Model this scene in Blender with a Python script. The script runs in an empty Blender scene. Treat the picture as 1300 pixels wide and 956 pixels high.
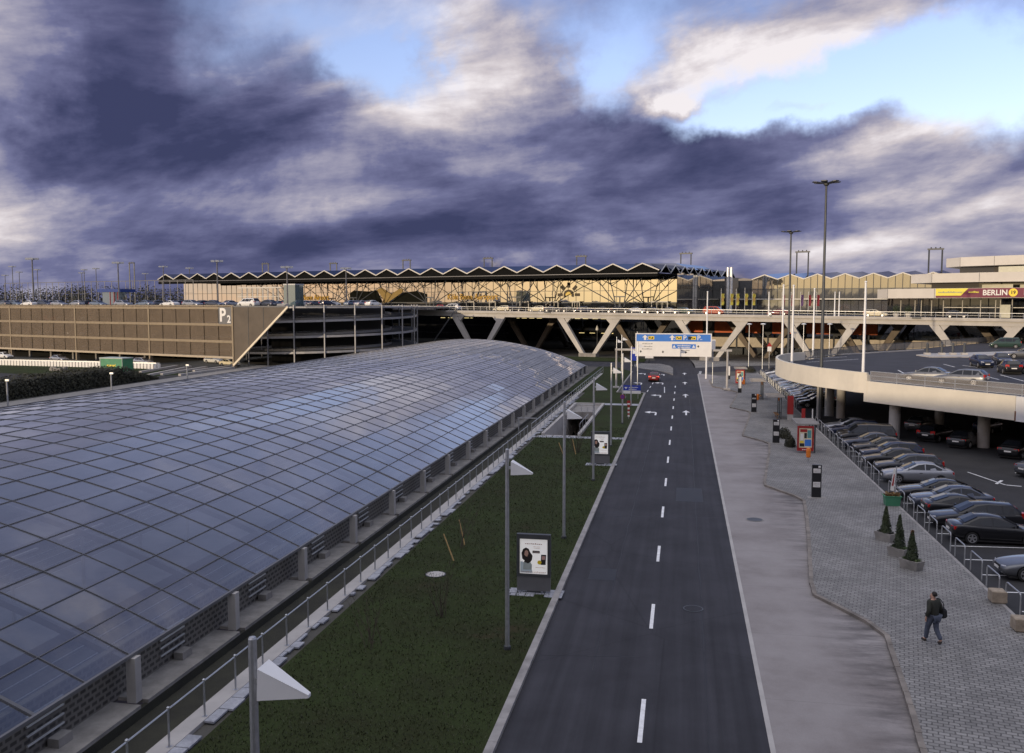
import bpy, bmesh, math, random
from mathutils import Vector, Matrix
random.seed(7)
S = bpy.context.scene
COL = S.collection
# ---------------------------------------------------------------- camera frame (metres, road runs along +Y)
FPX, CX, CY, H = 1150.0, 650.0, 478.0, 12.5
PIT = math.atan(93/FPX); YAW = math.atan(218/FPX*math.cos(PIT))
_s, _c, _sp, _cp = math.sin(YAW), math.cos(YAW), math.sin(PIT), math.cos(PIT)
FW = (-_s*_cp, _c*_cp, -_sp); RT = (_c, _s, 0); UP = (-_s*_sp, _c*_sp, _cp)
def ray(px, py):
    u = (px-CX)/FPX; v = (CY-py)/FPX
    return [FW[i]+u*RT[i]+v*UP[i] for i in range(3)]
def g(px, py, z=0.0):                       # survey: point of the plane at height z
    d = ray(px, py); t = (z-H)/d[2]
    return Vector((d[0]*t, d[1]*t, z))
def pd(px, d, z=0.0):                       # survey: bearing and distance
    xc = (px-CX)/FPX*d
    return Vector((xc*_c-d*_s, xc*_s+d*_c, z))
def zp(py, d): return H+(384.5-py)*d/FPX
T2 = Vector((.944, -.330)); N2 = Vector((.330, .944))     # airport grid: along the terminal, away from us
def onp(px, P):                             # bearing px cut with the vertical plane through P along T2
    d = ray(px, CY); d = Vector((d[0], d[1])); t = P.dot(N2)/d.dot(N2)
    return d*t
def toff(px, P, O): return (onp(px, P)-O).dot(T2)

# ---------------------------------------------------------------- node helpers
def nd(nt, typ, **kw):
    n = nt.nodes.new(typ)
    for k, v in kw.items():
        if k.startswith('i_'): n.inputs[k[2:].replace('_', ' ')].default_value = v
        elif k[0] == 'I' and k[1:].isdigit(): n.inputs[int(k[1:])].default_value = v
        else: setattr(n, k, v)
    return n
def lk(nt, a, b): nt.links.new(a, b)
def newmat(name):
    m = bpy.data.materials.new(name); m.use_nodes = True
    nt = m.node_tree; nt.nodes.clear()
    out = nd(nt, 'ShaderNodeOutputMaterial')
    b = nd(nt, 'ShaderNodeBsdfPrincipled'); lk(nt, b.outputs[0], out.inputs[0])
    return m, nt, b, out
def ramp(nt, stops, interp='LINEAR'):
    r = nd(nt, 'ShaderNodeValToRGB'); e = r.color_ramp; e.interpolation = interp
    while len(e.elements) < len(stops): e.elements.new(0.5)
    for el, (p, c) in zip(e.elements, stops):
        el.position = p; el.color = (c[0], c[1], c[2], 1) if len(c) >= 3 else (c[0],)*3+(1,)
    return r
def coords(nt, world=False, scale=(1, 1, 1), rot=(0, 0, 0)):
    if world: src = nd(nt, 'ShaderNodeNewGeometry').outputs['Position']
    else:
        tc = nd(nt, 'ShaderNodeTexCoord').outputs['Object']
        oi = nd(nt, 'ShaderNodeObjectInfo'); mu = nd(nt, 'ShaderNodeMath', operation='MULTIPLY', I1=53.0)
        lk(nt, oi.outputs['Random'], mu.inputs[0])
        ad = nd(nt, 'ShaderNodeVectorMath', operation='ADD'); lk(nt, tc, ad.inputs[0]); lk(nt, mu.outputs[0], ad.inputs[1]); src = ad.outputs[0]
    mp = nd(nt, 'ShaderNodeMapping'); lk(nt, src, mp.inputs[0])
    mp.inputs['Scale'].default_value = scale; mp.inputs['Rotation'].default_value = rot
    return mp.outputs[0]
def noise(nt, vec, scale, detail=4, rough=.6):
    n = nd(nt, 'ShaderNodeTexNoise'); n.inputs['Scale'].default_value = scale
    n.inputs['Detail'].default_value = detail; n.inputs['Roughness'].default_value = rough
    lk(nt, vec, n.inputs['Vector']); return n.outputs['Fac']
def mixc(nt, fac, a, b, mode='MIX'):
    m = nd(nt, 'ShaderNodeMix', data_type='RGBA', blend_type=mode)
    if isinstance(fac, float): m.inputs[0].default_value = fac
    else: lk(nt, fac, m.inputs[0])
    for i, x in ((6, a), (7, b)):
        if isinstance(x, tuple): m.inputs[i].default_value = x+(1,) if len(x) == 3 else x
        else: lk(nt, x, m.inputs[i])
    return m.outputs[2]
def bumpn(nt, b, h, st=.3, dist=.02):
    n = nd(nt, 'ShaderNodeBump'); n.inputs['Strength'].default_value = st; n.inputs['Distance'].default_value = dist
    lk(nt, h, n.inputs['Height']); lk(nt, n.outputs[0], b.inputs['Normal'])
_mats = {}
def M(name, col, rough=.6, metal=0., var=.18, sc=1.5, bump=.0, bsc=30, spec=.5, coat=0., world=False):
    if name in _mats: return _mats[name]
    m, nt, b, out = newmat(name)
    v = coords(nt, world)
    n1 = noise(nt, v, sc, 5, .65)
    lo = tuple(max(0, c*(1-var)) for c in col); hi = tuple(min(1, c*(1+var)) for c in col)
    r = ramp(nt, [(.3, lo), (.7, hi)]); lk(nt, n1, r.inputs[0]); lk(nt, r.outputs[0], b.inputs['Base Color'])
    b.inputs['Roughness'].default_value = rough; b.inputs['Metallic'].default_value = metal
    b.inputs['Specular IOR Level'].default_value = spec
    b.inputs['Coat Weight'].default_value = coat; b.inputs['Coat Roughness'].default_value = .04
    if bump: bumpn(nt, b, noise(nt, v, bsc, 3), bump, .02)
    _mats[name] = m; return m
def emis(name, col, st):
    m, nt, b, out = newmat(name)
    b.inputs['Base Color'].default_value = col+(1,); b.inputs['Emission Color'].default_value = col+(1,); b.inputs['Emission Strength'].default_value = st
    return m

# ---------------------------------------------------------------- mesh helper
class MB:
    def __init__(s): s.v = []; s.f = []; s.m = []
    def add(s, vs, fs, mi=0):
        o = len(s.v); s.v += [tuple(p) for p in vs]
        for f in fs: s.f.append(tuple(i+o for i in f)); s.m.append(mi)
    def box(s, x0, y0, z0, x1, y1, z1, mi=0):
        s.add([(x0,y0,z0),(x1,y0,z0),(x1,y1,z0),(x0,y1,z0),(x0,y0,z1),(x1,y0,z1),(x1,y1,z1),(x0,y1,z1)],
              [(3,2,1,0),(4,5,6,7),(0,1,5,4),(1,2,6,5),(2,3,7,6),(3,0,4,7)], mi)
    def cbox(s, c, sx, sy, sz, rz=0, mi=0):        # base-centred box, turned about z
        cs, sn = math.cos(rz), math.sin(rz); vs = []
        for z in (0, sz):
            for x, y in ((-1,-1),(1,-1),(1,1),(-1,1)):
                x *= sx/2; y *= sy/2
                vs.append((c[0]+x*cs-y*sn, c[1]+x*sn+y*cs, c[2]+z))
        s.add(vs, [(3,2,1,0),(4,5,6,7),(0,1,5,4),(1,2,6,5),(2,3,7,6),(3,0,4,7)], mi)
    def beam(s, p, q, w, h=None, up=(0,0,1), mi=0):
        h = h or w; p = Vector(p); q = Vector(q); d = (q-p).normalized(); up = Vector(up)
        if abs(d.dot(up)) > .99: up = Vector((1,0,0))
        a = d.cross(up).normalized(); b = a.cross(d).normalized(); vs = []
        for c in (p, q):
            for i, j in ((-1,-1),(1,-1),(1,1),(-1,1)): vs.append(c+a*(w/2*i)+b*(h/2*j))
        s.add(vs, [(0,1,2,3),(7,6,5,4),(0,4,5,1),(1,5,6,2),(2,6,7,3),(3,7,4,0)], mi)
    def tube(s, p, q, r, r2=None, n=8, mi=0, cap=True):
        r2 = r if r2 is None else r2; p = Vector(p); q = Vector(q); d = (q-p).normalized()
        up = Vector((0,0,1)) if abs(d.z) < .99 else Vector((1,0,0))
        a = d.cross(up).normalized(); b = a.cross(d); vs = []
        for c, rr in ((p, r), (q, r2)):
            for i in range(n):
                t = 2*math.pi*i/n; vs.append(c+a*(rr*math.cos(t))+b*(rr*math.sin(t)))
        fs = [((i+1) % n, i, n+i, n+(i+1) % n) for i in range(n)]
        if cap: fs += [tuple(range(n)), tuple(reversed(range(n, 2*n)))]
        s.add(vs, fs, mi)
    def path(s, pts, r, n=6, mi=0):
        for a, b in zip(pts, pts[1:]): s.tube(a, b, r, r, n, mi)
    def poly(s, pts, mi=0): s.add(pts, [tuple(range(len(pts)))], mi)
    def ext(s, pts, vec, mi=0):                    # polygon pushed along vec (closed solid)
        n = len(pts); v = Vector(vec); a = [Vector(p) for p in pts]
        nrm = Vector((0,0,0))
        for i in range(n): nrm += a[i].cross(a[(i+1) % n])
        if nrm.dot(v) > 0: a.reverse()
        s.add(a+[p+v for p in a], [tuple(range(n)), tuple(reversed(range(n, 2*n)))]+[(i, n+i, n+(i+1) % n, (i+1) % n)[::-1] for i in range(n)], mi)
    def prism(s, pl, z0, z1, mi=0): s.ext([(p[0], p[1], z0) for p in pl], (0, 0, z1-z0), mi)
    def loft(s, rings, closed=True, caps=True, mi=0):
        n = len(rings[0]); vs = [p for r in rings for p in r]; fs = []
        for k in range(len(rings)-1):
            for i in range(n if closed else n-1):
                j = (i+1) % n; fs.append((k*n+i, k*n+j, (k+1)*n+j, (k+1)*n+i))
        if caps: fs += [tuple(reversed(range(n))), tuple(range((len(rings)-1)*n, len(rings)*n))]
        s.add(vs, fs, mi)
    def lathe(s, prof, c=(0,0,0), n=16, mi=0):
        rings = [[(c[0]+r*math.cos(2*math.pi*i/n), c[1]+r*math.sin(2*math.pi*i/n), c[2]+z) for i in range(n)] for r, z in prof]
        s.loft(rings, True, True, mi)
    def disc(s, c, r, nrm, n=16, mi=0, th=.004):
        nrm = Vector(nrm).normalized(); s.tube(Vector(c), Vector(c)+nrm*th, r, r, n, mi)
    def merge(s, o, mi=None):
        k = len(s.v); s.v += o.v; s.f += [tuple(i+k for i in f) for f in o.f]; s.m += [mi if mi is not None else x for x in o.m]
    def xf(s, mat): s.v = [tuple(mat @ Vector(p)) for p in s.v]; return s
    def mesh(s, name, mats, smooth=None, org=(0,0,0)):
        me = bpy.data.meshes.new(name)
        me.from_pydata([(x-org[0], y-org[1], z-org[2]) for x, y, z in s.v], [], s.f)
        for m in (mats if isinstance(mats, (list, tuple)) else [mats]): me.materials.append(m)
        if any(s.m): me.polygons.foreach_set('material_index', s.m)
        me.update()
        if smooth is not None:
            me.polygons.foreach_set('use_smooth', [True]*len(me.polygons)); me.set_sharp_from_angle(angle=math.radians(smooth))
        return me
    def build(s, name, mats, parent=None, smooth=None, org=None):
        if parent is not None: w = wloc(parent); 
        elif org is not None: w = org
        else:
            xs = [p[0] for p in s.v]; ys = [p[1] for p in s.v]; w = ((min(xs)+max(xs))/2, (min(ys)+max(ys))/2, min(p[2] for p in s.v))
        o = bpy.data.objects.new(name, s.mesh(name, mats, smooth, w)); COL.objects.link(o)
        if parent is not None: o.parent = parent
        else: o.location = w
        return o
def wloc(o):
    v = Vector((0,0,0))
    while o is not None: v += o.location; o = o.parent
    return v
def tag(o, label, cat, group=None, kind=None):
    if label: o['label'] = label
    if cat: o['category'] = cat
    if group: o['group'] = group
    if kind: o['kind'] = kind
    return o
def struct(o): o['kind'] = 'structure'; return o
def thing(name, label, cat, loc=(0,0,0), rz=0, group=None):
    o = bpy.data.objects.new(name, None); COL.objects.link(o); o.empty_display_size = .3
    o.location = loc; o.rotation_euler = (0, 0, rz); return tag(o, label, cat, group)
def dup(o, loc=None, rz=None, label=None, parent=None):
    c = o.copy(); COL.objects.link(c)
    if parent is not None: c.parent = parent
    if loc is not None: c.location = loc
    if rz is not None: c.rotation_euler = (0, 0, rz)
    if label: c['label'] = label
    for ch in list(o.children): dup(ch, parent=c)
    return c
def setmat(o, m, i=0):
    o.material_slots[i].link = 'OBJECT'; o.material_slots[i].material = m
def text_mesh(txt, size, ext=0.0, align='CENTER', bold=0.0):
    cu = bpy.data.curves.new('lettering', 'FONT'); cu.body = txt; cu.size = size; cu.extrude = ext
    cu.align_x = align; cu.align_y = 'CENTER'; cu.offset = bold; cu.resolution_u = 3
    o = bpy.data.objects.new('lettering', cu); COL.objects.link(o)
    me = bpy.data.meshes.new_from_object(o.evaluated_get(bpy.context.evaluated_depsgraph_get()))
    bpy.data.objects.remove(o); bpy.data.curves.remove(cu); return me
def text_mb(txt, size, org, right, up, ext=.02, align='CENTER', bold=0.0, sx=1.0, mi=0):
    me = text_mesh(txt, size, ext, align, bold); mb = MB(); r = Vector(right).normalized(); u = Vector(up).normalized(); n = r.cross(u); o = Vector(org)
    mb.add([o+r*(v.co.x*sx)+u*v.co.y+n*v.co.z for v in me.vertices], [tuple(p.vertices) for p in me.polygons], mi)
    bpy.data.meshes.remove(me); return mb
def scribble(mb, org, right, up, w, h, mi=0, n=10, off=.006, rnd=None):   # a line of print too small to read
    rnd = rnd or random; r = Vector(right); u = Vector(up); nn = r.cross(u).normalized(); o = Vector(org)+nn*off; x = -w/2
    while x < w/2:
        a = rnd.uniform(.4, 1.2)*w/n; b = min(x+a, w/2)
        hh = h*rnd.choice((.6, .6, .9))
        mb.ext([o+r*x-u*(h/2), o+r*b-u*(h/2), o+r*b+u*(hh-h/2), o+r*x+u*(hh-h/2)], nn*.003, mi); x = b+w/n*.3
def skin_mesh(name, joints, edges, mats, sub=1, smooth=True):
    me = bpy.data.meshes.new(name); me.from_pydata([j[0] for j in joints], edges, [])
    o = bpy.data.objects.new(name, me); COL.objects.link(o)
    md = o.modifiers.new('s', 'SKIN'); md.use_smooth_shade = True
    for i, j in enumerate(joints):
        d = me.skin_vertices[0].data[i]; r = j[1]; d.radius = (r, r) if not isinstance(r, tuple) else r
        d.use_root = (i == 0)
    ss = o.modifiers.new('d', 'SUBSURF'); ss.levels = sub; ss.render_levels = sub
    res = bpy.data.meshes.new_from_object(o.evaluated_get(bpy.context.evaluated_depsgraph_get()))
    bpy.data.objects.remove(o); bpy.data.meshes.remove(me)
    res.materials.clear(); res.materials.append(mats); return res
def link_mesh(name, me, parent=None, loc=(0,0,0)):
    o = bpy.data.objects.new(name, me); COL.objects.link(o); o.location = loc
    if parent is not None: o.parent = parent
    return o
def leaves(mb, fn, n, size, rnd, mi=0):            # n leaf-sized faces; fn() gives a point and an outward direction
    for _ in range(n):
        p, d = fn(); p = Vector(p); d = (Vector(d)+Vector((rnd.uniform(-1,1), rnd.uniform(-1,1), rnd.uniform(-.7,1)))*.8).normalized()
        a = d.orthogonal().normalized(); a = Matrix.Rotation(rnd.uniform(0, 6.28), 3, d) @ a; b = d.cross(a); s = size*rnd.uniform(.6, 1.3)
        mb.add([p-a*s*.5, p+b*s*.32+d*s*.1, p+a*s*.6, p-b*s*.32+d*s*.1], [(0,1,2,3)], mi)

# ---------------------------------------------------------------- materials
def leafmat(name, a, b):
    m, nt, bs, out = newmat(name)
    n = noise(nt, coords(nt, True), .9, 3); r = ramp(nt, [(.3, a), (.7, b)]); lk(nt, n, r.inputs[0]); lk(nt, r.outputs[0], bs.inputs['Base Color'])
    bs.inputs['Roughness'].default_value = .7; return m
def asphalt(name, base=.05, blue=1.06, streak=True):
    m, nt, b, out = newmat(name)
    v = coords(nt, True); f = noise(nt, v, 60, 2, .7); c = noise(nt, v, .35, 5, .6)
    st = noise(nt, coords(nt, True, (2.2, .05, 1)), 1.0, 4, .6)
    col = mixc(nt, f, (base*.7, base*.7, base*.72*blue), (base*1.35, base*1.33, base*1.33*blue))
    r = ramp(nt, [(.3, (.72,)*3), (.7, (1.2,)*3)]); lk(nt, c, r.inputs[0]); col = mixc(nt, 1.0, col, r.outputs[0], 'MULTIPLY')
    if streak:
        r2 = ramp(nt, [(.3, (.66,)*3), (.52, (1.0,)*3), (.75, (1.3,)*3)]); lk(nt, st, r2.inputs[0]); col = mixc(nt, .8, col, r2.outputs[0], 'MULTIPLY')
    vo = nd(nt, 'ShaderNodeTexVoronoi', feature='DISTANCE_TO_EDGE'); vo.inputs['Scale'].default_value = .09; lk(nt, v, vo.inputs['Vector'])
    r3 = ramp(nt, [(.0, (.55,)*3), (.004, (1,)*3)]); lk(nt, vo.outputs[0], r3.inputs[0]); col = mixc(nt, .5, col, r3.outputs[0], 'MULTIPLY')
    lk(nt, col, b.inputs['Base Color']); b.inputs['Roughness'].default_value = .8; b.inputs['Specular IOR Level'].default_value = .3
    bumpn(nt, b, f, .4, .01); return m
def concrete_lane():
    m, nt, b, out = newmat('bus lane concrete'); v = coords(nt, True)
    n = noise(nt, v, .25, 6, .65); n2 = noise(nt, coords(nt, True, (.5, 1.7, 1)), .7, 6, .72); n3 = noise(nt, v, 25, 2)
    r = ramp(nt, [(.25, (.20, .175, .165)), (.5, (.295, .27, .26)), (.75, (.36, .335, .325))]); lk(nt, n, r.inputs[0])
    r2 = ramp(nt, [(.42, (1,)*3), (.53, (.66,)*3), (.64, (.34,)*3)]); lk(nt, n2, r2.inputs[0])
    sx = nd(nt, 'ShaderNodeSeparateXYZ'); lk(nt, v, sx.inputs[0])
    mr = nd(nt, 'ShaderNodeMapRange', interpolation_type='SMOOTHSTEP'); mr.inputs['From Min'].default_value = 4.4; mr.inputs['From Max'].default_value = 7.4; lk(nt, sx.outputs[0], mr.inputs[0])
    col = mixc(nt, mr.outputs[0], r.outputs[0], mixc(nt, 1.0, r.outputs[0], r2.outputs[0], 'MULTIPLY'))
    col = mixc(nt, .25, col, mixc(nt, n3, (.1, .1, .1), (.6, .6, .6)), 'OVERLAY')
    fy = nd(nt, 'ShaderNodeMath', operation='PINGPONG', I1=2.95); ad = nd(nt, 'ShaderNodeMath', operation='ADD', I1=.7); lk(nt, sx.outputs[1], ad.inputs[0]); lk(nt, ad.outputs[0], fy.inputs[0])
    r3 = ramp(nt, [(.0, (.5,)*3), (.012, (.62,)*3), (.02, (1,)*3)]); lk(nt, fy.outputs[0], r3.inputs[0])
    col = mixc(nt, .45, col, r3.outputs[0], 'MULTIPLY')
    lk(nt, col, b.inputs['Base Color']); b.inputs['Roughness'].default_value = .85; bumpn(nt, b, n3, .3, .01); return m
def paver():
    m, nt, b, out = newmat('interlocking pavers'); v = coords(nt, True, (1, 1, 1), (0, 0, .22))
    wv = noise(nt, v, 9, 1); wa = nd(nt, 'ShaderNodeVectorMath', operation='MULTIPLY_ADD')
    lk(nt, v, wa.inputs[2]); lk(nt, wv, wa.inputs[0]); wa.inputs[1].default_value = (.05, .05, 0)
    br = nd(nt, 'ShaderNodeTexBrick'); lk(nt, wa.outputs[0], br.inputs['Vector'])
    br.inputs['Scale'].default_value = 1.0; br.inputs['Brick Width'].default_value = .30; br.inputs['Row Height'].default_value = .20
    br.inputs['Mortar Size'].default_value = .022; br.inputs['Mortar Smooth'].default_value = .4
    br.inputs['Color1'].default_value = (.205, .198, .188, 1); br.inputs['Color2'].default_value = (.288, .278, .264, 1); br.inputs['Mortar'].default_value = (.10, .096, .09, 1)
    c = noise(nt, v, .3, 6, .65); r = ramp(nt, [(.3, (.68,)*3), (.7, (1.18,)*3)]); lk(nt, c, r.inputs[0])
    col = mixc(nt, 1.0, br.outputs[0], r.outputs[0], 'MULTIPLY'); f = noise(nt, v, 45, 2)
    col = mixc(nt, .2, col, mixc(nt, f, (.2,)*3, (.8,)*3), 'OVERLAY')
    lk(nt, col, b.inputs['Base Color']); b.inputs['Roughness'].default_value = .8
    inv = nd(nt, 'ShaderNodeMath', operation='SUBTRACT', I0=1.0); lk(nt, br.outputs['Fac'], inv.inputs[1]); bumpn(nt, b, inv.outputs[0], .7, .02); return m
def lawnmat():
    m, nt, b, out = newmat('winter lawn'); v = coords(nt, True); a = noise(nt, v, .22, 6, .7); f = noise(nt, v, 18, 3, .8)
    r = ramp(nt, [(.26, (.058, .044, .026)), (.40, (.031, .037, .015)), (.6, (.036, .050, .017)), (.8, (.052, .058, .023))]); lk(nt, a, r.inputs[0])
    col = mixc(nt, .7, r.outputs[0], mixc(nt, f, (.12,)*3, (.85,)*3), 'OVERLAY'); lk(nt, col, b.inputs['Base Color']); b.inputs['Roughness'].default_value = .9
    b.inputs['Specular IOR Level'].default_value = .1; bumpn(nt, b, f, .8, .05); return m
def dirt(name, a, b_, sc=.6, bs=20):
    m, nt, b, out = newmat(name); v = coords(nt, True); n = noise(nt, v, sc, 6, .7); f = noise(nt, v, bs, 3, .7)
    r = ramp(nt, [(.3, a), (.7, b_)]); lk(nt, n, r.inputs[0]); lk(nt, mixc(nt, .5, r.outputs[0], mixc(nt, f, (.15,)*3, (.8,)*3), 'OVERLAY'), b.inputs['Base Color'])
    b.inputs['Roughness'].default_value = .9; bumpn(nt, b, f, .6, .03); return m
def mirror_glass(name, tint, dark, r0, rough=.03, see=None, f1=1.0, dust=0.0):   # coated glazing: reflects by angle, else dark or see-through
    m, nt, b, out = newmat(name); nt.nodes.remove(b)
    gl = nd(nt, 'ShaderNodeBsdfGlossy'); gl.inputs['Color'].default_value = tint+(1,); gl.inputs['Roughness'].default_value = rough
    v = coords(nt, True); n = noise(nt, v, .5, 3); bu = nd(nt, 'ShaderNodeBump'); bu.inputs['Strength'].default_value = .05; bu.inputs['Distance'].default_value = .05
    lk(nt, n, bu.inputs['Height']); lk(nt, bu.outputs[0], gl.inputs['Normal'])
    if see: bk = nd(nt, 'ShaderNodeBsdfTransparent'); bk.inputs['Color'].default_value = see+(1,)
    else: bk = nd(nt, 'ShaderNodeBsdfDiffuse'); bk.inputs['Color'].default_value = dark+(1,)
    fr = nd(nt, 'ShaderNodeLayerWeight'); fr.inputs['Blend'].default_value = .5
    mr = nd(nt, 'ShaderNodeMapRange'); lk(nt, fr.outputs['Facing'], mr.inputs[0])
    pw = nd(nt, 'ShaderNodeMath', operation='POWER', I1=3.2 if dust else 2.2); lk(nt, fr.outputs['Facing'], pw.inputs[0]); lk(nt, pw.outputs[0], mr.inputs[0])
    mr.inputs['To Min'].default_value = r0; mr.inputs['To Max'].default_value = f1
    mx = nd(nt, 'ShaderNodeMixShader'); lk(nt, mr.outputs[0], mx.inputs[0]); lk(nt, bk.outputs[0], mx.inputs[1]); lk(nt, gl.outputs[0], mx.inputs[2]); lk(nt, mx.outputs[0], out.inputs[0])
    if dust:                                       # a film of grime: scatters light, most of all at a shallow angle
        df = nd(nt, 'ShaderNodeBsdfDiffuse'); n2 = noise(nt, coords(nt, True, (1, .25, 1)), .6, 5, .7)
        r = ramp(nt, [(.3, (.36, .375, .43)), (.7, (.50, .51, .57))]); lk(nt, n2, r.inputs[0]); lk(nt, r.outputs[0], df.inputs['Color'])
        m2 = nd(nt, 'ShaderNodeMapRange'); p2_ = nd(nt, 'ShaderNodeMath', operation='POWER', I1=3.0); lk(nt, fr.outputs['Facing'], p2_.inputs[0]); lk(nt, p2_.outputs[0], m2.inputs[0]); m2.inputs['To Min'].default_value = .0; m2.inputs['To Max'].default_value = dust
        m3 = nd(nt, 'ShaderNodeMixShader'); lk(nt, m2.outputs[0], m3.inputs[0]); lk(nt, mx.outputs[0], m3.inputs[1]); lk(nt, df.outputs[0], m3.inputs[2]); lk(nt, m3.outputs[0], out.inputs[0])
    return m
def meshscreen(name, col, see):
    m, nt, b, out = newmat(name); v = coords(nt, True); n = noise(nt, v, .4, 5); r = ramp(nt, [(.3, tuple(c*.85 for c in col)), (.7, tuple(c*1.15 for c in col))])
    lk(nt, n, r.inputs[0]); lk(nt, r.outputs[0], b.inputs['Base Color']); b.inputs['Roughness'].default_value = .7
    t = nd(nt, 'ShaderNodeBsdfTransparent'); mx = nd(nt, 'ShaderNodeMixShader'); mx.inputs[0].default_value = see
    lk(nt, b.outputs[0], mx.inputs[1]); lk(nt, t.outputs[0], mx.inputs[2]); lk(nt, mx.outputs[0], out.inputs[0]); return m
def paint(name, c, metal=.0):
    if name in _mats: return _mats[name]
    m = M(name, c, .35, metal, .06, 3, coat=.75, spec=.15); return m

mAsph = asphalt('road asphalt', .038, 1.16); mLot = asphalt('car park asphalt', .034, 1.02, False); mDeckA = asphalt('upper deck asphalt', .042, 1.15, False)
mLane = concrete_lane(); mPav = paver(); mLawn = lawnmat()
mGround = dirt('rough ground', (.06, .058, .05), (.10, .095, .08), .05); mTrench = dirt('trench soil', (.020, .019, .014), (.042, .042, .026)); mGravel = dirt('pale paving slabs', (.24, .25, .28), (.46, .47, .50), 1.1, 9)
mKerb = M('kerb stone', (.30, .285, .27), .8, var=.3, sc=1.2, bump=.3, world=True); mConc = M('pale concrete', (.42, .40, .375), .8, var=.14, sc=.7, bump=.15, world=True)
mConcD = M('weathered concrete', (.26, .245, .225), .85, var=.3, sc=1.3, bump=.3, world=True)
mCream = M('cream painted concrete', (.66, .61, .51), .65, var=.08, sc=.35, world=True); mWhiteP = M('white road paint', (.78, .78, .77), .6, var=.2, sc=3, world=True)
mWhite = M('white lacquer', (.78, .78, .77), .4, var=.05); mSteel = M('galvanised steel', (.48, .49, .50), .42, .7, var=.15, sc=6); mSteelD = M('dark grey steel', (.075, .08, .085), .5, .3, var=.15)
mGreyP = M('grey metal cladding', (.145, .145, .15), .5, .2, var=.1); mBlack = M('black enamel', (.015, .015, .017), .35, var=.2); mRubber = M('tyre rubber', (.018,)*3, .8)
mRed = M('red enamel', (.34, .022, .02), .45, var=.1); mOrange = M('orange plastic', (.75, .20, .02), .5, var=.1); mBlue = M('blue sign sheet', (.05, .20, .62), .45, var=.06); mBlueD = M('dark blue sheet', (.02, .045, .36), .5, var=.1)
mYel = M('yellow sheet', (.85, .62, .03), .5, var=.06); mGreenC = M('green container steel', (.055, .24, .12), .55, var=.15); mSignW = M('white sign sheet', (.78, .765, .73), .5, var=.04)
mPlum = M('plum banner cloth', (.16, .022, .05), .6, var=.08); mWood = M('planter wood', (.30, .15, .05), .8, var=.25); mStake = M('pine stake', (.42, .28, .12), .8, var=.2)
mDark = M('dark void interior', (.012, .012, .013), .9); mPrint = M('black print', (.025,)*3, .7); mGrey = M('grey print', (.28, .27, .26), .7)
mRimM = M('alloy rim', (.55, .55, .56), .3, .8, var=.05); mHead = M('headlamp glass', (.75, .76, .78), .12, .3, var=.05); mTail = M('tail lamp red', (.45, .015, .012), .2, var=.05); mTailOn = emis('lit brake lamp', (1., .08, .03), 2.2)
mCarGl = M('car glass', (.012, .014, .017), .04, .0, var=.05, spec=.55); mGlobe = M('globe lamp white', (.8, .8, .78), .3)
mStripL = emis('lit strip lamp', (1., .78, .35), 1.0)
mLeafD = leafmat('conifer needles', (.018, .030, .012), (.045, .060, .022)); mLeafB = leafmat('brown winter hedge', (.022, .024, .012), (.050, .046, .022)); mLeafT = leafmat('bare wood canopy', (.020, .022, .016), (.045, .045, .03)); mBark = M('bark', (.07, .055, .04), .9, var=.3)
mBarkR = M('russet tips', (.12, .06, .03), .9, var=.3)
mVault = mirror_glass('vault glazing', (.92, .92, .95), None, .13, .010, (.55, .59, .63), .97, .85)
mFac = mirror_glass('hall glazing', (.93, .90, .82), (.02, .02, .02), .80, .02)
mFac2 = mirror_glass('wing glazing', (.85, .84, .80), (.08, .075, .065), .45, .03); mGlassD = mirror_glass('dark glazing', (.75, .78, .8), (.015, .016, .017), .12, .02)
mRoofG = mirror_glass('roof glazing', (.32, .34, .42), (.015, .016, .02), .15, .05)
mMesh = meshscreen('bronze wire mesh', (.17, .128, .088), .42); mMeshT = meshscreen('open wire mesh', (.16, .16, .16), .86); mMeshS = meshscreen('grey wire infill', (.26, .245, .225), .35)
# ================================================================ CAMERA, SUN, SKY
cam = bpy.data.objects.new('camera', bpy.data.cameras.new('camera')); COL.objects.link(cam); S.camera = cam
cam.data.sensor_width = 36; cam.data.lens = FPX/1300*36; cam.data.clip_end = 9000; cam.data.clip_start = .2
cam.location = (0, 0, H); cam.rotation_euler = Matrix(((RT[0], UP[0], -FW[0]), (RT[1], UP[1], -FW[1]), (RT[2], UP[2], -FW[2]))).to_euler()
SUN_AZ = math.atan2(-.568, -.82); SUN_EL = math.radians(6.5)
sd = Vector((math.sin(SUN_AZ)*math.cos(SUN_EL), math.cos(SUN_AZ)*math.cos(SUN_EL), math.sin(SUN_EL)))
sl = bpy.data.lights.new('low_sun', 'SUN'); sl.energy = 2.3; sl.angle = math.radians(.6); sl.color = (1, .80, .56)
so = bpy.data.objects.new('low_sun', sl); COL.objects.link(so); so.rotation_euler = sd.to_track_quat('Z', 'Y').to_euler(); so.location = (-60, -80, 60)
W = bpy.data.worlds.new('World'); S.world = W; W.use_nodes = True; wn = W.node_tree; wn.nodes.clear()
def mth(op, a, b=None, c=None, clamp=False):
    n = nd(wn, 'ShaderNodeMath', operation=op, use_clamp=clamp)
    for i, x in enumerate((a, b, c)):
        if x is None: continue
        if isinstance(x, (int, float)): n.inputs[i].default_value = x
        else: lk(wn, x, n.inputs[i])
    return n.outputs[0]
wtc = nd(wn, 'ShaderNodeTexCoord').outputs['Generated']
wno = nd(wn, 'ShaderNodeVectorMath', operation='NORMALIZE'); lk(wn, wtc, wno.inputs[0])
sx = nd(wn, 'ShaderNodeSeparateXYZ'); lk(wn, wno.outputs[0], sx.inputs[0])
az = mth('ARCTAN2', sx.outputs[0], sx.outputs[1]); el = mth('ARCSINE', sx.outputs[2])
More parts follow.
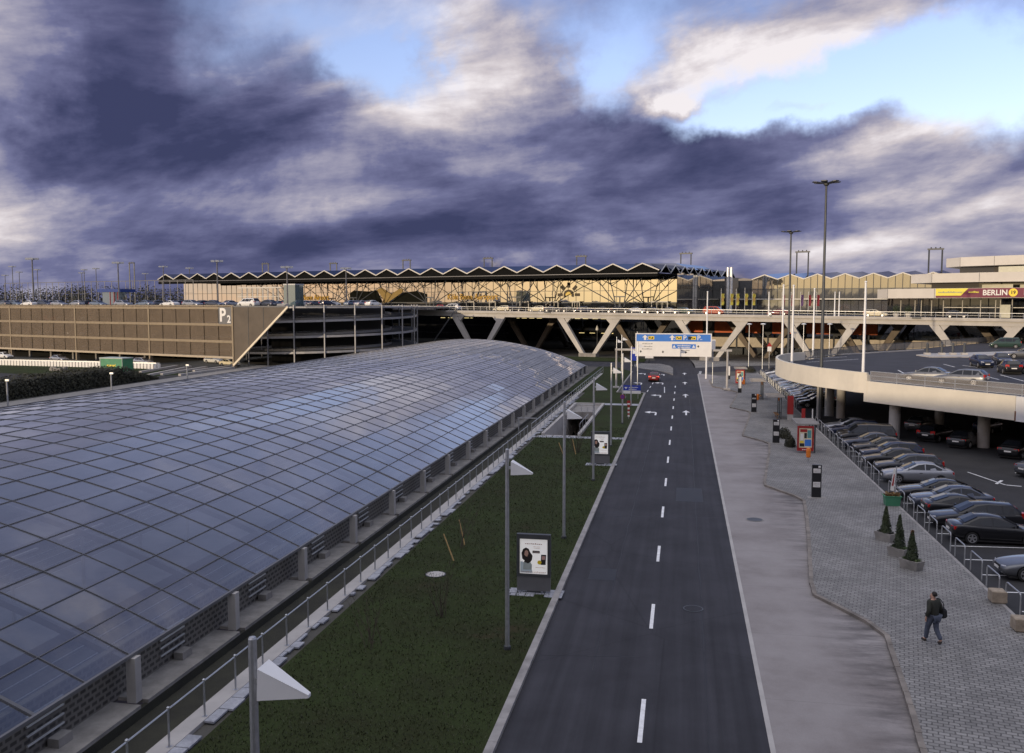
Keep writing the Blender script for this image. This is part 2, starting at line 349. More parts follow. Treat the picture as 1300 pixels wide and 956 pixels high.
azd = mth('MULTIPLY', az, 57.2958); eld = mth('MULTIPLY', el, 57.2958)
ae = nd(wn, 'ShaderNodeCombineXYZ'); lk(wn, azd, ae.inputs[0]); lk(wn, eld, ae.inputs[1]); AE = ae.outputs[0]
# cloud layer seen from below: streaks flatten towards the horizon
zz = mth('ADD', mth('MAXIMUM', sx.outputs[2], 0.0), .16)
cl = nd(wn, 'ShaderNodeCombineXYZ'); lk(wn, mth('DIVIDE', sx.outputs[0], zz), cl.inputs[0]); lk(wn, mth('DIVIDE', sx.outputs[1], zz), cl.inputs[1])
mpr = nd(wn, 'ShaderNodeMapping'); mpr.inputs['Rotation'].default_value = (0, 0, .35); mpr.inputs['Scale'].default_value = (.8, 1.15, 1); lk(wn, cl.outputs[0], mpr.inputs[0])
n_big = noise(wn, mpr.outputs[0], .85, 8, .58)
mp2 = nd(wn, 'ShaderNodeMapping'); mp2.inputs['Location'].default_value = (7.3, 2.1, 4); mp2.inputs['Rotation'].default_value = (0, 0, .3); mp2.inputs['Scale'].default_value = (1, 1.3, 1); lk(wn, cl.outputs[0], mp2.inputs[0])
n_lit = noise(wn, mp2.outputs[0], 1.1, 9, .62)
# bend the cloud outlines with noise so no mass has a drawn edge
wp = nd(wn, 'ShaderNodeTexNoise'); wp.inputs['Scale'].default_value = .11; wp.inputs['Detail'].default_value = 6; wp.inputs['Roughness'].default_value = .6; lk(wn, AE, wp.inputs['Vector'])
wv = nd(wn, 'ShaderNodeVectorMath', operation='SUBTRACT'); wv.inputs[1].default_value = (.5, .5, .5); lk(wn, wp.outputs['Color'], wv.inputs[0])
wm = nd(wn, 'ShaderNodeVectorMath', operation='MULTIPLY_ADD'); lk(wn, wv.outputs[0], wm.inputs[0]); wm.inputs[1].default_value = (16, 8, 0); lk(wn, AE, wm.inputs[2]); AEW = wm.outputs[0]
def aen(off):
    m0 = nd(wn, 'ShaderNodeMapping'); m0.inputs['Location'].default_value = (off[0], off[1], 0); m0.inputs['Rotation'].default_value = (0, 0, -.22); lk(wn, AE, m0.inputs[0])
    m_ = nd(wn, 'ShaderNodeMapping'); m_.inputs['Location'].default_value = (0, 0, 3.3); m_.inputs['Scale'].default_value = (.045, .125, 1); lk(wn, m0.outputs[0], m_.inputs[0])
    n_ = nd(wn, 'ShaderNodeTexNoise'); n_.inputs['Scale'].default_value = 1.0; n_.inputs['Detail'].default_value = 10; n_.inputs['Roughness'].default_value = .56; n_.inputs['Distortion'].default_value = .35; lk(wn, m_.outputs[0], n_.inputs['Vector']); return n_.outputs['Fac']
nA, nB = aen((0, 0)), aen((1.4, 1.3))
emb = mth('MULTIPLY', mth('SUBTRACT', nA, nB), 1.5)             # faces turned to the low sun are brighter
n_big = mth('ADD', mth('MULTIPLY', n_big, .55), mth('MULTIPLY', nA, .45)); n_lit = mth('ADD', mth('MULTIPLY', n_lit, .5), mth('MULTIPLY', nA, .5))
def aepx(px, py):
    d = Vector(ray(px, py)).normalized(); return math.degrees(math.atan2(d.x, d.y)), math.degrees(math.asin(d.z))
def blobs(base, lst):
    acc = base
    for px, py, rx, ry, rot, wgt in lst:               # bearing / elevation of a cloud mass, its size in degrees, tilt, weight
        a, e = aepx(px, py); mp = nd(wn, 'ShaderNodeMapping', vector_type='TEXTURE')
        mp.inputs['Location'].default_value = (a, e, 0); mp.inputs['Rotation'].default_value = (0, 0, math.radians(rot)); mp.inputs['Scale'].default_value = (rx, ry, 1)
        lk(wn, AEW, mp.inputs[0]); ln = nd(wn, 'ShaderNodeVectorMath', operation='LENGTH'); lk(wn, mp.outputs[0], ln.inputs[0])
        mr = nd(wn, 'ShaderNodeMapRange', interpolation_type='SMOOTHSTEP'); lk(wn, ln.outputs['Value'], mr.inputs[0]); mr.inputs['To Min'].default_value = wgt; mr.inputs['To Max'].default_value = 0
        acc = mth('ADD', acc, mr.outputs[0])
    return acc
cov = blobs(mth('MULTIPLY_ADD', n_big, 1.5, -.12), [           # how much cloud
    (500, 95, 4.5, 3.2, 20, -.75), (430, 30, 8, 2.6, 10, -.30), (1030, 110, 15, 3.6, 12, -.75), (1250, 90, 8, 6, 0, -.7), (1150, 118, 9, 3.6, 6, -.6), (770, 70, 7, 4, 30, -.45),
    (760, 110, 3, 2.5, 0, -.3), (950, 150, 10, 1.8, 10, -.45), (200, 260, 26, 14, 0, .75), (650, 265, 36, 8, 2, .9), (100, 100, 10, 16, 0, .5), (640, 100, 5, 9, 25, .55),
    (1000, 40, 15, 3.0, 14, .55), (1200, 225, 15, 5, 8, .5), (860, 140, 3.2, 1.5, 10, .8), (1010, 132, 3.4, 1.0, 12, .7), (1030, 292, 3.2, .7, 6, -.4), (620, 327, 5, .6, 0, -.6), (1150, 330, 26, 4, 0, .3)])
lit = blobs(mth('ADD', mth('MULTIPLY_ADD', n_lit, 1.75, -.555), emb), [           # how much of it the low sun reaches
    (590, 115, 8, 6.5, 32, .38), (620, 30, 10, 6, 10, .26), (440, 185, 11, 3.2, 20, .30), (420, 28, 15, 5, 10, .48), (-20, 150, 6, 13, 0, .42), (60, 270, 9, 3, -12, .14), (150, 60, 9, 8, 0, -.06),
    (1000, 45, 18, 4.6, 14, .66), (860, 140, 4, 2, 10, .6), (1010, 132, 4, 1.3, 12, .5), (1180, 170, 13, 3.4, 10, .46), (1240, 225, 12, 3.2, 8, .26), (1190, 300, 16, 5, 4, .42), (760, 320, 16, 1.6, 3, .16), (420, 245, 12, 2, 0, .16),
    (230, 130, 11, 9, 0, -.12), (800, 235, 22, 6, 4, -.15), (250, 310, 26, 4, 0, -.10), (560, 290, 22, 4, 0, -.10), (1050, 180, 8, 2, 12, -.2)])
sky = nd(wn, 'ShaderNodeTexSky', sky_type='NISHITA', sun_disc=False); sky.sun_elevation = SUN_EL; sky.sun_rotation = SUN_AZ % (2*math.pi); sky.air_density = 1.0; sky.dust_density = .6; sky.ozone_density = 2.0
skm = nd(wn, 'ShaderNodeVectorMath', operation='MULTIPLY'); lk(wn, sky.outputs[0], skm.inputs[0]); skm.inputs[1].default_value = (3.5, 2.75, 3.3)
crmp = ramp(wn, [(.0, (.044, .051, .118)), (.1, (.062, .069, .150)), (.22, (.088, .094, .190)), (.42, (.155, .162, .290)), (.62, (.32, .31, .41)), (.82, (.58, .53, .56)), (1.0, (.84, .79, .81))]); lk(wn, lit, crmp.inputs[0])
# the western sky behind the viewer, where the sun is setting, glows gold near the horizon and lights the clouds from below
dt = nd(wn, 'ShaderNodeVectorMath', operation='DOT_PRODUCT'); lk(wn, wno.outputs[0], dt.inputs[0]); dt.inputs[1].default_value = sd
west = nd(wn, 'ShaderNodeMapRange', interpolation_type='SMOOTHSTEP'); lk(wn, dt.outputs['Value'], west.inputs[0]); west.inputs['From Min'].default_value = .55; west.inputs['From Max'].default_value = 1.0
low = nd(wn, 'ShaderNodeMapRange', interpolation_type='SMOOTHSTEP'); lk(wn, eld, low.inputs[0]); low.inputs['From Min'].default_value = 26; low.inputs['From Max'].default_value = -2
glow = mth('MULTIPLY', west.outputs[0], low.outputs[0])
back = nd(wn, 'ShaderNodeMapRange', interpolation_type='SMOOTHSTEP'); lk(wn, dt.outputs['Value'], back.inputs[0]); back.inputs['From Min'].default_value = -.25; back.inputs['From Max'].default_value = .7
zen = nd(wn, 'ShaderNodeMapRange', interpolation_type='SMOOTHSTEP'); lk(wn, eld, zen.inputs[0]); zen.inputs['From Min'].default_value = 44; zen.inputs['From Max'].default_value = 66
ccol = mixc(wn, back.outputs[0], crmp.outputs[0], (.78, .75, .79))
cmask = nd(wn, 'ShaderNodeMapRange', interpolation_type='SMOOTHSTEP'); lk(wn, cov, cmask.inputs[0]); cmask.inputs['From Min'].default_value = .04; cmask.inputs['From Max'].default_value = 1.0
SKY_K, CLOUD_K = .10, 1.0
cs = nd(wn, 'ShaderNodeVectorMath', operation='SCALE'); lk(wn, ccol, cs.inputs[0]); cs.inputs['Scale'].default_value = CLOUD_K/SKY_K
mx = mixc(wn, cmask.outputs[0], skm.outputs[0], cs.outputs[0])
core = nd(wn, 'ShaderNodeMapRange', interpolation_type='SMOOTHSTEP'); lk(wn, dt.outputs['Value'], core.inputs[0]); core.inputs['From Min'].default_value = .93; core.inputs['From Max'].default_value = 1.0
zc = nd(wn, 'ShaderNodeVectorMath', operation='SCALE'); zc.inputs[0].default_value = (1.22, 1.20, 1.28); zc.inputs['Scale'].default_value = 1/SKY_K
mz = mixc(wn, zen.outputs[0], mx, zc.outputs[0])
gcol = mixc(wn, core.outputs[0], (5.8, 4.4, 3.0), (11.0, 8.4, 4.5))
gm = mixc(wn, glow, mz, gcol)
bg = nd(wn, 'ShaderNodeBackground'); lk(wn, gm, bg.inputs[0]); bg.inputs[1].default_value = SKY_K
wo = nd(wn, 'ShaderNodeOutputWorld'); lk(wn, bg.outputs[0], wo.inputs[0])
W.cycles.sampling_method = 'MANUAL'; W.cycles.sample_map_resolution = 512
S.view_settings.view_transform = 'Standard'; S.view_settings.look = 'None'; S.view_settings.gamma = 1; S.view_settings.exposure = 0.12
S.render.engine = 'CYCLES'; S.cycles.max_bounces = 6; S.cycles.transparent_max_bounces = 12; S.cycles.caustics_reflective = False; S.cycles.sample_clamp_indirect = 6

# ================================================================ GROUND, ROAD, PAVEMENT
def sheet(name, xs, ys, z, mat, holes=()):
    mb = MB(); nx = len(xs)
    vs = [(x, y, z) for y in ys for x in xs]; fs = []
    for j in range(len(ys)-1):
        for i in range(nx-1):
            mx_, my_ = (xs[i]+xs[i+1])/2, (ys[j]+ys[j+1])/2
            if any(h[0] < mx_ < h[1] and h[2] < my_ < h[3] for h in holes): continue
            fs.append((j*nx+i, j*nx+i+1, (j+1)*nx+i+1, (j+1)*nx+i))
    mb.add(vs, fs); return struct(mb.build(name, mat, org=(0, 0, 0)))
def flat(name, pts, z, mat):
    mb = MB(); mb.poly([(p[0], p[1], z) for p in pts]); o = mb.build(name, mat, org=(0, 0, 0))
    return struct(o)
VX0, VX1, VY0, NB, BAY = -59.0, -16.75, -7.3, 26, 6.45     # station vault: springing lines, start, bays
VY1 = VY0+NB*BAY
PIT_X0, PIT_X1, PIT_Y0, PIT_Y1 = -12.7, -9.6, 84.0, 110.0
HO = (VX0, -14.35, VY0, VY1)
sheet('ground', [-4000, -300, VX0, -14.35, PIT_X0, PIT_X1, 300, 4000], [-3000, -60, VY0, PIT_Y0, PIT_Y1, VY1, 400, 6000], 0, mGround, [HO, (PIT_X0, PIT_X1, PIT_Y0, PIT_Y1)])
sheet('lawn', [-13.3, PIT_X0-.3, PIT_X1+.3, -5.28], [VY0, PIT_Y0-.4, PIT_Y1+.3, 126.5], .10, mLawn, [(PIT_X0-.3, PIT_X1+.3, PIT_Y0-.4, PIT_Y1+.3)])
flat('lawn', [(-16.2, 126.5), (-9.1, 126.5), (-9.1, 166), (-13, 178), (-16.2, 178)], .10, mLawn)
flat('lawn', [(-30, 196), (-8, 193), (-8, 205), (-30, 212)], .10, mLawn)
flat('lawn', [(-150, 150), (-92, 135), (-84, 150), (-130, 168)], .02, mLawn)
flat('lawn', [(-83, 124), (-80, 122), (-72, 148), (-74, 150)], .02, mLawn)
flat('car_park_road', [(-160, 128), (-82, 112), (-66, 150), (-70, 162), (-160, 166)], .008, mLot)
flat('garden_path', [(-84.2, 40), (-80.6, 40), (-80.6, 170), (-84.2, 170)], .03, mConcD)
for a, b in ((82.4, 83.6), (110.3, 112.2)):
    flat('garden_path', [(-13.3, a), (-5.28, a), (-5.28, b), (-13.3, b)], .106, mGravel)
# carriageway, the left lane that opens before the junction, the bend under the bridge
rd = [(-4.98, -12), (2.62, -12), (2.55, 163), (2.3, 190), (1.0, 219), (-1.2, 236), (-6, 252), (-20, 268), (-60, 284), (-60, 272), (-24, 258), (-12, 246), (-8, 230), (-6.6, 215), (-6, 200), (-16, 197), (-40, 205), (-40, 186), (-14, 178), (-8.9, 166), (-8.9, 134), (-5.0, 126.5)]
flat('road', rd, .006, mAsph)
flat('side_street', [(2.56, 163), (4, 166.5), (10, 172), (30, 180), (60, 186), (60, 200), (25, 192), (8, 184), (2.4, 178)], .008, mAsph)
isl = [g(854.5, 476.6), g(854.5, 468), g(850, 465), g(838, 462.5), g(815, 462), g(800, 464.5), g(812, 468), g(825, 470), g(840, 472), g(850, 475)]
mb = MB(); mb.prism([(p.x, p.y) for p in isl], .0, .13); struct(mb.build('traffic_island', mPav))
flat('bus_lane', [(2.72, -12), (9.5, -12), (9.5, 160), (6, 160), (4.2, 163), (2.72, 163)], .010, mLane)
flat('plaza', [(2.3, 178.5), (8, 184.5), (25, 192.5), (60, 200.5), (60, 250), (-4, 250), (1.2, 219)], .006, mPav)
mb = MB(); mb.box(2.57, -12, 0, 2.72, 163, .016); struct(mb.build('gutter_strip', mConc))
mb = MB()
for y in [VY0+1.5*i for i in range(90)]:
    if y < 126: mb.box(-5.27, y, 0, -5.0, min(y+1.49, 126.5), .135)
for y in [127+1.5*i for i in range(26)]: mb.box(-9.1, y, 0, -8.92, y+1.49, .135)
mb.box(-9.1, 126.5, 0, -5.0, 126.7, .135)
struct(mb.build('kerb', mKerb))
wave = []
Y = 15.9-23.7
while Y < 140:
    wave += [(5.62, Y), (5.68, Y+1.5), (7.1, Y+14), (7.58, Y+19.2), (7.2, Y+20.6)]; Y += 23.7
wave = [w for w in wave if -9 < w[1] < 137]+[(4.4, 138), (4.2, 150), (6.2, 156), (9.5, 160), (9.5, 163)]
mb = MB(); mb.prism([(13.05, -9), (13.05, 166), (10.5, 165)]+[(x+.17, y) for x, y in reversed(wave)], 0, .12); struct(mb.build('sidewalk', mPav))
mb = MB()
for (xa, ya), (xb, yb) in zip(wave, wave[1:]):
    L = math.hypot(xb-xa, yb-ya); n = max(1, round(L/1.0))
    for i in range(n):
        p = Vector((xa+(xb-xa)*i/n, ya+(yb-ya)*i/n, .066)); q = Vector((xa+(xb-xa)*(i+1)/n, ya+(yb-ya)*(i+1)/n, .066))
        d = (q-p).normalized()*.012; off = Vector((random.uniform(-.012, .012)+.085, 0, random.uniform(-.006, .006)))
        mb.beam(p+d+off, q-d+off, .18, .133)
struct(mb.build('kerb', M('dirty kerb stone', (.21, .185, .16), .85, var=.45, sc=.9, bump=.4, world=True)))
mb = MB()
for i in range(180): mb.box(13.05, -9+i*.98, 0, 13.2, -9+i*.98+.96, .126)
struct(mb.build('kerb', mKerb))
flat('parking_lot', [(13.2, -12), (90, -12), (90, 178), (30, 178), (13.2, 166)], .006, mLot)
mTar = M('tar seam', (.014, .014, .015), .55, var=.2)
mb = MB(); rn = random.Random(19)
def seam(x0, y0, x1, y1, w):
    n = max(2, int(math.hypot(x1-x0, y1-y0)/1.2)); pr_ = None
    for i in range(n+1):
        t = i/n; p = (x0+(x1-x0)*t+rn.uniform(-.03, .03), y0+(y1-y0)*t, .0085)
        if pr_: mb.beam(pr_, p, w*rn.uniform(.6, 1.3), .002)
        pr_ = p
seam(.9, 18, .95, 120, .035); seam(-2.9, 30, -2.8, 95, .03); seam(-4.9, 52.5, 2.5, 53.4, .05); seam(-1.1, 71, 2.5, 71.6, .05); seam(-4.9, 88, -1.2, 88.6, .05); seam(-4.9, 31, -1.4, 31.5, .04)
mb.box(-.3, 57.5, .007, 1.4, 61.8, .0088); mb.box(-4.1, 40.2, .007, -2.9, 42.0, .0088)
struct(mb.build('road_repairs', mTar, org=(0, 0, 0)))
mb = MB()                                                  # painted markings
def dash(x0, y0, x1, y1, w): 
    d = Vector((x1-x0, y1-y0)).normalized(); n = Vector((-d.y, d.x))*w/2
    mb.poly([(x0-n.x, y0-n.y, .012), (x0+n.x, y0+n.y, .012), (x1+n.x, y1+n.y, .012), (x1-n.x, y1-n.y, .012)][::-1])
for k in range(-4, 12): dash(-1.05, 34.4+9.25*k, -1.05, 37.3+9.25*k, .14)
for k in range(4): dash(-4.9+.15*k, 129+6.2*k, -4.85+.15*k, 131.8+6.2*k, .13)
dash(-2.45, 128, -2.65, 137, .12)
def arrow(x, y, s, turn):
    if not turn: pl = [(-.09, 0), (.09, 0), (.09, 2.6), (.45, 2.6), (0, 4.6), (-.45, 2.6), (-.09, 2.6)]
    else: pl = [(.3, 0), (.5, 0), (.5, 2.4), (.3, 3.1), (-.25, 3.1), (-.25, 3.9), (-.95, 2.75), (-.25, 1.7), (-.25, 2.4), (.3, 2.4)]
    mb.poly([(x+a*s, y+b*s, .012) for a, b in pl])
for px, py in ((871, 525), (870.3, 503), (869.6, 487), (869, 475)): p = g(px, py); arrow(p.x, p.y-1.6, 1, 0)
for px, py in ((828, 525), (834.6, 503), (838, 487), (840, 476), (811, 487), (816, 475)): p = g(px, py); arrow(p.x, p.y-1.6, 1, 1)
for i in range(6): mb.box(2.75+.05*i, 163.2+i*1.2, .011, 3.2+.05*i, 163.8+i*1.2, .0125)
for x, y, r in ((14.2, 47.2, 0), (13.9, 44.7, 0)): pass
for y in [16.2+2.55*i for i in range(58)]:                 # bay lines, square to the railing
    if 62 < y < 66 or 98 < y < 112: continue
    dash(13.7, y, 18.4, y+.35, .10)
for a in ((20.9, 71.6, 22.0, 66.9), (24.3, 72.0, 25.4, 67.4), (22.5, 62, 23.4, 57.5)): dash(*a, .12)
dash(21.5, 67.2, 22.3, 68.6, .2); dash(22.05, 66.9, 22.9, 66.6, .2)
struct(mb.build('road_markings', mWhiteP, org=(0, 0, 0)))
for (px, py), r, z, nm in (((553, 732), .42, .11, 'pale round manhole cover set in the lawn'), ((958, 660), .45, .018, 'dark round manhole cover in the pale bus lane'), ((880, 773), .36, .012, 'round manhole cover in the dark road asphalt')):
    p = g(px, py); mb = MB(); mb.lathe([(r, 0), (r, .012), (r*.86, .016), (0.01, .016)], (p.x, p.y, z), 20)
    if nm[0] == 'd': mb2 = MB(); 
    o = mb.build('manhole_cover', mConc if 'pale round' in nm else (mSteelD if 'lane' in nm else mAsph)); tag(o, nm, 'manhole cover')
    rg = MB()
    for i in range(20):
        a, b = 2*math.pi*i/20, 2*math.pi*(i+1)/20
        rg.ext([(p.x+q*math.cos(t), p.y+q*math.sin(t), z) for q, t in ((r, a), (r*1.15, a), (r*1.15, b), (r, b))], (0, 0, .01))
    rg.build('rim', mSteelD if 'bus' not in nm else mConcD, o)
# grass blades on the nearer lawn
rn = random.Random(3); mb = MB()
for _ in range(26000):
    y = 20+rn.random()**1.8*70; x = rn.uniform(-13.2, -5.4)
    if PIT_X0-.4 < x < PIT_X1+.4 and y > PIT_Y0-.6: continue
    a = rn.uniform(0, 6.28); h = rn.uniform(.04, .10); w = .012+y*.0004; lx, ly = rn.uniform(-.05, .05), rn.uniform(-.05, .05)
    mb.add([(x-w*math.cos(a), y-w*math.sin(a), .10), (x+w*math.cos(a), y+w*math.sin(a), .10), (x+lx, y+ly, .10+h)], [(0, 1, 2)])
mGrass = leafmat('grass blades', (.030, .037, .014), (.058, .068, .025))
tag(mb.build('grass', mGrass, org=(0, 0, .1)), 'short winter grass growing on the strip beside the road', 'grass', kind='stuff')

# ================================================================ STATION VAULT
def vz(x): return 6.0-.01017*(x+38)**2
NP, HS = 27, BAY/3
xs = [VX1-.15+(VX0-VX1)*i/NP for i in range(NP+1)]
ys = [VY0+HS*j for j in range(NB*3+1)]
st = thing('station_roof', 'long low glass barrel vault over the sunken railway station left of the lawn', 'station roof', (-38, 70, 0))
mb = MB(); rn = random.Random(11)
for i in range(NP):
    for j in range(NB*3):
        a, b = rn.gauss(0, .0035), rn.gauss(0, .0035); k = [(xs[i], ys[j]), (xs[i+1], ys[j]), (xs[i+1], ys[j+1]), (xs[i], ys[j+1])]
        mx_, my_ = sum(p[0] for p in k)/4, sum(p[1] for p in k)/4
        mb.add([(x+(.012 if n in (1, 2) else -.012), y+(.012 if n < 2 else -.012), vz(x)+a*(x-mx_)+b*(y-my_)) for n, (x, y) in enumerate(k)][::-1], [(0, 1, 2, 3)])
mb.build('glazing', mVault, st)
mPurlin = M('grey glazing bar', (.11, .112, .12), .5, .2, var=.1)
mb = MB()
for x in xs: mb.beam((x, ys[0], vz(x)+.012), (x, ys[-1], vz(x)+.012), .042, .045)
for j, y in enumerate(ys):
    wide = j in (3*9+1, 3*14+1, 3*19+1, 3*4+1)
    for i in range(NP): mb.beam((xs[i], y, vz(xs[i])+.014), (xs[i+1], y, vz(xs[i+1])+.014), +.12 if wide else .038, .07 if wide else .045)
mb.build('glazing_bars', mPurlin, st)
mb = MB()                                                  # steel arches under the glass, one per bay
for b in range(NB+1):
    y = VY0+b*BAY
    for i in range(0, NP): mb.beam((xs[i], y, vz(xs[i])-.30), (xs[i+1], y, vz(xs[i+1])-.30), .14, .22)
mb.build('arches', mGreyP, st)
mb = MB(); mb.beam((VX1-.10, VY0, 1.50), (VX1-.10, VY1, 1.50), .10, .10); mb.build('eaves_beam', mGreyP, st)
mLou = M('white louvre bars', (.55, .55, .54), .5)
for b in range(NB+1):
    y = VY0+b*BAY; c = MB(); c.box(-16.98, y-.16, 0, -16.66, y+.16, 1.44); c.build('column', mConc, st)
    if b < NB:
        l = MB(); y2 = y+BAY*.5
        for q in range(4): l.beam((-17.44, y2-.75, .42+.27*q), (-17.44, y2+.75, .42+.27*q), .05, .045)
        o = l.build('louvre', mLou, st); l = MB(); l.cbox((-17.27, y2+.35, 0), .36, .6, .26); l.build('vent_box', mConcD, o)
m, nt, bs, out = newmat('honeycomb block wall'); v0 = coords(nt, True); sp0 = nd(nt, 'ShaderNodeSeparateXYZ'); lk(nt, v0, sp0.inputs[0]); cb0 = nd(nt, 'ShaderNodeCombineXYZ'); lk(nt, sp0.outputs[1], cb0.inputs[0]); lk(nt, sp0.outputs[2], cb0.inputs[1]); v = cb0.outputs[0]; br = nd(nt, 'ShaderNodeTexBrick'); lk(nt, v, br.inputs['Vector'])
br.inputs['Scale'].default_value = 1; br.inputs['Brick Width'].default_value = .34; br.inputs['Row Height'].default_value = .2; br.inputs['Mortar Size'].default_value = .05
br.inputs['Color1'].default_value = (.055, .05, .042, 1); br.inputs['Color2'].default_value = (.085, .078, .066, 1); br.inputs['Mortar'].default_value = (.19, .175, .15, 1)
lk(nt, br.outputs[0], bs.inputs['Base Color']); bs.inputs['Roughness'].default_value = .9
mHoney = m
mb = MB(); mb.box(-17.75, VY0, -.1, -17.52, VY1, 1.60); mb.build('side_wall', mHoney, st)
mb = MB()
for b in range(NB): y = VY0+b*BAY; mb.box(-17.69, y+.2, -.12, -16.47, y+BAY-.2, -.004)
mb.build('ledge', mConcD, st)
mb = MB(); mb.box(-16.62, VY0, -.6, -16.45, VY1, -.122); mb.build('mossy_foot', mTrench, st)
mb = MB(); mb.ext([(x, VY1+.02, vz(x)-.1) for x in xs]+[(VX0, VY1+.02, -1), (VX1, VY1+.02, -1)], (0, .3, 0)); mb.build('end_wall', mGreyP, st)
mb = MB(); mb.box(VX0-.6, VY0, -.1, VX0, VY1, 1.7); mb.build('far_side_wall', mConcD, st)
# station hall below
mHall = M('hall floor', (.10, .10, .10), .7, var=.3, sc=.4, world=True); mPlat = M('platform paving', (.17, .175, .185), .7, var=.2, sc=.5, world=True)
mb = MB(); mb.poly([(VX0, VY0, -7.5), (-17.8, VY0, -7.5), (-17.8, VY1, -7.5), (VX0, VY1, -7.5)]); mb.box(-17.95, VY0, -7.5, -17.8, VY1, -.1); mb.box(VX0-.1, VY0, -7.5, VX0, VY1, -.1); mb.box(VX0, VY0-.2, -7.5, -17.8, VY0, -.1); mb.box(VX0, VY1, -7.5, -17.8, VY1+.01, -1)
struct(mb.build('station_hall', mHall, org=(-38, 70, -7.5)))
mb = MB()
for x0, x1 in ((-27.5, -19), (-43.5, -35), (-58, -51)): mb.box(x0, VY0+.3, -7.5, x1, VY1-.3, -6.5)
struct(mb.build('platform', mPlat, org=(-38, 70, -7.5)))
mb = MB()
for x in (-29.2, -30.7, -32.2, -33.7, -45, -46.5, -48, -49.5): mb.box(x-.05, VY0, -7.3, x+.05, VY1, -7.15)
struct(mb.build('railway_tracks', mSteel, org=(-38, 70, -7.5)))
k = 0
for x in (-23, -39):
    for b in range(2, 12):
        l = MB(); y = VY0+b*BAY+2; l.tube((x, y, -6.5), (x, y, -2.6), .12, .12, 8); l.beam((x, y-2.2, -2.6), (x, y+2.2, -2.6), .22, .12)
        o = l.build('platform_lamp', mConc); tag(o, 'grey platform lamp with a long head seen dimly through the vault glass', 'lamp', 'platform lamps under the vault glass')
# trench along the vault
mb = MB(); mb.poly([(-16.45, VY0, -.42), (-14.35, VY0, -.30), (-14.35, VY1, -.30), (-16.45, VY1, -.42)]); struct(mb.build('trench', mTrench, org=(0, 0, 0)))
mb = MB(); mb.box(-14.5, VY0, -.6, -14.34, VY1, .06); mb.box(-14.34, VY0, -.1, -13.86, VY1, .115)
struct(mb.build('retaining_wall', mConc, org=(-14.2, 70, 0)))
rn = random.Random(5); mb = MB(); y = VY0
while y < 120:
    d = rn.uniform(.35, .9); w = rn.uniform(.12, .5)
    if rn.random() < .8: mb.box(-13.84, y, .05, -13.84+w, y+d-.04, .112+rn.uniform(-.004, .006))
    y += d
struct(mb.build('edging_stones', mGravel, org=(0, 0, 0)))
rl = thing('railing', 'low steel tube railing along the trench beside the station vault', 'railing', (-13.98, 40, .1))
y = 6.9; k = 0
while y < 82:
    p = MB(); p.tube((-13.98, y, .1), (-13.98, y, 1.2), .03, .03, 6); p.cbox((-13.98, y, .1), .14, .14, .02); p.lathe([(.02, 0), (.05, .03), (.05, .06), (.02, .09)], (-13.98, y, 1.19), 8); p.build('post', mSteel, rl); y += 1.92
p = MB(); p.tube((-13.98, 6.9, 1.2), (-13.98, y-1.92, 1.2), .025, .025, 6); p.build('handrail', mSteel, rl)
rl2 = thing('railing', 'far steel railing on the trench wall, beyond the stairwell towards the bridge', 'railing', (-13.98, 120, .1))
y = 84.0
while y < 162:
    p = MB(); p.tube((-13.98, y, .1), (-13.98, y, 1.15), .03, .03, 5); p.build('post', mSteel, rl2); y += 2.6
p = MB(); p.tube((-13.98, 84, 1.15), (-13.98, y-2.6, 1.15), .03, .03, 5); p.tube((-13.98, 84, .65), (-13.98, y-2.6, .65), .02, .02, 5); p.build('handrail', mSteel, rl2)
# ================================================================ LAWN SIDE
# wedge lamps: a slim mast with a white reflector wedge pointing at the road
def make_lamp():
    t = thing('wedge_lamp', 'x', 'street lamp', group='white wedge lamps along the lawn')
    p = MB(); p.tube((0, 0, .0), (0, 0, 7.25), .085, .065, 10); p.lathe([(.065, 7.25), (.05, 7.28), (.001, 7.29)], n=10); p.build('mast', mSteel, t)
    p = MB(); p.tube((0, 0, 0), (0, 0, .12), .13, .13, 10); p.build('foot', mSteelD, t)
    p = MB(); p.beam((.05, 0, 6.6), (.2, 0, 6.6), .09, .09); p.build('bracket', mSteel, t)
    p = MB(); A = [(.17, -.24, 6.38), (.17, .24, 6.38), (.17, .20, 6.86), (.17, -.20, 6.86)]; tip = [(.92, -.05, 6.40), (.92, .05, 6.40), (.92, .05, 6.45), (.92, -.05, 6.45)]
    p.loft([A, tip]); p.build('reflector', mWhite, t); return t
lamp0 = make_lamp(); first = True
LAMPY = [12.6, 31.1, 46.8, 62.7, 78.3, 93.4, 109.0, 124.6]
LL = ['nearest white wedge lamp, cut by the bottom edge of the view beside the railing', 'white wedge lamp whose mast stands in front of the near poster board', 'white wedge lamp standing behind the near poster board',
      'white wedge lamp whose mast stands in front of the far poster board', 'white wedge lamp just beyond the far poster board', 'white wedge lamp with a small round no-stopping sign on its mast', 'white wedge lamp beside the blue and white direction sign', 'furthest slim wedge lamp of the lawn row, near the gantry beam']
for y, lb in zip(LAMPY, LL):
    o = lamp0 if first else dup(lamp0); first = False; o.location = (-6.05 if y > 20 else -6.45, y, .1); o['label'] = lb
for (px, d, lb) in ((789.5, 148, 'white wedge lamp left of the gantry panel, seen past its beam'), (783, 139, 'white wedge lamp standing in front of the left gantry beam'), (809, 164, 'white wedge lamp beside the dark blue board beyond the lawn')):
    p = pd(px, d, .1); o = dup(lamp0, p, 0, lb)
p = g(758, 448.5); gl_ = thing('globe_lamp', 'slim lamp with a white pointed globe beside the bridge leg', 'street lamp', p)
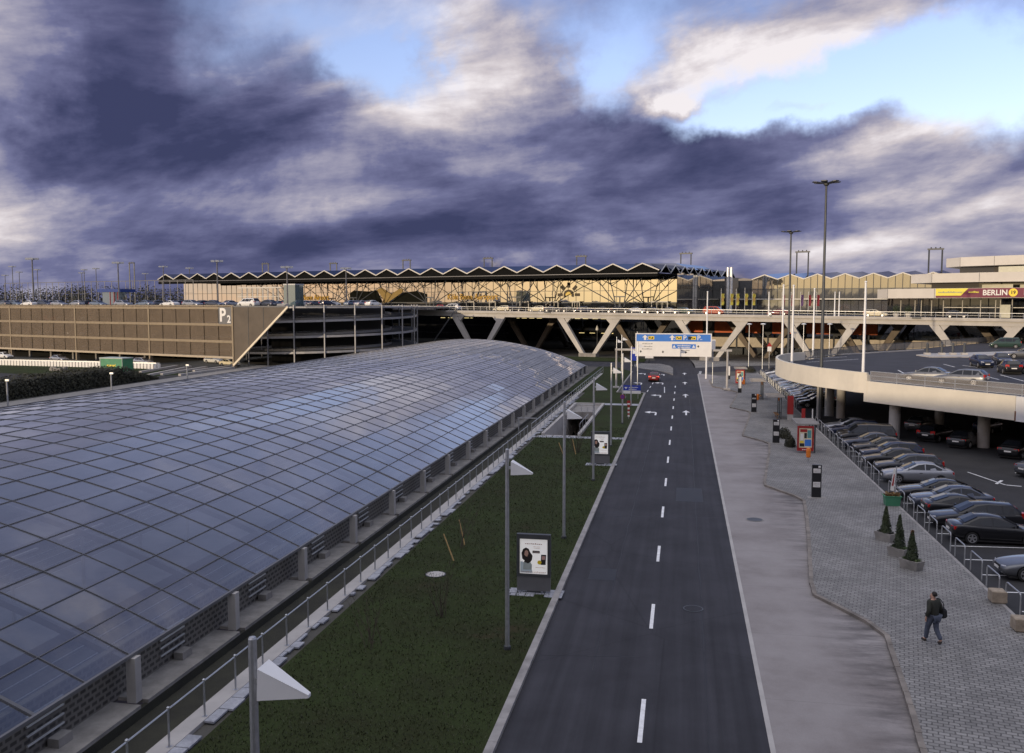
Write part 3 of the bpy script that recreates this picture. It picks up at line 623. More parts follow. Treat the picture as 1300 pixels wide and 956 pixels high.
m_ = MB(); m_.tube((p.x, p.y, 0), (p.x, p.y, 5.6), .09, .07, 8); m_.build('mast', mSteelD, gl_); m_ = MB(); m_.lathe([(.1, 0), (.42, .25), (.38, .6), (.12, 1.3), (.01, 1.5)], (p.x, p.y, 5.6), 12); m_.build('globe', mGlobe, gl_, 40)

# poster boards
mPoster, nt_, b_, _o = newmat('brightened poster sheet'); b_.inputs['Base Color'].default_value = (.80, .79, .77, 1); b_.inputs['Emission Color'].default_value = (1, .97, .93, 1); b_.inputs['Emission Strength'].default_value = .28  # faint glow added to brighten the sheets; no lamp inside
def poster_face(t, c, w, h, kind):
    # c: lower-left corner of the sheet facing -Y
    x0, y0, z0 = c; R_, U_ = (1, 0, 0), (0, 0, 1); N_ = (0, -1, 0)
    sh = MB(); sh.box(x0, y0, z0, x0+w, y0+.01, z0+h); o = sh.build('poster', mPoster, t)
    def P(u, v): return (x0+u*w, y0-.004, z0+v*h)
    def patch(nm, pts, mat, off=.004):
        b = MB(); b.ext([(x0+u*w, y0-off, z0+v*h) for u, v in pts], (0, .003, 0)); return b.build(nm, mat, o)
    pk = M('print hair', (.02, .014, .012), .7); sk = M('print skin', (.55, .33, .24), .7, var=.05); gr = M('print pale jacket', (.42, .47, .44), .7); bl = M('print pale blue', (.62, .72, .74), .7, var=.05)
    patch('printed_backdrop', [(.02, .02), (.45, .02), (.45, .10), (.1, .34), (.02, .34)], bl, .003)
    patch('printed_hair', [(.09, .42), (.06, .58), (.12, .70), (.22, .745), (.32, .71), (.37, .62), (.46, .52), (.44, .40), (.36, .30), (.22, .34)], pk, .006)
    patch('printed_jacket', [(.12, .12), (.14, .33), (.22, .37), (.38, .33), (.44, .26), (.43, .12)], gr, .009)
    patch('printed_face', [(.16, .54), (.18, .64), (.24, .675), (.30, .64), (.31, .56), (.27, .49), (.22, .49)], sk, .012)
    patch('printed_scarf', [(.15, .33), (.2, .42), (.30, .46), (.41, .42), (.38, .34), (.30, .29)], pk, .011)
    patch('printed_phone', [(.75, .27), (.93, .27), (.95, .56), (.77, .56)], mPrint, .006)
    patch('printed_screen', [(.79, .42), (.91, .42), (.92, .52), (.80, .52)], M('print rose', (.6, .36, .3), .7), .009)
    b = MB(); b.disc((x0+.71*w, y0-.005, z0+.335*h), .075*w, (0, -1, 0), 18); b.build('price_spot', mYel, o)
    b = MB(); b.ext([P(.46, .595), P(.72, .595), P(.72, .665), P(.46, .665)], (0, -.003, 0)); b.build('printed_label', mPrint, o)
    b = MB(); rn = random.Random(4)
    for (u, v, ww, hh) in ((.5, .865, .62, .045), (.6, .78, .26, .018), (.62, .74, .24, .018), (.75, .19, .36, .02), (.5, .06, .9, .02), (.5, .035, .86, .014)):
        scribble(b, (x0+u*w, y0, z0+v*h), R_, U_, ww*w, hh*h, 0, 9 if hh > .03 else 16, .006, rn)
    scribble(b, (x0+.59*w, y0-.006, z0+.63*h), R_, U_, .2*w, .03*h, 0, 5, .006, rn)
    b.build('lettering', M('print pale rose', (.55, .42, .38), .7, var=.05), o); return o
def poster_board(y, lb, s):
    t = thing('poster_board', lb, 'poster board', (-6.15, y, .1), 0, 'grey poster boards on the lawn')
    x, z = -6.15, .1; m_ = MB(); m_.box(x-.72, y-.09, z+.10, x+.72, y+.09, z+.72); m_.build('plinth', mGreyP, t)
    m_ = MB(); m_.box(x-.73, y-.11, z+.72, x-.60, y+.11, z+2.56); m_.box(x+.60, y-.11, z+.72, x+.73, y+.11, z+2.56); m_.box(x-.6, y-.11, z+.72, x+.6, y+.11, z+.84); m_.box(x-.6, y-.11, z+2.36, x+.6, y+.11, z+2.56); m_.box(x-.6, y+.02, z+.84, x+.6, y+.08, z+2.36); m_.build('frame', mSteelD, t)
    m_ = MB(); m_.box(x-.30, y-.06, z, x+.30, y+.06, z+.10); m_.build('foot', mSteelD, t)
    poster_face(t, (x-.6, y-.06, z+.84), 1.2, 1.52, s)
    rn = random.Random(int(y)); sl = MB()
    for i in range(6):
        for j in range(3):
            if rn.random() < .85: sl.box(x-1.1+i*.4, y-.55+j*.34, .09, x-1.1+i*.4+.37, y-.55+j*.34+.31, .118+rn.uniform(-.004, .004))
    sl2 = sl.build('paving_slabs', mGravel); struct(sl2)
poster_board(37.6, 'near grey poster board on the lawn showing a dark haired woman on a white sheet', 1)
poster_board(69.2, 'far grey poster board on the lawn, beside the paved strip near the stairwell', 2)

# stairwell
sw = thing('stairwell', 'sunken stair entrance with concrete parapets in the lawn beyond the far poster board', 'stairwell', (-11.1, 97, .1))
m_ = MB()
for a in ((PIT_X0-.3, PIT_Y0-.3, PIT_X0, PIT_Y1+.3), (PIT_X1, PIT_Y0-.3, PIT_X1+.3, PIT_Y1+.3), (PIT_X0, PIT_Y1, PIT_X1, PIT_Y1+.3)): m_.box(a[0], a[1], -3, a[2], a[3], .34)
m_.box(PIT_X0, PIT_Y0-.3, -.4, PIT_X1, PIT_Y0, .102); m_.build('parapet', mConc, sw)
m_ = MB()
for i in range(18): m_.box(PIT_X0, PIT_Y0+i*.36, -3.2, PIT_X1, PIT_Y0+(i+1)*.36, -.16*(i+1))
m_.build('steps', mConcD, sw); m_ = MB(); m_.poly([(PIT_X0, PIT_Y0+6.4, -2.9), (PIT_X1, PIT_Y0+6.4, -2.9), (PIT_X1, PIT_Y1, -2.9), (PIT_X0, PIT_Y1, -2.9)]); m_.build('landing', mLot, sw)
m_ = MB(); m_.box(PIT_X0, PIT_Y1-9, -.5, PIT_X1, PIT_Y1-8.6, .30); m_.box(PIT_X0, PIT_Y1-8.6, -.04, PIT_X1, PIT_Y1, .02); m_.build('roof_slab', mConcD, sw)
for x in (PIT_X0-.15, PIT_X1+.15):
    m_ = MB()
    for y in (84.5, 87, 89.5, 92): m_.tube((x, y, .34), (x, y, 1.2), .025, .025, 6)
    m_.tube((x, 84.5, 1.2), (x, 92, 1.2), .025, .025, 6); m_.build('handrail', mSteel, sw)
m_ = MB(); m_.tube((PIT_X0, PIT_Y1-8.8, 1.15), (PIT_X1, PIT_Y1-8.8, 1.15), .03, .03, 6)
for i in range(5): m_.tube((PIT_X0+.1+i*.72, PIT_Y1-8.8, .3), (PIT_X0+.1+i*.72, PIT_Y1-8.8, 1.15), .025, .025, 6)
m_.build('handrail', mSteel, sw)
m_ = MB(); m_.tube((-15.6, 86, -1.4), (-15.6, 86, 1.4), .06, .06, 8); m_.beam((-15.7, 86, 1.4), (-13.8, 86, 1.4), .1, .08); o = m_.build('cantilever_bracket', mSteel); tag(o, 'grey bracket post reaching from the trench over to the stairwell wall', 'bracket post')
# bare young trees held by stakes
def bare_shrub(x, y, h, n, seed, lb, mat=mBark, r=1.0):
    rn = random.Random(seed); t = thing('bare_shrub', lb, 'shrub', (x, y, .1)); m_ = MB(); tw = MB()
    for _ in range(n):
        a = rn.uniform(0, 6.28); sp = rn.uniform(.1, .5)*r; p = Vector((x+rn.uniform(-.2, .2)*r, y+rn.uniform(-.2, .2)*r, .1)); d = Vector((math.cos(a)*sp, math.sin(a)*sp, 1)).normalized()
        q = p
        for s_ in range(4):
            q2 = q+d*(h/4*rn.uniform(.8, 1.1)); m_.tube(q, q2, .016*(1-s_*.2), .016*(1-(s_+1)*.2), 4, cap=False)
            for _k in range(3):
                e = (d+Vector((rn.uniform(-1, 1), rn.uniform(-1, 1), rn.uniform(0, .6)))*.7).normalized(); tw.tube(q2, q2+e*h*rn.uniform(.1, .22), .006, .003, 3, cap=False)
            q = q2; d = (d+Vector((rn.uniform(-1, 1), rn.uniform(-1, 1), 0))*.15).normalized()
    m_.merge(tw); m_.build('stems', mat, t)
bare_shrub(-10.9, 44.0, 2.6, 5, 1, 'young bare tree tied between two leaning stakes on the near lawn')
bare_shrub(-8.6, 74.5, 2.2, 16, 2, 'dense bare brown shrub on the lawn in front of the stairwell')
bare_shrub(-9.3, 34.0, 2.0, 9, 3, 'thin bare shrub on the dark lawn nearest the viewer')
bare_shrub(-10.8, 30.5, 1.7, 8, 4, 'faint bare shrub on the dark lawn next to the trench railing', r=1.4)
for px, py, dx, dy, lb in ((576, 712, -.55, .2, 'left leaning pine stake of the young tree on the near lawn'), (590, 692, -.35, .25, 'right leaning pine stake of the young tree on the near lawn'), (717, 582, -.5, .1, 'leaning pine stake left of the brown shrub'), (731, 577, -.3, .2, 'leaning pine stake right of the brown shrub')):
    p = g(px, py, .1); m_ = MB(); m_.tube(p, p+Vector((dx, dy, 1.25)), .035, .03, 6); tag(m_.build('stake', mStake), lb, 'stake')

# direction sign at the junction, traffic signs
p = g(802, 506, .1); t = thing('direction_sign', 'small blue and white direction board low on the lawn edge by the left lane', 'sign', p)
m_ = MB(); m_.box(p.x-1.15, p.y-.04, .75, p.x+1.15, p.y+.04, 1.15); m_.build('white_panel', mSignW, t)
m_ = MB(); m_.box(p.x-1.15, p.y-.04, 1.15, p.x+1.15, p.y+.04, 1.85); o = m_.build('blue_panel', mBlueD, t)
m_ = MB(); m_.ext([(p.x-.98, p.y-.05, 1.6), (p.x-.55, p.y-.05, 1.6), (p.x-.76, p.y-.05, 1.33)], (0, .008, 0)); rn = random.Random(2); scribble(m_, (p.x+.2, p.y-.04, 1.58), (1, 0, 0), (0, 0, 1), 1.2, .13, 0, 8, .006, rn); scribble(m_, (p.x+.1, p.y-.04, 1.33), (1, 0, 0), (0, 0, 1), 1.0, .13, 0, 7, .006, rn); m_.build('lettering', mWhiteP, o)
m_ = MB(); 
for dx in (-.8, .8): m_.tube((p.x+dx, p.y+.08, 0), (p.x+dx, p.y+.08, 1.8), .035, .035, 6)
m_.build('posts', mSteel, t)
x, y = -6.05, 93.4; m_ = MB(); t = thing('no_stopping_sign', 'round blue no-stopping sign with red cross fixed to a wedge lamp mast', 'sign', (x, y-.11, 2.9)); m_.disc((x, y-.10, 2.9), .24, (0, -1, 0), 20, 0, .01); m_.build('disc', mBlueD, t)
m_ = MB()
for i in range(24):
    a, b = 2*math.pi*i/24, 2*math.pi*(i+1)/24; m_.ext([(x+q*math.cos(w), y-.113, 2.9+q*math.sin(w)) for q, w in ((.19, a), (.245, a), (.245, b), (.19, b))], (0, .004, 0))
m_.beam((x-.15, y-.112, 2.75), (x+.15, y-.112, 3.05), .05, .006, (0, 1, 0)); m_.beam((x-.15, y-.1125, 3.05), (x+.15, y-.1125, 2.75), .05, .005, (0, 1, 0)); m_.build('red_cross', mRed, t)
p = g(798, 532, .1); t = thing('marker_post', 'narrow red and white striped marker post on the lawn by the road', 'marker post', p); m_ = MB(); m_.tube(p, p+Vector((0, 0, 1.9)), .03, .03, 6); m_.build('post', mSteel, t)
for i in range(6):
    m_ = MB(); m_.box(p.x-.1, p.y-.05, .35+i*.2, p.x+.1, p.y-.03, .55+i*.2-.002); m_.build('stripe', mRed if i % 2 else mSignW, t)
m_ = MB(); m_.box(p.x-.18, p.y-.06, 1.55, p.x+.18, p.y-.03, 2.1); o = m_.build('plate', mRed, t); m_ = MB(); m_.box(p.x-.13, p.y-.066, 1.65, p.x+.13, p.y-.06, 1.82); m_.build('white_bar', mSignW, o)
for px, d, w, h, z0, mt, nm, lb in ((824.5, 190, 1.7, 3.3, 1.0, mSignW, 'light_box', 'white poster light box standing on the traffic island'), (804.5, 178, 1.25, 2.6, 1.2, mBlueD, 'blue_board', 'dark blue upright board standing on the grass left of the island')):
    p = pd(px, d); t = thing(nm, lb, 'sign', p); m_ = MB(); m_.cbox((p.x, p.y, z0), w, .2, h, YAW); o = m_.build('panel', mt, t); m_ = MB(); m_.tube((p.x, p.y, 0), (p.x, p.y, z0), .14, .14, 8); m_.build('post', mSteelD, t)
    if mt is mSignW:
        m_ = MB(); m_.cbox((p.x-.2, p.y-.12, z0+.8), .5, .02, 1.2, YAW); m_.build('printed_figure', mPrint, o); m_ = MB(); m_.cbox((p.x+.35, p.y-.12, z0+1.0), .3, .02, .5, YAW); m_.build('printed_spot', mYel, o)
    else:
        m_ = MB(); scribble(m_, (p.x, p.y-.1, z0+2.1), RT, (0, 0, 1), .9, .2, 0, 5, .01); scribble(m_, (p.x, p.y-.1, z0+1.6), RT, (0, 0, 1), .8, .14, 0, 6, .01); m_.build('lettering', mWhiteP, o)

# ---------------------------------------------------------------- sign gantry over the road
GY = 133.0
gt = thing('sign_gantry', 'wide white sign panel with a blue top band on a beam over the road', 'sign gantry', (6.3, GY, 0))
gx0, gx1 = onp(807.5, Vector((0, GY))), onp(901.5, Vector((0, GY)))
X0 = ray(807.5, CY); X0 = X0[0]/X0[1]*GY; X1 = ray(901.5, CY); X1 = X1[0]/X1[1]*GY
Z1, Z0 = zp(423.8, GY*.985), zp(450.6, GY*.985); ZB = Z1-(Z1-Z0)*.34
m_ = MB(); m_.box(X0, GY-.12, Z0, X1, GY+.12, ZB); m_.build('white_panel', mSignW, gt)
m_ = MB(); m_.box(X0, GY-.12, ZB, X1, GY+.12, Z1); bp = m_.build('blue_panel', mBlue, gt)
m_ = MB(); b = .14; m_.box(X0-b, GY-.15, Z0-b, X0, GY+.15, Z1+b); m_.box(X1, GY-.15, Z0-b, X1+b, GY+.15, Z1+b); m_.box(X0, GY-.15, Z1, X1, GY+.15, Z1+b); m_.box(X0, GY-.15, Z0-b, X1, GY+.15, Z0); m_.build('frame', mSignW, gt)
WP = X1-X0
def gp(px): return X0+(px-807.5)/94*WP
ww = MB(); F_ = GY-.125
def glet(s, px, z, size, mb, sx=1.0): mb.merge(text_mb(s, size, (gp(px), F_, z), (1, 0, 0), (0, 0, 1), .008, sx=sx, bold=.012))
zm = (ZB+Z1)/2
for px in (818.5, 853): ww.ext([(gp(px)-.42, F_, zm+.05), (gp(px), F_, zm+.42), (gp(px)+.42, F_, zm+.05), (gp(px)+.15, F_, zm+.05), (gp(px)+.15, F_, zm-.32), (gp(px)-.15, F_, zm-.32), (gp(px)-.15, F_, zm+.05)], (0, -.01, 0))
for px in (821.2, 855.5, 871.2, 889): glet('.', px+.4, zm-.05, .7, ww)
glet('P', 869, zm, .95, ww); glet('P', 886.5, zm, .95, ww); glet('...', 889.5, zm-.05, .5, ww)
ww.build('lettering', mSignW, bp)
for px in (826.5, 861.3, 879.3):
    m_ = MB(); m_.box(gp(px)-.42, F_-.012, zm-.24, gp(px)+.42, F_, zm+.24); o = m_.build('yellow_tag', mYel, bp); m_ = MB(); m_.merge(text_mb('P', .40, (gp(px)-.22, F_-.014, zm), (1, 0, 0), (0, 0, 1), .006, bold=.02)); scribble(m_, (gp(px)+.12, F_-.012, zm), (1, 0, 0), (0, 0, 1), .4, .3, 0, 2, .006); m_.build('lettering', mPrint, o)
m_ = MB(); m_.box(gp(875.2)-.24, F_-.014, zm-.22, gp(875.2)+.2, F_, zm+.22); m_.build('black_tag', mPrint, bp)
m_ = MB(); rn = random.Random(8)
for i, z in enumerate((ZB-.32, ZB-.72, ZB-1.08)): scribble(m_, (gp(821.5), F_, z), (1, 0, 0), (0, 0, 1), 1.5, .17, 0, 9, .006, rn)
scribble(m_, (gp(870), F_, ZB-1.26), (1, 0, 0), (0, 0, 1), 1.2, .13, 0, 9, .006, rn); m_.build('lettering', mGrey, gt)
m_ = MB(); bx, bz = gp(868), ZB-.68; m_.box(gp(853), F_-.012, bz-.32, gp(883), F_, bz+.32); o = m_.build('blue_box', mBlue, gt)
m_ = MB()
for px in (855.7, 880.3): m_.ext([(gp(px)-.22, F_-.013, bz-.2), (gp(px)+.22, F_-.013, bz-.2), (gp(px), F_-.013, bz+.22)], (0, -.006, 0))
scribble(m_, (bx, F_-.012, bz+.12), (1, 0, 0), (0, 0, 1), 1.9, .2, 0, 11, .006, rn); scribble(m_, (bx, F_-.012, bz-.15), (1, 0, 0), (0, 0, 1), 1.7, .2, 0, 10, .006, rn); m_.build('lettering', mSignW, o)
m_ = MB()
for px, z in ((813.2, Z0+.55), (841.5, Z0+.5), (870.5, Z0+.48), (886, bz)): m_.ext([(gp(px)-.13, F_, z), (gp(px), F_, z-.2), (gp(px)+.13, F_, z), (gp(px), F_, z+.2)], (0, -.006, 0)); m_.beam((gp(px)-.17, F_-.003, z), (gp(px)+.17, F_-.003, z), .05, .006, (0, 1, 0))
m_.build('arrow_marks', mPrint, gt)
zb = (Z0+Z1)/2-.75
m_ = MB(); m_.box(X0-3.1, GY+.16, zb-.14, 6.9, GY+.44, zb+.14); m_.build('beam', mConc, gt)
m_ = MB(); m_.tube((6.3, GY+.3, .12), (6.3, GY+.3, zb-.14), .17, .15, 10); m_.cbox((6.3, GY+.3, .1), .9, .9, .25); m_.build('post', mConc, gt)
m_ = MB(); m_.tube((X0-2.9, GY+.3, .1), (X0-2.9, GY+.3, zb-.14), .15, .13, 10); m_.cbox((X0-2.9, GY+.3, .06), .9, .9, .25); m_.build('post', mConc, gt)
p = pd(905.5, 140); t = thing('small_sign', 'small white upright sign just behind the right end of the gantry panel', 'sign', p); m_ = MB(); m_.cbox((p.x, p.y, 5.3), .7, .1, 1.6); m_.build('panel', mSignW, t); m_ = MB(); m_.tube((p.x, p.y+.1, 0), (p.x, p.y+.1, 6.9), .07, .07, 8); m_.build('post', mSteel, t)

# ================================================================ SIDEWALK FURNITURE
# black information steles
def stele(x, y, lb, first_):
    t = thing('information_stele', lb, 'information pillar', (x, y, .12), 0, 'black information steles along the bus bays')
    m_ = MB(); m_.box(x-.29, y-.11, .12, x+.29, y+.11, 2.22); m_.build('body', mBlack, t)
    for z0, z1, w in ((1.70, 1.98, .22), (.78, 1.12, .22)) if first_ else ((.70, 1.10, .22), (1.6, 1.75, .2)):
        m_ = MB(); m_.box(x-w, y-.118, z0, x+w, y-.112, z1); o = m_.build('notice', mSignW, t); m_ = MB()
        for q in range(3): scribble(m_, (x, y-.118, z0+(z1-z0)*(.25+.25*q)), (1, 0, 0), (0, 0, 1), w*1.6, .04, 0, 7, .004)
        m_.build('lettering', mGrey, o)
    m_ = MB(); m_.box(x+.08, y-.118, 2.04, x+.22, y-.112, 2.17); m_.build('number_plate', mSignW, t)
    m_ = MB(); m_.ext([(x-.55, y-.5, .118), (x+.6, y-.45, .118), (x+.6, y+.3, .118), (x-.55, y+.2, .118)], (0, 0, .006)); m_.build('base_plate', mConcD, t)
SL = ['nearest black information stele, standing alone on the paving', 'black information stele left of the red framed shelter', 'black information stele third along the bus bays', 'black information stele with a tall white panel, fourth along the bays', 'furthest black information stele, beside the gantry post']
for i, (px, py) in enumerate(((1036, 631), (985, 562), (957, 523), (939, 498.5), (925, 481.5))):
    p = g(px, py, .12)
    if i < 3: stele(p.x, p.y, SL[i], i < 2)
    else:
        t = thing('information_stele', SL[i], 'information pillar', (p.x, p.y, .12), 0, 'black information steles along the bus bays'); m_ = MB(); m_.box(p.x-.25, p.y-.1, .12, p.x+.25, p.y+.1, 2.5); m_.build('body', mBlack, t); m_ = MB(); m_.box(p.x-.19, p.y-.11, .75, p.x+.19, p.y-.105, 2.35); m_.build('notice', mSignW, t)
# orange litter bins on posts
def make_bin():
    t = thing('litter_bin', 'x', 'litter bin', group='orange litter bins'); m_ = MB(); m_.tube((0, .16, 0), (0, .16, 1.15), .04, .04, 8); m_.build('post', mSteel, t)
    m_ = MB(); m_.lathe([(.13, .45), (.17, .5), (.19, 1.02), (.15, 1.06)], (0, 0, 0), 14); m_.build('bucket', mOrange, t, 35)
    m_ = MB(); m_.lathe([(.15, 1.06), (.18, 1.08), (.14, 1.18), (.02, 1.22)], (0, 0, 0), 14); m_.build('hood', mOrange, t, 35); return t
b0 = make_bin(); BL = [(1026, 588, 'nearest orange litter bin, right of the red framed shelter'), (984.5, 548, 'orange litter bin just behind the second black stele'), (961.5, 512.5, 'orange litter bin behind the third black stele'), (944, 492, 'furthest orange litter bin, beside the red and yellow shelter panel')]
for i, (px, py, lb) in enumerate(BL):
    o = b0 if i == 0 else dup(b0); o.location = g(px, py, .12); o['label'] = lb
# bus shelters
mRoofS = M('shelter roof sheet', (.30, .28, .26), .7, var=.2); mShGl = mirror_glass('shelter glass', (.8, .85, .88), None, .10, .02, (.72, .76, .77), .9)
def shelter(x, y, lb, panel):
    t = thing('bus_shelter', lb, 'bus shelter', (x, y, .12), 0, 'flat roofed bus shelters'); z = .12
    m_ = MB(); m_.box(x-.95, y-1.9, z+2.35, x+.75, y+1.9, z+2.45); m_.box(x-1.0, y-1.95, z+2.31, x-.95, y+1.95, z+2.49); m_.box(x+.75, y-1.95, z+2.31, x+.8, y+1.95, z+2.49)
    for k in range(5): m_.beam((x-.93, y-1.5+k*.75, z+2.47), (x+.73, y-1.5+k*.75, z+2.47), .08, .05)
    m_.build('roof', mRoofS, t)
    for sx_ in (.5,):
        for sy_ in (-1.7, 0, 1.7): m_ = MB(); m_.box(x+sx_-.05, y+sy_-.05, z, x+sx_+.05, y+sy_+.05, z+2.35); m_.build('post', mSteelD, t)
    m_ = MB(); m_.box(x+.49, y-1.62, z+.25, x+.51, y-.06, z+2.2); m_.box(x+.49, y+.06, z+.25, x+.51, y+1.62, z+2.2); m_.build('back_glass', mShGl, t)
    m_ = MB(); m_.box(x-.05, y-1.4, z+.42, x+.35, y+1.0, z+.48); m_.beam((x+.15, y-1.2, z), (x+.15, y-1.2, z+.42), .06); m_.beam((x+.15, y+.8, z), (x+.15, y+.8, z+.42), .06); m_.build('bench', mWood, t)
    if panel:
        m_ = MB(); yy = y-1.86; a, b_ = x-.92, x+.38
        m_.box(a, yy-.1, z+.18, b_, yy+.1, z+.42); m_.box(a, yy-.1, z+.42, a+.12, yy+.1, z+2.1); m_.box(b_-.12, yy-.1, z+.42, b_, yy+.1, z+2.1); m_.box(a, yy-.1, z+2.1, b_, yy+.1, z+2.25); m_.box(a+.12, yy-.02, z+.42, b_-.12, yy+.08, z+2.1); o = m_.build('poster_frame', mRed, t)
        m_ = MB(); m_.box(a+.14, yy-.05, z+.45, b_-.14, yy-.022, z+2.07); s_ = m_.build('poster', M('print cream', (.7, .62, .42), .6), o)
        for (u0, v0, u1, v1, mt) in ((.08, .80, .62, .95, mRed), (.05, .05, .42, .22, mPrint), (.45, .08, .95, .42, mBlue), (.10, .38, .34, .72, mSignW), (.40, .48, .60, .76, mPrint), (.64, .5, .94, .9, M('print teal', (.1, .3, .3), .6)), (.06, .24, .36, .34, mYel)):
            W_, H_ = b_-a-.28, 1.62; m_ = MB(); m_.box(a+.14+u0*W_, yy-.056-.001*v0, z+.45+v0*H_, a+.14+u1*W_, yy-.05, z+.45+v1*H_); m_.build('printed_block', mt, s_)
        m_ = MB(); scribble(m_, (x-.27, yy-.1, z+.3), (1, 0, 0), (0, 0, 1), .5, .08, 0, 5, .004); m_.build('lettering', mSignW, o)
    return t
shelter(10.35, 79.5, 'near flat roofed bus shelter with a red framed poster panel', True)
shelter(9.9, 101.5, 'open flat roofed bus shelter, second along, without poster', False)
shelter(9.7, 121.5, 'small open flat roofed bus shelter, third along, near the white parapet', False)
shelter(8.9, 144.0, 'furthest bus shelter with a yellow and red poster panel, near the gantry post', True)
# red ticket pillars and lean signs
for i, (px, py, lb) in enumerate(((1003, 533, 'tall red pillar with a pale foot at the end of the shelter roof'), (1019.5, 540, 'short slim red pillar standing by the car park columns'))):
    p = g(px, py, .12); h = (2.55, 1.7)[i]; w = (.30, .17)[i]; t = thing('red_pillar', lb, 'pillar', p); m_ = MB(); m_.cbox((p.x, p.y, .12), w*1.9, w*1.2, .6); m_.build('foot', mConc, t); m_ = MB(); m_.cbox((p.x, p.y, .72), w*2, w*1.3, h-.6); m_.build('body', mRed, t)
p = g(1136, 641, .12); t = thing('leaning_banner', 'white leaning banner sign on a pole behind the green planter', 'banner', p); m_ = MB(); m_.tube(p, p+Vector((.05, .1, 2.4)), .03, .03, 6); m_.build('pole', mSteel, t); m_ = MB(); m_.ext([p+Vector(q) for q in ((-.30, 0, .9), (-.08, 0, .85), (.02, .06, 2.2), (-.12, .06, 2.25))], (0, .02, 0)); o = m_.build('cloth', mSignW, t); m_ = MB(); m_.ext([p+Vector(q) for q in ((-.22, -.01, 1.2), (-.12, -.01, 1.18), (-.05, .04, 1.9), (-.1, .04, 1.9))], (0, .005, 0)); m_.build('printed_stripe', mRed, o)
p = g(1031, 546, .12); t = thing('white_post', 'thin white pointed post by the car park entrance columns', 'post', p); m_ = MB(); m_.lathe([(.16, 0), (.14, .2), (.07, .25), (.05, 2.0), (.01, 2.1)], p, 10); m_.build('shaft', mSignW, t)
# green planter with wooden rim and dry planting
p = g(1132, 641, .12); t = thing('green_planter', 'green planter tub with straw coloured planting by the railing', 'planter', p); m_ = MB(); m_.loft([[(p.x+a*.40, p.y+b_*.32, .12) for a, b_ in ((-1, -1), (1, -1), (1, 1), (-1, 1))], [(p.x+a*.46, p.y+b_*.38, .68) for a, b_ in ((-1, -1), (1, -1), (1, 1), (-1, 1))]]); m_.build('tub', M('green plastic tub', (.06, .24, .13), .5, var=.1), t)
m_ = MB()
for a, b_, c_, d_ in ((-.50, -.42, .50, -.36), (-.50, .36, .50, .42), (-.50, -.36, -.44, .36), (.44, -.36, .50, .36)): m_.box(p.x+a, p.y+b_, .68, p.x+c_, p.y+d_, .73)
m_.build('rim', M('green plastic tub', (.06, .24, .13)), t)
rn = random.Random(3); m_ = MB(); leaves(m_, lambda: ((p.x+rn.uniform(-.43, .43), p.y+rn.uniform(-.34, .34), rn.uniform(.66, .88)), (0, 0, 1)), 500, .12, rn); m_.build('dry_plants', leafmat('straw plants', (.16, .09, .03), (.30, .19, .07)), t)
# three conifer troughs
def conifer(px, py, h, rz, lb, tip, seed):
    rn = random.Random(seed); p = g(px, py, .12); t = thing('conifer_trough', lb, 'planter', p, 0, 'concrete troughs with clipped conifers'); x, y = p.x, p.y
    R_ = Matrix.Rotation(rz, 4, 'Z'); q = MB(); A = [(a*.42, b_*.24, 0) for a, b_ in ((-1, -1), (1, -1), (1, 1), (-1, 1))]; B = [(a*.50, b_*.29, .44) for a, b_ in ((-1, -1), (1, -1), (1, 1), (-1, 1))]; C_ = [(a*.44, b_*.23, .44) for a, b_ in ((-1, -1), (1, -1), (1, 1), (-1, 1))]; D = [(a*.43, b_*.22, .36) for a, b_ in ((-1, -1), (1, -1), (1, 1), (-1, 1))]
    q.loft([A, B, C_, D], True, True); q.xf(Matrix.Translation(p) @ R_); q.build('trough', mConcD, t)
    q = MB(); q.tube((x, y, .5), (x, y, .5+h*.9), .04, .01, 6); q.build('trunk', mBark, t); q = MB()
    def f():
        z = rn.random()**1.5; a = rn.uniform(0, 6.28); r = (.26*(1-z)**.75+.02)*(rn.random()**.35)*(1+.18*math.sin(3*a+z*7)); return (x+r*math.cos(a), y+r*math.sin(a), .58+z*h), (math.cos(a), math.sin(a), .9)
    leaves(q, f, 2600, .085, rn); q.build('foliage', mLeafD, t)
    if tip: q = MB(); leaves(q, lambda: ((x+rn.gauss(0, .035), y+rn.gauss(0, .035), .58+h*rn.uniform(.85, 1.02)), (0, 0, 1)), 130, .07, rn); q.build('dry_tip', mBarkR, t)
    q = MB(); leaves(q, lambda: tuple((R_ @ Vector((rn.uniform(-.40, .40), rn.uniform(-.2, .2), rn.uniform(.36, .52)))+p)[:]) and ((R_ @ Vector((rn.uniform(-.40, .40), rn.uniform(-.2, .2), rn.uniform(.36, .52)))+p), (0, 0, 1)), 420, .09, rn); q.build('ground_plants', mLeafT if seed == 1 else leafmat('low green plants', (.04, .07, .02), (.10, .14, .04)), t)
conifer(1124, 686, 1.35, -.85, 'concrete trough with a conifer, furthest of the row of three', False, 1)
conifer(1141, 706, 1.6, -.85, 'concrete trough with the tallest conifer, middle of the row of three', False, 2)
conifer(1157, 722, 1.35, -.85, 'concrete trough with a conifer with a rusty tip, nearest of the three', True, 3)
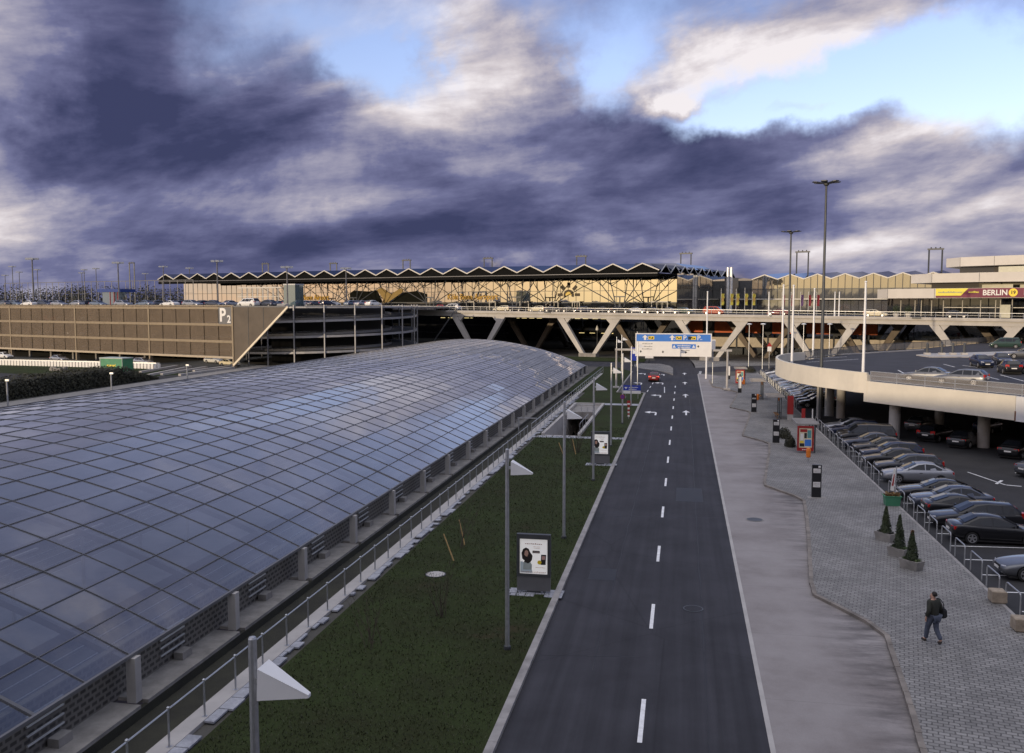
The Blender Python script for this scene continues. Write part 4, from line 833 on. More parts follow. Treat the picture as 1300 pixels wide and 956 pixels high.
# concrete blocks
for px, py, lb in ((1266, 764, 'square weathered concrete block at the railing, right of the walking man'), (1296, 800, 'square weathered concrete block cut by the right edge of the view')):
    p = g(px, py, .12); m_ = MB(); m_.loft([[(p.x+a*.25, p.y+b_*.25, .12) for a, b_ in ((-1, -1), (1, -1), (1, 1), (-1, 1))], [(p.x+a*.29, p.y+b_*.29, .17) for a, b_ in ((-1, -1), (1, -1), (1, 1), (-1, 1))], [(p.x+a*.29, p.y+b_*.29, .60) for a, b_ in ((-1, -1), (1, -1), (1, 1), (-1, 1))], [(p.x+a*.26, p.y+b_*.26, .63) for a, b_ in ((-1, -1), (1, -1), (1, 1), (-1, 1))]]); o = m_.build('concrete_block', M('old travertine block', (.33, .27, .20), .85, var=.3, sc=4, bump=.4)); tag(o, lb, 'concrete block')
# hoop barriers at the head of the bays
def make_hoop():
    m_ = MB(); pts = [Vector((0, -.8, 0)), Vector((0, -.8, .82))]+[Vector((0, -.8+.14*(1-math.cos(a)), .82+.14*math.sin(a))) for a in (.5, 1.0, 1.57)]
    pts += [Vector((0, -q.y, q.z)) for q in reversed(pts)]; m_.path(pts, .030, 8); return m_.build('hoop_barrier', mSteel, org=(0, 0, 0))
h0 = make_hoop(); HYs = [38.9+2.42*i for i in range(-2, 24)]; used = False; n_ = 0
ORD = ['first', 'second', 'third', 'fourth', 'fifth', 'sixth', 'seventh', 'eighth', 'ninth', 'tenth', 'eleventh', 'twelfth', 'thirteenth', 'fourteenth', 'fifteenth', 'sixteenth', 'seventeenth', 'eighteenth', 'nineteenth', 'twentieth', 'twenty-first', 'twenty-second', 'twenty-third', 'twenty-fourth', 'twenty-fifth', 'twenty-sixth', 'twenty-seventh', 'twenty-eighth', 'twenty-ninth', 'thirtieth', 'thirty-first', 'thirty-second', 'thirty-third', 'thirty-fourth', 'thirty-fifth']
for y in HYs:
    if y < 37.5 or 62.5 < y < 64.5: continue
    o = h0 if not used else dup(h0); used = True; o.location = (13.28+random.uniform(-.03, .03), y, .1); o.rotation_euler = (0, 0, random.uniform(-.03, .03)); n_ += 1
    tag(o, 'bent steel tube hoop barrier at the head of the bays, %s from the near end' % ORD[n_-1], 'hoop barrier', 'steel hoop barriers along the car park')
for y in [112+2.6*i for i in range(20)]:
    o = dup(h0, (13.3, y, .1)); n_ += 1; tag(o, 'small far hoop barrier along the cars beyond the shelters', 'hoop barrier', 'far hoop barriers beyond the shelters')
# low bushes behind the shelters
for i, (px, py, w, lb) in enumerate(((996, 556, 1.0, 'low dark evergreen bush behind the red framed shelter'), (1003, 567, .8, 'smaller dark bush at the corner of the red framed shelter'), (953, 472, 1.6, 'dark bushes at the far corner of the sidewalk under the lamp posts'))):
    p = g(px, py, .1); rn = random.Random(i+20); t = thing('bush', lb, 'bush', p); m_ = MB()
    def f():
        d = Vector((rn.gauss(0, 1), rn.gauss(0, 1), abs(rn.gauss(0, .8)))).normalized(); r = rn.random()**.4; return (p.x+d.x*r*w*.6, p.y+d.y*r*w, .15+d.z*r*1.0), d
    leaves(m_, f, 900, .16, rn); m_.build('foliage', mLeafB, t); m_ = MB(); m_.tube((p.x, p.y, .1), (p.x, p.y, .6), .05, .03, 5); m_.build('stem', mBark, t)

# ---------------------------------------------------------------- the walking man
P0 = g(1184, 816, .12); HEAD = math.radians(30)
pe = thing('person', 'man in a dark olive jacket and blue jeans walking away across the paving', 'person', P0, HEAD)
pe.scale = (1.08,)*3; pe.rotation_euler = (0, 0, HEAD)           # local +Y is the walking direction
skn = M('skin', (.48, .28, .20), .55, var=.06); hairm = M('dark hair', (.018, .013, .011), .7); jac = M('dark olive jacket', (.030, .032, .024), .8, var=.2, sc=6, bump=.3, bsc=14); jeans = M('blue jeans', (.075, .088, .125), .85, var=.2, sc=8); shoe = M('brown shoes', (.035, .025, .02), .6)
J = {'pel': (0, 0, .94), 'sp': (0, .01, 1.15), 'ch': (0, .02, 1.34), 'nk': (0, .03, 1.50), 'hd': (0, .06, 1.60), 'ht': (0, .05, 1.71),
     'shl': (-.19, .02, 1.42), 'ell': (-.27, -.06, 1.15), 'wrl': (-.25, .06, .92), 'hal': (-.24, .09, .83), 'shr': (.19, .02, 1.42), 'elr': (.28, -.04, 1.16), 'wrr': (.27, .10, .95), 'har': (.26, .14, .87),
     'hil': (-.095, 0, .90), 'knl': (-.10, .16, .50), 'anl': (-.09, .22, .085), 'tol': (-.10, .40, .04), 'hir': (.095, 0, .90), 'knr': (.10, -.02, .49), 'anr': (.10, -.26, .15), 'tor': (.10, -.12, .04)}
RD = {'pel': (.16, .115), 'sp': (.145, .105), 'ch': (.17, .115), 'nk': .055, 'hd': (.075, .09), 'ht': (.06, .07), 'shl': .065, 'ell': .045, 'wrl': .032, 'hal': .03, 'shr': .065, 'elr': .045, 'wrr': .032, 'har': .03, 'hil': .09, 'knl': .06, 'anl': .042, 'tol': .032, 'hir': .09, 'knr': .06, 'anr': .042, 'tor': .032}
def skel(names, edges, grow=0.0, root=None, scale=1.0):
    ns = list(names); return [(J[n], (RD[n][0]+grow, RD[n][1]+grow) if isinstance(RD[n], tuple) else RD[n]+grow) for n in ns], [(ns.index(a), ns.index(b_)) for a, b_ in edges]
ALL = list(J); E_ = [('pel', 'sp'), ('sp', 'ch'), ('ch', 'nk'), ('nk', 'hd'), ('hd', 'ht'), ('ch', 'shl'), ('shl', 'ell'), ('ell', 'wrl'), ('wrl', 'hal'), ('ch', 'shr'), ('shr', 'elr'), ('elr', 'wrr'), ('wrr', 'har'), ('pel', 'hil'), ('hil', 'knl'), ('knl', 'anl'), ('anl', 'tol'), ('pel', 'hir'), ('hir', 'knr'), ('knr', 'anr'), ('anr', 'tor')]
fj, fe = skel(ALL, E_)
for side, s_ in (('hal', -1), ('har', 1)):                 # five fingers each
    k0 = ALL.index(side); base = Vector(J[side]); 
    for q in range(4):
        a = base+Vector((s_*.004, -.024+.016*q, -.03)); fj += [(tuple(a+Vector((0, 0, -.03))), .009), (tuple(a+Vector((-s_*.012, .004, -.075+.006*abs(q-1)))), .007)]; n0 = len(fj)-2; fe += [(k0, n0), (n0, n0+1)]
    fj += [(tuple(base+Vector((-s_*.02, .035, -.015))), .010), (tuple(base+Vector((-s_*.028, .05, -.05))), .008)]; fe += [(k0, len(fj)-2), (len(fj)-2, len(fj)-1)]
# a face looking left of the path: nose, brow, chin and ears on the head joint
TL = Matrix.Rotation(math.radians(60), 3, 'Z'); hd = Vector(J['hd'])
for v_, r_ in ((Vector((0, .105, .0)), .014), (Vector((0, .075, -.075)), .03), (Vector((.085, 0, 0)), .014), (Vector((-.085, 0, 0)), .014)):
    fj.append((tuple(hd+TL @ v_), r_)); fe.append((ALL.index('hd'), len(fj)-1))
link_mesh('body', skin_mesh('body', fj, fe, skn, 2), pe)
ns = ['pel', 'sp', 'ch', 'shl', 'ell', 'wrl', 'shr', 'elr', 'wrr']; fj, fe = skel(ns, [('sp', 'pel'), ('sp', 'ch'), ('ch', 'shl'), ('shl', 'ell'), ('ell', 'wrl'), ('ch', 'shr'), ('shr', 'elr'), ('elr', 'wrr')], .03)
fj[0] = ((0, 0, .80), (.215, .15)); fj[1] = (fj[1][0], (.19, .15)); fj.append(((0, .03, 1.49), .075)); fe.append((2, len(fj)-1)); link_mesh('jacket', skin_mesh('jacket', fj, fe, jac, 2), pe)
ns = ['pel', 'hil', 'knl', 'anl', 'hir', 'knr', 'anr']; fj, fe = skel(ns, [('pel', 'hil'), ('hil', 'knl'), ('knl', 'anl'), ('pel', 'hir'), ('hir', 'knr'), ('knr', 'anr')], .030); link_mesh('jeans', skin_mesh('jeans', fj, fe, jeans, 2), pe)
for a, b_ in (('anl', 'tol'), ('anr', 'tor')):
    fj, fe = skel([a, b_], [(a, b_)], .024); fj[0] = ((J[a][0], J[a][1]-.03, J[a][2]-.045), .055); link_mesh('shoe', skin_mesh('shoe', fj, fe, shoe, 2), pe)
hr = MB(); hc = hd+Vector((0, -.015, .055)); rings = []
for i in range(7):
    t_ = i/6*math.pi*.62; rings.append([tuple(hc+TL @ Vector((.098*math.sin(t_)*math.cos(a), -.02+.112*math.sin(t_)*math.sin(a)*(1 if math.sin(a) < 0 else .72), .115*math.cos(t_)))) for a in [2*math.pi*k/14 for k in range(14)]])
hr.loft(rings, True, True); me = hr.mesh('hair', hairm, 80); link_mesh('hair', me, pe)
fe_ = MB()
for s_ in (-1, 1): fe_.disc(tuple(hd+TL @ Vector((s_*.032, .088, .018))), .012, tuple(TL @ Vector((0, 1, 0))), 8)
link_mesh('eyes', fe_.mesh('eyes', mPrint), pe); mo = MB(); mo.beam(tuple(hd+TL @ Vector((-.025, .092, -.045))), tuple(hd+TL @ Vector((.025, .092, -.045))), .012, .008); link_mesh('mouth', mo.mesh('mouth', mRed), pe)
bgm = M('black bag leather', (.012, .012, .013), .6); bt = thing('shoulder_bag', 'black shoulder bag hanging at the right hip of the walking man', 'bag', P0, HEAD); bt.scale = (1.08,)*3
q = MB(); q.loft([[(.25, -.16, .86), (.36, -.16, .86), (.36, .16, .86), (.25, .16, .86)], [(.24, -.19, .92), (.40, -.19, .92), (.40, .19, .92), (.24, .19, .92)], [(.24, -.18, 1.12), (.39, -.18, 1.12), (.39, .18, 1.12), (.24, .18, 1.12)], [(.26, -.15, 1.20), (.33, -.15, 1.20), (.33, .15, 1.20), (.26, .15, 1.20)]]); link_mesh('pouch', q.mesh('pouch', bgm), bt)
q = MB(); q.path([(.30, -.12, 1.18), (.29, -.12, 1.35), (.22, -.03, 1.50), (.14, .03, 1.52), (.24, .13, 1.38), (.30, .12, 1.18)], .016, 5); link_mesh('strap', q.mesh('strap', bgm), bt)
# ================================================================ CARS
def lerp(a, b, t): return a+(b-a)*t
KIND = dict(   # half length, half width, wheel x, belt z, [top curve x,z,halfwidth], hood/trunk stations
 sedan=dict(L=2.33, w=.89, wx=(1.38, -1.36), r=.32, top=[(1.05, .93, .74), (.12, 1.39, .60), (-.42, 1.45, .585), (-1.0, 1.41, .575), (-1.78, 1.02, .70)], body=[(2.33, .36, .60, .66), (2.24, .24, .68, .80), (1.95, .19, .77, .87), (1.3, .18, .87, .89), (.85, .18, .93, .89), (0, .18, .95, .89), (-1.0, .18, .98, .89), (-1.7, .19, 1.01, .88), (-2.08, .22, 1.0, .84), (-2.27, .30, .92, .78), (-2.33, .42, .74, .70)], wins=[[(.70, .99), (.06, 1.31), (-.34, 1.37), (-.34, .99)], [(-.41, .99), (-.41, 1.375), (-.95, 1.34), (-1.47, 1.09), (-1.42, 1.0)]]),
 coupe=dict(L=2.35, w=.90, wx=(1.40, -1.36), r=.33, top=[(.95, .90, .74), (-.02, 1.31, .58), (-.5, 1.37, .565), (-1.0, 1.32, .55), (-1.95, .98, .68)], body=[(2.35, .34, .55, .64), (2.25, .22, .63, .80), (1.95, .18, .73, .87), (1.3, .17, .84, .90), (.85, .17, .90, .90), (0, .17, .92, .90), (-1.0, .17, .95, .90), (-1.7, .18, .97, .89), (-2.1, .22, .96, .85), (-2.29, .30, .88, .78), (-2.35, .42, .70, .70)], wins=[[(.58, .96), (-.04, 1.24), (-.48, 1.29), (-.52, .96)], [(-.58, .96), (-.54, 1.29), (-1.0, 1.24), (-1.5, 1.03), (-1.45, .97)]]),
 wagon=dict(L=2.38, w=.90, wx=(1.40, -1.36), r=.32, top=[(1.05, .95, .74), (.15, 1.42, .61), (-.5, 1.49, .60), (-1.75, 1.45, .585), (-2.26, 1.04, .70)], body=[(2.38, .36, .60, .66), (2.28, .24, .69, .80), (1.98, .19, .78, .87), (1.3, .18, .88, .90), (.85, .18, .95, .90), (0, .18, .97, .90), (-1.0, .18, .99, .90), (-1.8, .19, 1.01, .89), (-2.15, .22, 1.01, .86), (-2.32, .32, .95, .80), (-2.38, .44, .74, .72)], wins=[[(.70, 1.01), (.09, 1.34), (-.34, 1.41), (-.34, 1.01)], [(-.41, 1.01), (-.41, 1.41), (-1.12, 1.41), (-1.16, 1.01)], [(-1.23, 1.02), (-1.19, 1.405), (-1.68, 1.38), (-2.0, 1.10), (-1.95, 1.03)]]),
 hatch=dict(L=1.98, w=.85, wx=(1.22, -1.22), r=.30, top=[(.98, .95, .70), (.15, 1.42, .58), (-.4, 1.48, .57), (-1.35, 1.42, .55), (-1.85, 1.04, .66)], body=[(1.98, .34, .60, .62), (1.90, .24, .70, .76), (1.65, .19, .80, .83), (1.15, .18, .90, .85), (.8, .18, .95, .85), (0, .18, .97, .85), (-.8, .18, .99, .85), (-1.5, .19, 1.01, .84), (-1.8, .22, 1.01, .80), (-1.93, .32, .92, .75), (-1.98, .42, .74, .68)], wins=[[(.64, 1.0), (.08, 1.34), (-.32, 1.39), (-.32, 1.0)], [(-.39, 1.0), (-.39, 1.39), (-1.15, 1.36), (-1.45, 1.10), (-1.38, 1.01)]]),
 van=dict(L=2.4, w=.95, wx=(1.5, -1.45), r=.33, top=[(1.72, 1.08, .78), (.85, 1.70, .68), (0, 1.80, .68), (-1.9, 1.77, .67), (-2.32, 1.12, .76)], body=[(2.4, .36, .66, .68), (2.32, .26, .78, .84), (2.05, .22, .92, .91), (1.7, .20, 1.04, .95), (.9, .20, 1.08, .95), (0, .20, 1.10, .95), (-1.0, .20, 1.11, .95), (-1.8, .21, 1.12, .95), (-2.15, .24, 1.12, .92), (-2.33, .34, 1.05, .88), (-2.4, .46, .85, .80)], wins=[[(1.30, 1.13), (.78, 1.58), (.20, 1.66), (.20, 1.13)], [(.12, 1.13), (.12, 1.66), (-.88, 1.66), (-.88, 1.13)], [(-.96, 1.13), (-.96, 1.66), (-1.85, 1.63), (-2.1, 1.2), (-2.05, 1.14)]]))
mPaintDef = paint('car paint black', (.012, .012, .014))
mTyreArch = M('wheel arch liner', (.01,)*3, .9)  # near-black material of the wheel arch cutters
def subdiv(mesh, lv, cuts=None):
    o = bpy.data.objects.new('tmp', mesh); COL.objects.link(o); cu = []
    sm = o.modifiers.new('s', 'SUBSURF'); sm.levels = lv; sm.render_levels = lv
    for c in cuts or []:
        m_ = o.modifiers.new('b', 'BOOLEAN'); m_.operation = 'DIFFERENCE'; m_.object = c; m_.solver = 'EXACT'
    res = bpy.data.meshes.new_from_object(o.evaluated_get(bpy.context.evaluated_depsgraph_get())); bpy.data.objects.remove(o); return res
def mesh_mb(me):
    b = MB(); b.add([tuple(v.co) for v in me.vertices], [tuple(p.vertices) for p in me.polygons]); return b
CARP = {}
def car_parts(kind):
    if kind in CARP: return CARP[kind]
    K = KIND[kind]; parts = []                       # (name, MB, material key, smooth, parent index)
    rings = []
    for x, zl, zt, w in K['body']:
        half = [(w*.80, zl), (w*.95, zl+.05), (w, lerp(zl, zt, .40)), (w*.99, lerp(zl, zt, .72)), (w*.95, zt-.035), (w*.82, zt)]
        rings.append([(x, y, z) for y, z in half]+[(x, 0, zt+.025)]+[(x, -y, z) for y, z in reversed(half)]+[(x, 0, zl)])
    b = MB(); b.loft(rings[::-1]); base = b.mesh('b', mPaintDef)
    cuts = []
    for wx in K['wx']:
        for s in (-1, 1):
            c = MB(); c.tube((wx, s*.60, K['r']+.01), (wx, s*1.2, K['r']+.01), K['r']+.055, K['r']+.055, 24); o = bpy.data.objects.new('cut', c.mesh('cut', mTyreArch)); COL.objects.link(o); cuts.append(o)
    me = subdiv(base, 1, cuts)
    for c in cuts: bpy.data.objects.remove(c)
    body = mesh_mb(me)
    T_ = K['top']; belt = K['body']; hw0 = K['w']*.925
    def beltz(x):
        for a, c in zip(belt, belt[1:]):
            if a[0] >= x >= c[0]: return lerp(a[2], c[2], (a[0]-x)/(a[0]-c[0]))
        return belt[-1][2]
    gr = []
    for x, z, hw in T_:
        bz = beltz(x)-.06; zz = max(z, bz+.05); gr.append([(x, hw0 if 0 < T_.index((x, z, hw)) < len(T_)-1 else hw+.03, bz), (x, lerp(hw0, hw, .55), lerp(bz, zz, .55)), (x, hw+.015, zz-.05), (x, hw*.88, zz), (x, 0, zz+.018), (x, -hw*.88, zz), (x, -hw-.015, zz-.05), (x, -lerp(hw0, hw, .55), lerp(bz, zz, .55)), (x, -(hw0 if 0 < T_.index((x, z, hw)) < len(T_)-1 else hw+.03), bz)])
    g_ = MB(); g_.loft(gr[::-1]); body.merge(g_)
    parts.append(('body', body, 'paint', 32, None))
    def sidey(x, z):
        for a, c in zip(gr, gr[1:]):
            if a[0][0] >= x >= c[0][0]:
                t = (a[0][0]-x)/(a[0][0]-c[0][0]); pr_ = [tuple(lerp(p, q, t) for p, q in zip(u, v)) for u, v in zip(a[:4], c[:4])]
                for u, v in zip(pr_, pr_[1:]):
                    if u[2] <= z <= v[2]: return lerp(u[1], v[1], (z-u[2])/(v[2]-u[2]+1e-6))
                return pr_[-1][1]
        return K['w']*.7
    for w in K['wins']:
        for s in (1, -1):
            q = MB(); pts = [(x, s*(sidey(x, z)+.010), z) for x, z in w]; q.ext(pts, (0, s*.004, 0)); parts.append(('side_window', q, 'glass', None, 0))
    def glassquad(a, c, nm):                          # windscreen / rear window: follows the pillar line
        (x0, z0, h0), (x1, z1, h1) = a, c; q = MB(); d = Vector((x1-x0, 0, z1-z0)); n = Vector((-d.z, 0, d.x)).normalized(); n = n if n.z > 0 else -n
        pts = []
        for t, hw in ((.14, lerp(h0, h1, .14)), (.93, lerp(h0, h1, .93))): pts.append((x0+d.x*t, hw*.90, z0+d.z*t))
        m1 = [(x, y, z) for x, y, z in pts]+[(x, 0, z+.02) for x, y, z in reversed(pts)]; m2 = [(x, -y, z) for x, y, z in reversed(pts)]+[(x, 0, z+.02) for x, y, z in pts]
        off = n*.022
        for m_ in (m1, m2): q.ext([Vector(p)+off for p in m_], n*.004)
        parts.append((nm, q, 'glass', None, 0))
    glassquad(T_[0], T_[1], 'windscreen'); glassquad(T_[-1], T_[-2], 'rear_window')
    r = K['r']
    for wx in K['wx']:
        for s in (1, -1):
            yo = s*(K['w']-.015); q = MB(); rr = [(r*.66, 0), (r*.97, 0), (r, .03), (r, .17), (r*.95, .20), (r*.62, .20)]
            n_ = 22; rings = [[(wx+a*math.cos(2*math.pi*i/n_), yo-s*.20+s*h, r+.0+a*math.sin(2*math.pi*i/n_)) for i in range(n_)] for a, h in rr]; q.loft(rings, True, True); parts.append(('wheel', q, 'tyre', 40, None)); wi = len(parts)-1
            q = MB(); yf = yo+s*.006
            for k in range(5):
                a = 2*math.pi*k/5+.3; q.beam((wx, yf, r), (wx+r*.62*math.cos(a), yf, r+r*.62*math.sin(a)), .075, .022, (0, 1, 0))
            ri = [[(wx+a*math.cos(2*math.pi*i/n_), yf+s*h, r+a*math.sin(2*math.pi*i/n_)) for i in range(n_)] for a, h in ((r*.70, -.01), (r*.70, .012), (r*.60, .012), (r*.60, -.01))]; q.loft(ri+[ri[0]], True, False); q.disc((wx, yf, r), .06, (0, s, 0), 10, 0, .018); parts.append(('rim', q, 'rim', None, wi))
    L = K['L']; zb = K['body'][1][2]; zr = K['body'][-2][2]
    for s in (1, -1):
        q = MB(); q.loft([[(L-.06, s*.40, zb-.12), (L-.06, s*.40, zb+.0), (L-.16, s*.66, zb+.05), (L-.20, s*.72, zb-.10)], [(L-.02, s*.40, zb-.12), (L-.08, s*.40, zb+.01), (L-.15, s*.68, zb+.055), (L-.15, s*.74, zb-.09)]]); parts.append(('headlight', q, 'head', None, 0))
        q = MB(); x = -L+.02; tall = .30 if kind in ('wagon', 'van') else .16; q.loft([[(x+.10, s*.46, zr-.18), (x+.10, s*.46, zr-.18+tall), (x+.22, s*(K['w']-.10), zr-.18+tall), (x+.22, s*(K['w']-.10), zr-.18)], [(x+.0, s*.46, zr-.18), (x+.02, s*.46, zr-.18+tall), (x+.10, s*(K['w']-.08), zr-.18+tall), (x+.08, s*(K['w']-.08), zr-.18)]]); parts.append(('tail_light', q, 'tail', None, 0))
        q = MB(); q.loft([[(T_[0][0]-.30, s*(K['w']-.03), zb+.30), (T_[0][0]-.30, s*(K['w']-.03), zb+.42), (T_[0][0]-.34, s*(K['w']-.03), zb+.42), (T_[0][0]-.34, s*(K['w']-.03), zb+.30)], [(T_[0][0]-.26, s*(K['w']+.14), zb+.30), (T_[0][0]-.28, s*(K['w']+.14), zb+.44), (T_[0][0]-.36, s*(K['w']+.14), zb+.44), (T_[0][0]-.36, s*(K['w']+.14), zb+.30)]]); parts.append(('mirror', q, 'paint', None, 0))
        q = MB(); q.beam((.0, s*(sidey(0, 0)*0+K['w']*.985), zb+.10), (-.18, s*(K['w']*.985), zb+.11), .03, .035); parts.append(('door_handle', q, 'tyre', None, 0))
    q = MB(); q.loft([[(L-.03, -.33, zb-.22), (L-.03, .33, zb-.22), (L-.05, .30, zb-.03), (L-.05, -.30, zb-.03)], [(L+.012, -.33, zb-.22), (L+.012, .33, zb-.22), (L-.01, .30, zb-.03), (L-.01, -.30, zb-.03)]]); parts.append(('grille', q, 'tyre', None, 0))
    q = MB(); q.box(L+.002, -.26, .40, L+.022, .26, .51); parts.append(('number_plate', q, 'plate', None, 0)); q = MB(); q.box(-L-.02, -.26, zr-.32, -L+.03, .26, zr-.21); parts.append(('number_plate', q, 'plate', None, 0))
    q = MB(); q.box(-L+.3, -K['w']+.12, .13, L-.3, K['w']-.12, .24); parts.append(('underbody', q, 'tyre', None, 0))
    CARP[kind] = parts; return parts
KEYM = dict(paint=mPaintDef, glass=mCarGl, tyre=mRubber, rim=mRimM, head=mHead, tail=mTail, plate=mSignW)
PROTO = {}
def car(kind, loc, rz, pm, label, group=None, brake=False, cat='car'):
    if kind not in PROTO:
        me_ = []
        for nm, b, key, sm, par in car_parts(kind): me_.append(b.mesh(nm, KEYM[key], sm))
        PROTO[kind] = me_
    t = thing('car' if kind != 'van' else 'van', label, cat, loc, rz, group); obs = []
    for (nm, b, key, sm, par), me in zip(car_parts(kind), PROTO[kind]):
        o = bpy.data.objects.new(nm, me); COL.objects.link(o); o.parent = t if par is None else obs[par]; obs.append(o)
        if key == 'paint': setmat(o, pm)
        if key == 'tail' and brake: setmat(o, mTailOn)
    return t
FAR = {}
def far_car(kind, loc, rz, pm, label, group=None, cat='car', nm='car'):   # a few pixels each: one mesh with its own paint
    if kind not in FAR:
        b = MB(); keys = ['paint', 'glass', 'tyre', 'rim', 'head', 'tail', 'plate']
        for n_, q, key, sm, par in car_parts(kind): b.merge(q, keys.index(key))
        FAR[kind] = b.mesh('car', [KEYM[k] for k in keys], 32)
    o = bpy.data.objects.new(nm, FAR[kind]); COL.objects.link(o); o.location = loc; o.rotation_euler = (0, 0, rz); setmat(o, pm); return tag(o, label, cat, group)
PC = {'black': (.010, .010, .012), 'dark blue': (.012, .018, .045), 'dark grey': (.040, .042, .048), 'silver': (.30, .31, .335), 'grey': (.14, .145, .155), 'blue grey': (.06, .07, .10), 'white': (.72, .72, .70), 'red': (.42, .02, .02), 'dark green': (.03, .06, .05), 'cream': (.70, .62, .42), 'dark red': (.16, .015, .015), 'orange red': (.42, .06, .012), 'light blue': (.16, .20, .26)}
def pc(c): return paint('car paint '+c, PC[c], .55 if c in ('silver', 'grey', 'blue grey', 'dark grey', 'light blue') else (.25 if c == 'dark blue' else 0.))
PI = math.pi
rc = random.Random(21)
row = [(44.3, 'coupe', 'grey', 1, 'grey open-looking coupe alone in its bay at the right edge, opposite the concrete block'), (50.7, 'sedan', 'black', 0, 'black saloon parked tail to the railing, nearest full car of the front row'), (53.7, 'wagon', 'black', 1, 'long black estate car next to the nearest black saloon of the front row'),
       (56.2, 'coupe', 'black', 0, 'low black coupe parked tail first between the black estate and the blue grey saloon'), (58.5, 'sedan', 'blue grey', 1, 'blue grey saloon between two black coupes in the front row'), (61.0, 'coupe', 'black', 1, 'black coupe nose to the railing just right of the green planter'),
       (66.9, 'sedan', 'silver', 1, 'silver grey saloon with clean bays on its near side, behind the leaning banner'), (70.1, 'wagon', 'dark grey', 1, 'dark grey estate car directly behind the silver saloon'), (73.1, 'sedan', 'black', 1, 'black saloon with a shining roof, second car behind the silver saloon'), (76.1, 'wagon', 'dark blue', 1, 'dark blue estate car, third car behind the silver saloon'), (79.0, 'sedan', 'dark grey', 1, 'dark grey saloon, fourth car behind the silver saloon'),
       (81.8, 'sedan', 'blue grey', 1, 'blue grey saloon, fifth car behind the silver saloon'), (84.5, 'van', 'black', 1, 'black van in the middle of the front row under the parapet column'), (87.1, 'sedan', 'black', 1, 'black saloon next but one to the pale silver coupe'), (89.6, 'wagon', 'dark blue', 1, 'dark blue estate car next to the pale silver coupe'), (92.4, 'coupe', 'silver', 1, 'pale silver coupe at the far end of the front row beside the red framed shelter')]
for y, k, c, nose, lb in row:
    t_ = KIND[k]; car(k, (13.75+t_['L']+rc.uniform(-.1, .35)+(.6 if y < 45 else 0), y, .008), (PI if nose else 0)+rc.uniform(-.04, .04), pc(c), lb, 'cars parked along the front row')
far_cols = ['black', 'dark blue', 'black', 'silver', 'light blue', 'silver', 'blue grey', 'silver', 'light blue', 'blue grey', 'silver', 'dark grey', 'silver', 'blue grey', 'light blue', 'silver', 'dark grey', 'white', 'black']
for i, c in enumerate(far_cols):
    y = 113.4+2.72*i; k = ('sedan', 'wagon', 'sedan', 'hatch', 'coupe')[i % 5]
    car(k, (13.7+KIND[k]['L']+rc.uniform(-.1, .3), y, .008), PI+rc.uniform(-.04, .04), pc(c), '%s %s in the far row below the curved parapet, %s from near' % (c, dict(sedan='saloon', wagon='estate', hatch='hatchback', coupe='coupe')[k], ORD[i]), 'cars parked in the far row')
for px, py, k, c, rz, lb in ((1163, 546, 'sedan', 'grey', .95, 'grey saloon seen from behind in the shade under the upper deck'), (1218, 567, 'sedan', 'dark grey', .95, 'dark grey saloon seen from behind between two columns under the deck'), (1180, 559, 'wagon', 'black', .95, 'black estate hardly visible in the shade left of the middle column'), (1283, 580, 'sedan', 'black', .95, 'black saloon right of the near column under the deck, its tail lamp showing'), (1322, 606, 'sedan', 'grey', .4, 'pale car just cut by the right edge of the view under the deck'), (1247, 549, 'hatch', 'dark blue', .95, 'dark hatchback deep in the shade behind the near column')):
    p = g(px, py); car(k, (p.x+.6, p.y+.4, .008), rz, pc(c), lb, 'cars under the upper deck')
p = g(830, 485); car('sedan', (p.x, p.y+2.2, .012), PI/2, pc('dark red'), 'dark red car with lit brake lamps waiting in the turning lane', None, True)

# ================================================================ UPPER PARKING DECK
ZD, ZRB, ZRT, ZLB, ZLT = 4.95, 3.25, 5.2, 4.05, 6.0
A_ = g(1099, 510, ZRB); B_ = g(1270, 531.6, ZRB); dR = Vector((B_.x-A_.x, B_.y-A_.y)).normalized(); nR = Vector((-dR.y, dR.x)); nR = nR if nR.y > 0 else -nR
E_R = Vector((A_.x, A_.y))+dR*62
curve = [g(px, py, ZLT) for px, py in ((1084, 471.7), (1064, 469.3), (1040, 466.8), (1018, 463.6), (1002, 460.6), (991, 457.6), (985.2, 454.8), (985.5, 452.3), (991, 450), (1002, 448.3), (1020, 447))]
curve = [Vector((p.x, p.y)) for p in curve]
cs_ = [Vector((A_.x, A_.y))]+curve
def smooth(pts, n=4):
    out = []
    for i in range(len(pts)-1):
        p0, p1, p2, p3 = pts[max(i-1, 0)], pts[i], pts[i+1], pts[min(i+2, len(pts)-1)]
        for k in range(n):
            t = k/n; out.append(.5*((2*p1)+(p2-p0)*t+(2*p0-5*p1+4*p2-p3)*t*t+(3*p1-p0-3*p2+p3)*t**3))
    return out+[pts[-1]]
cs_ = smooth(cs_, 3)
rear = [g(px, py, ZD) for px, py in ((1100, 446.5), (1170, 442.5), (1240, 436), (1330, 428))]
rear = [Vector((p.x, p.y)) for p in rear]; rear.append(rear[-1]+Vector((45, 8)))
dk = thing('parking_deck', 'raised parking deck with a curved cream parapet on round columns at the right', 'parking deck', (A_.x+15, A_.y+20, 0))
outl = [E_R]+cs_+rear+[Vector((E_R.x+40, E_R.y+30))]
CC_ = Vector((26, 119)); cin = [p+(CC_-p).normalized()*.2 for p in cs_]
m_ = MB(); m_.prism([(p.x, p.y) for p in [E_R+nR*.36]+[Vector((A_.x, A_.y))+nR*.36]+cin[2:]+rear+[Vector((E_R.x+40, E_R.y+30))]], ZD-.55, ZD); m_.build('slab', [mConcD], dk)
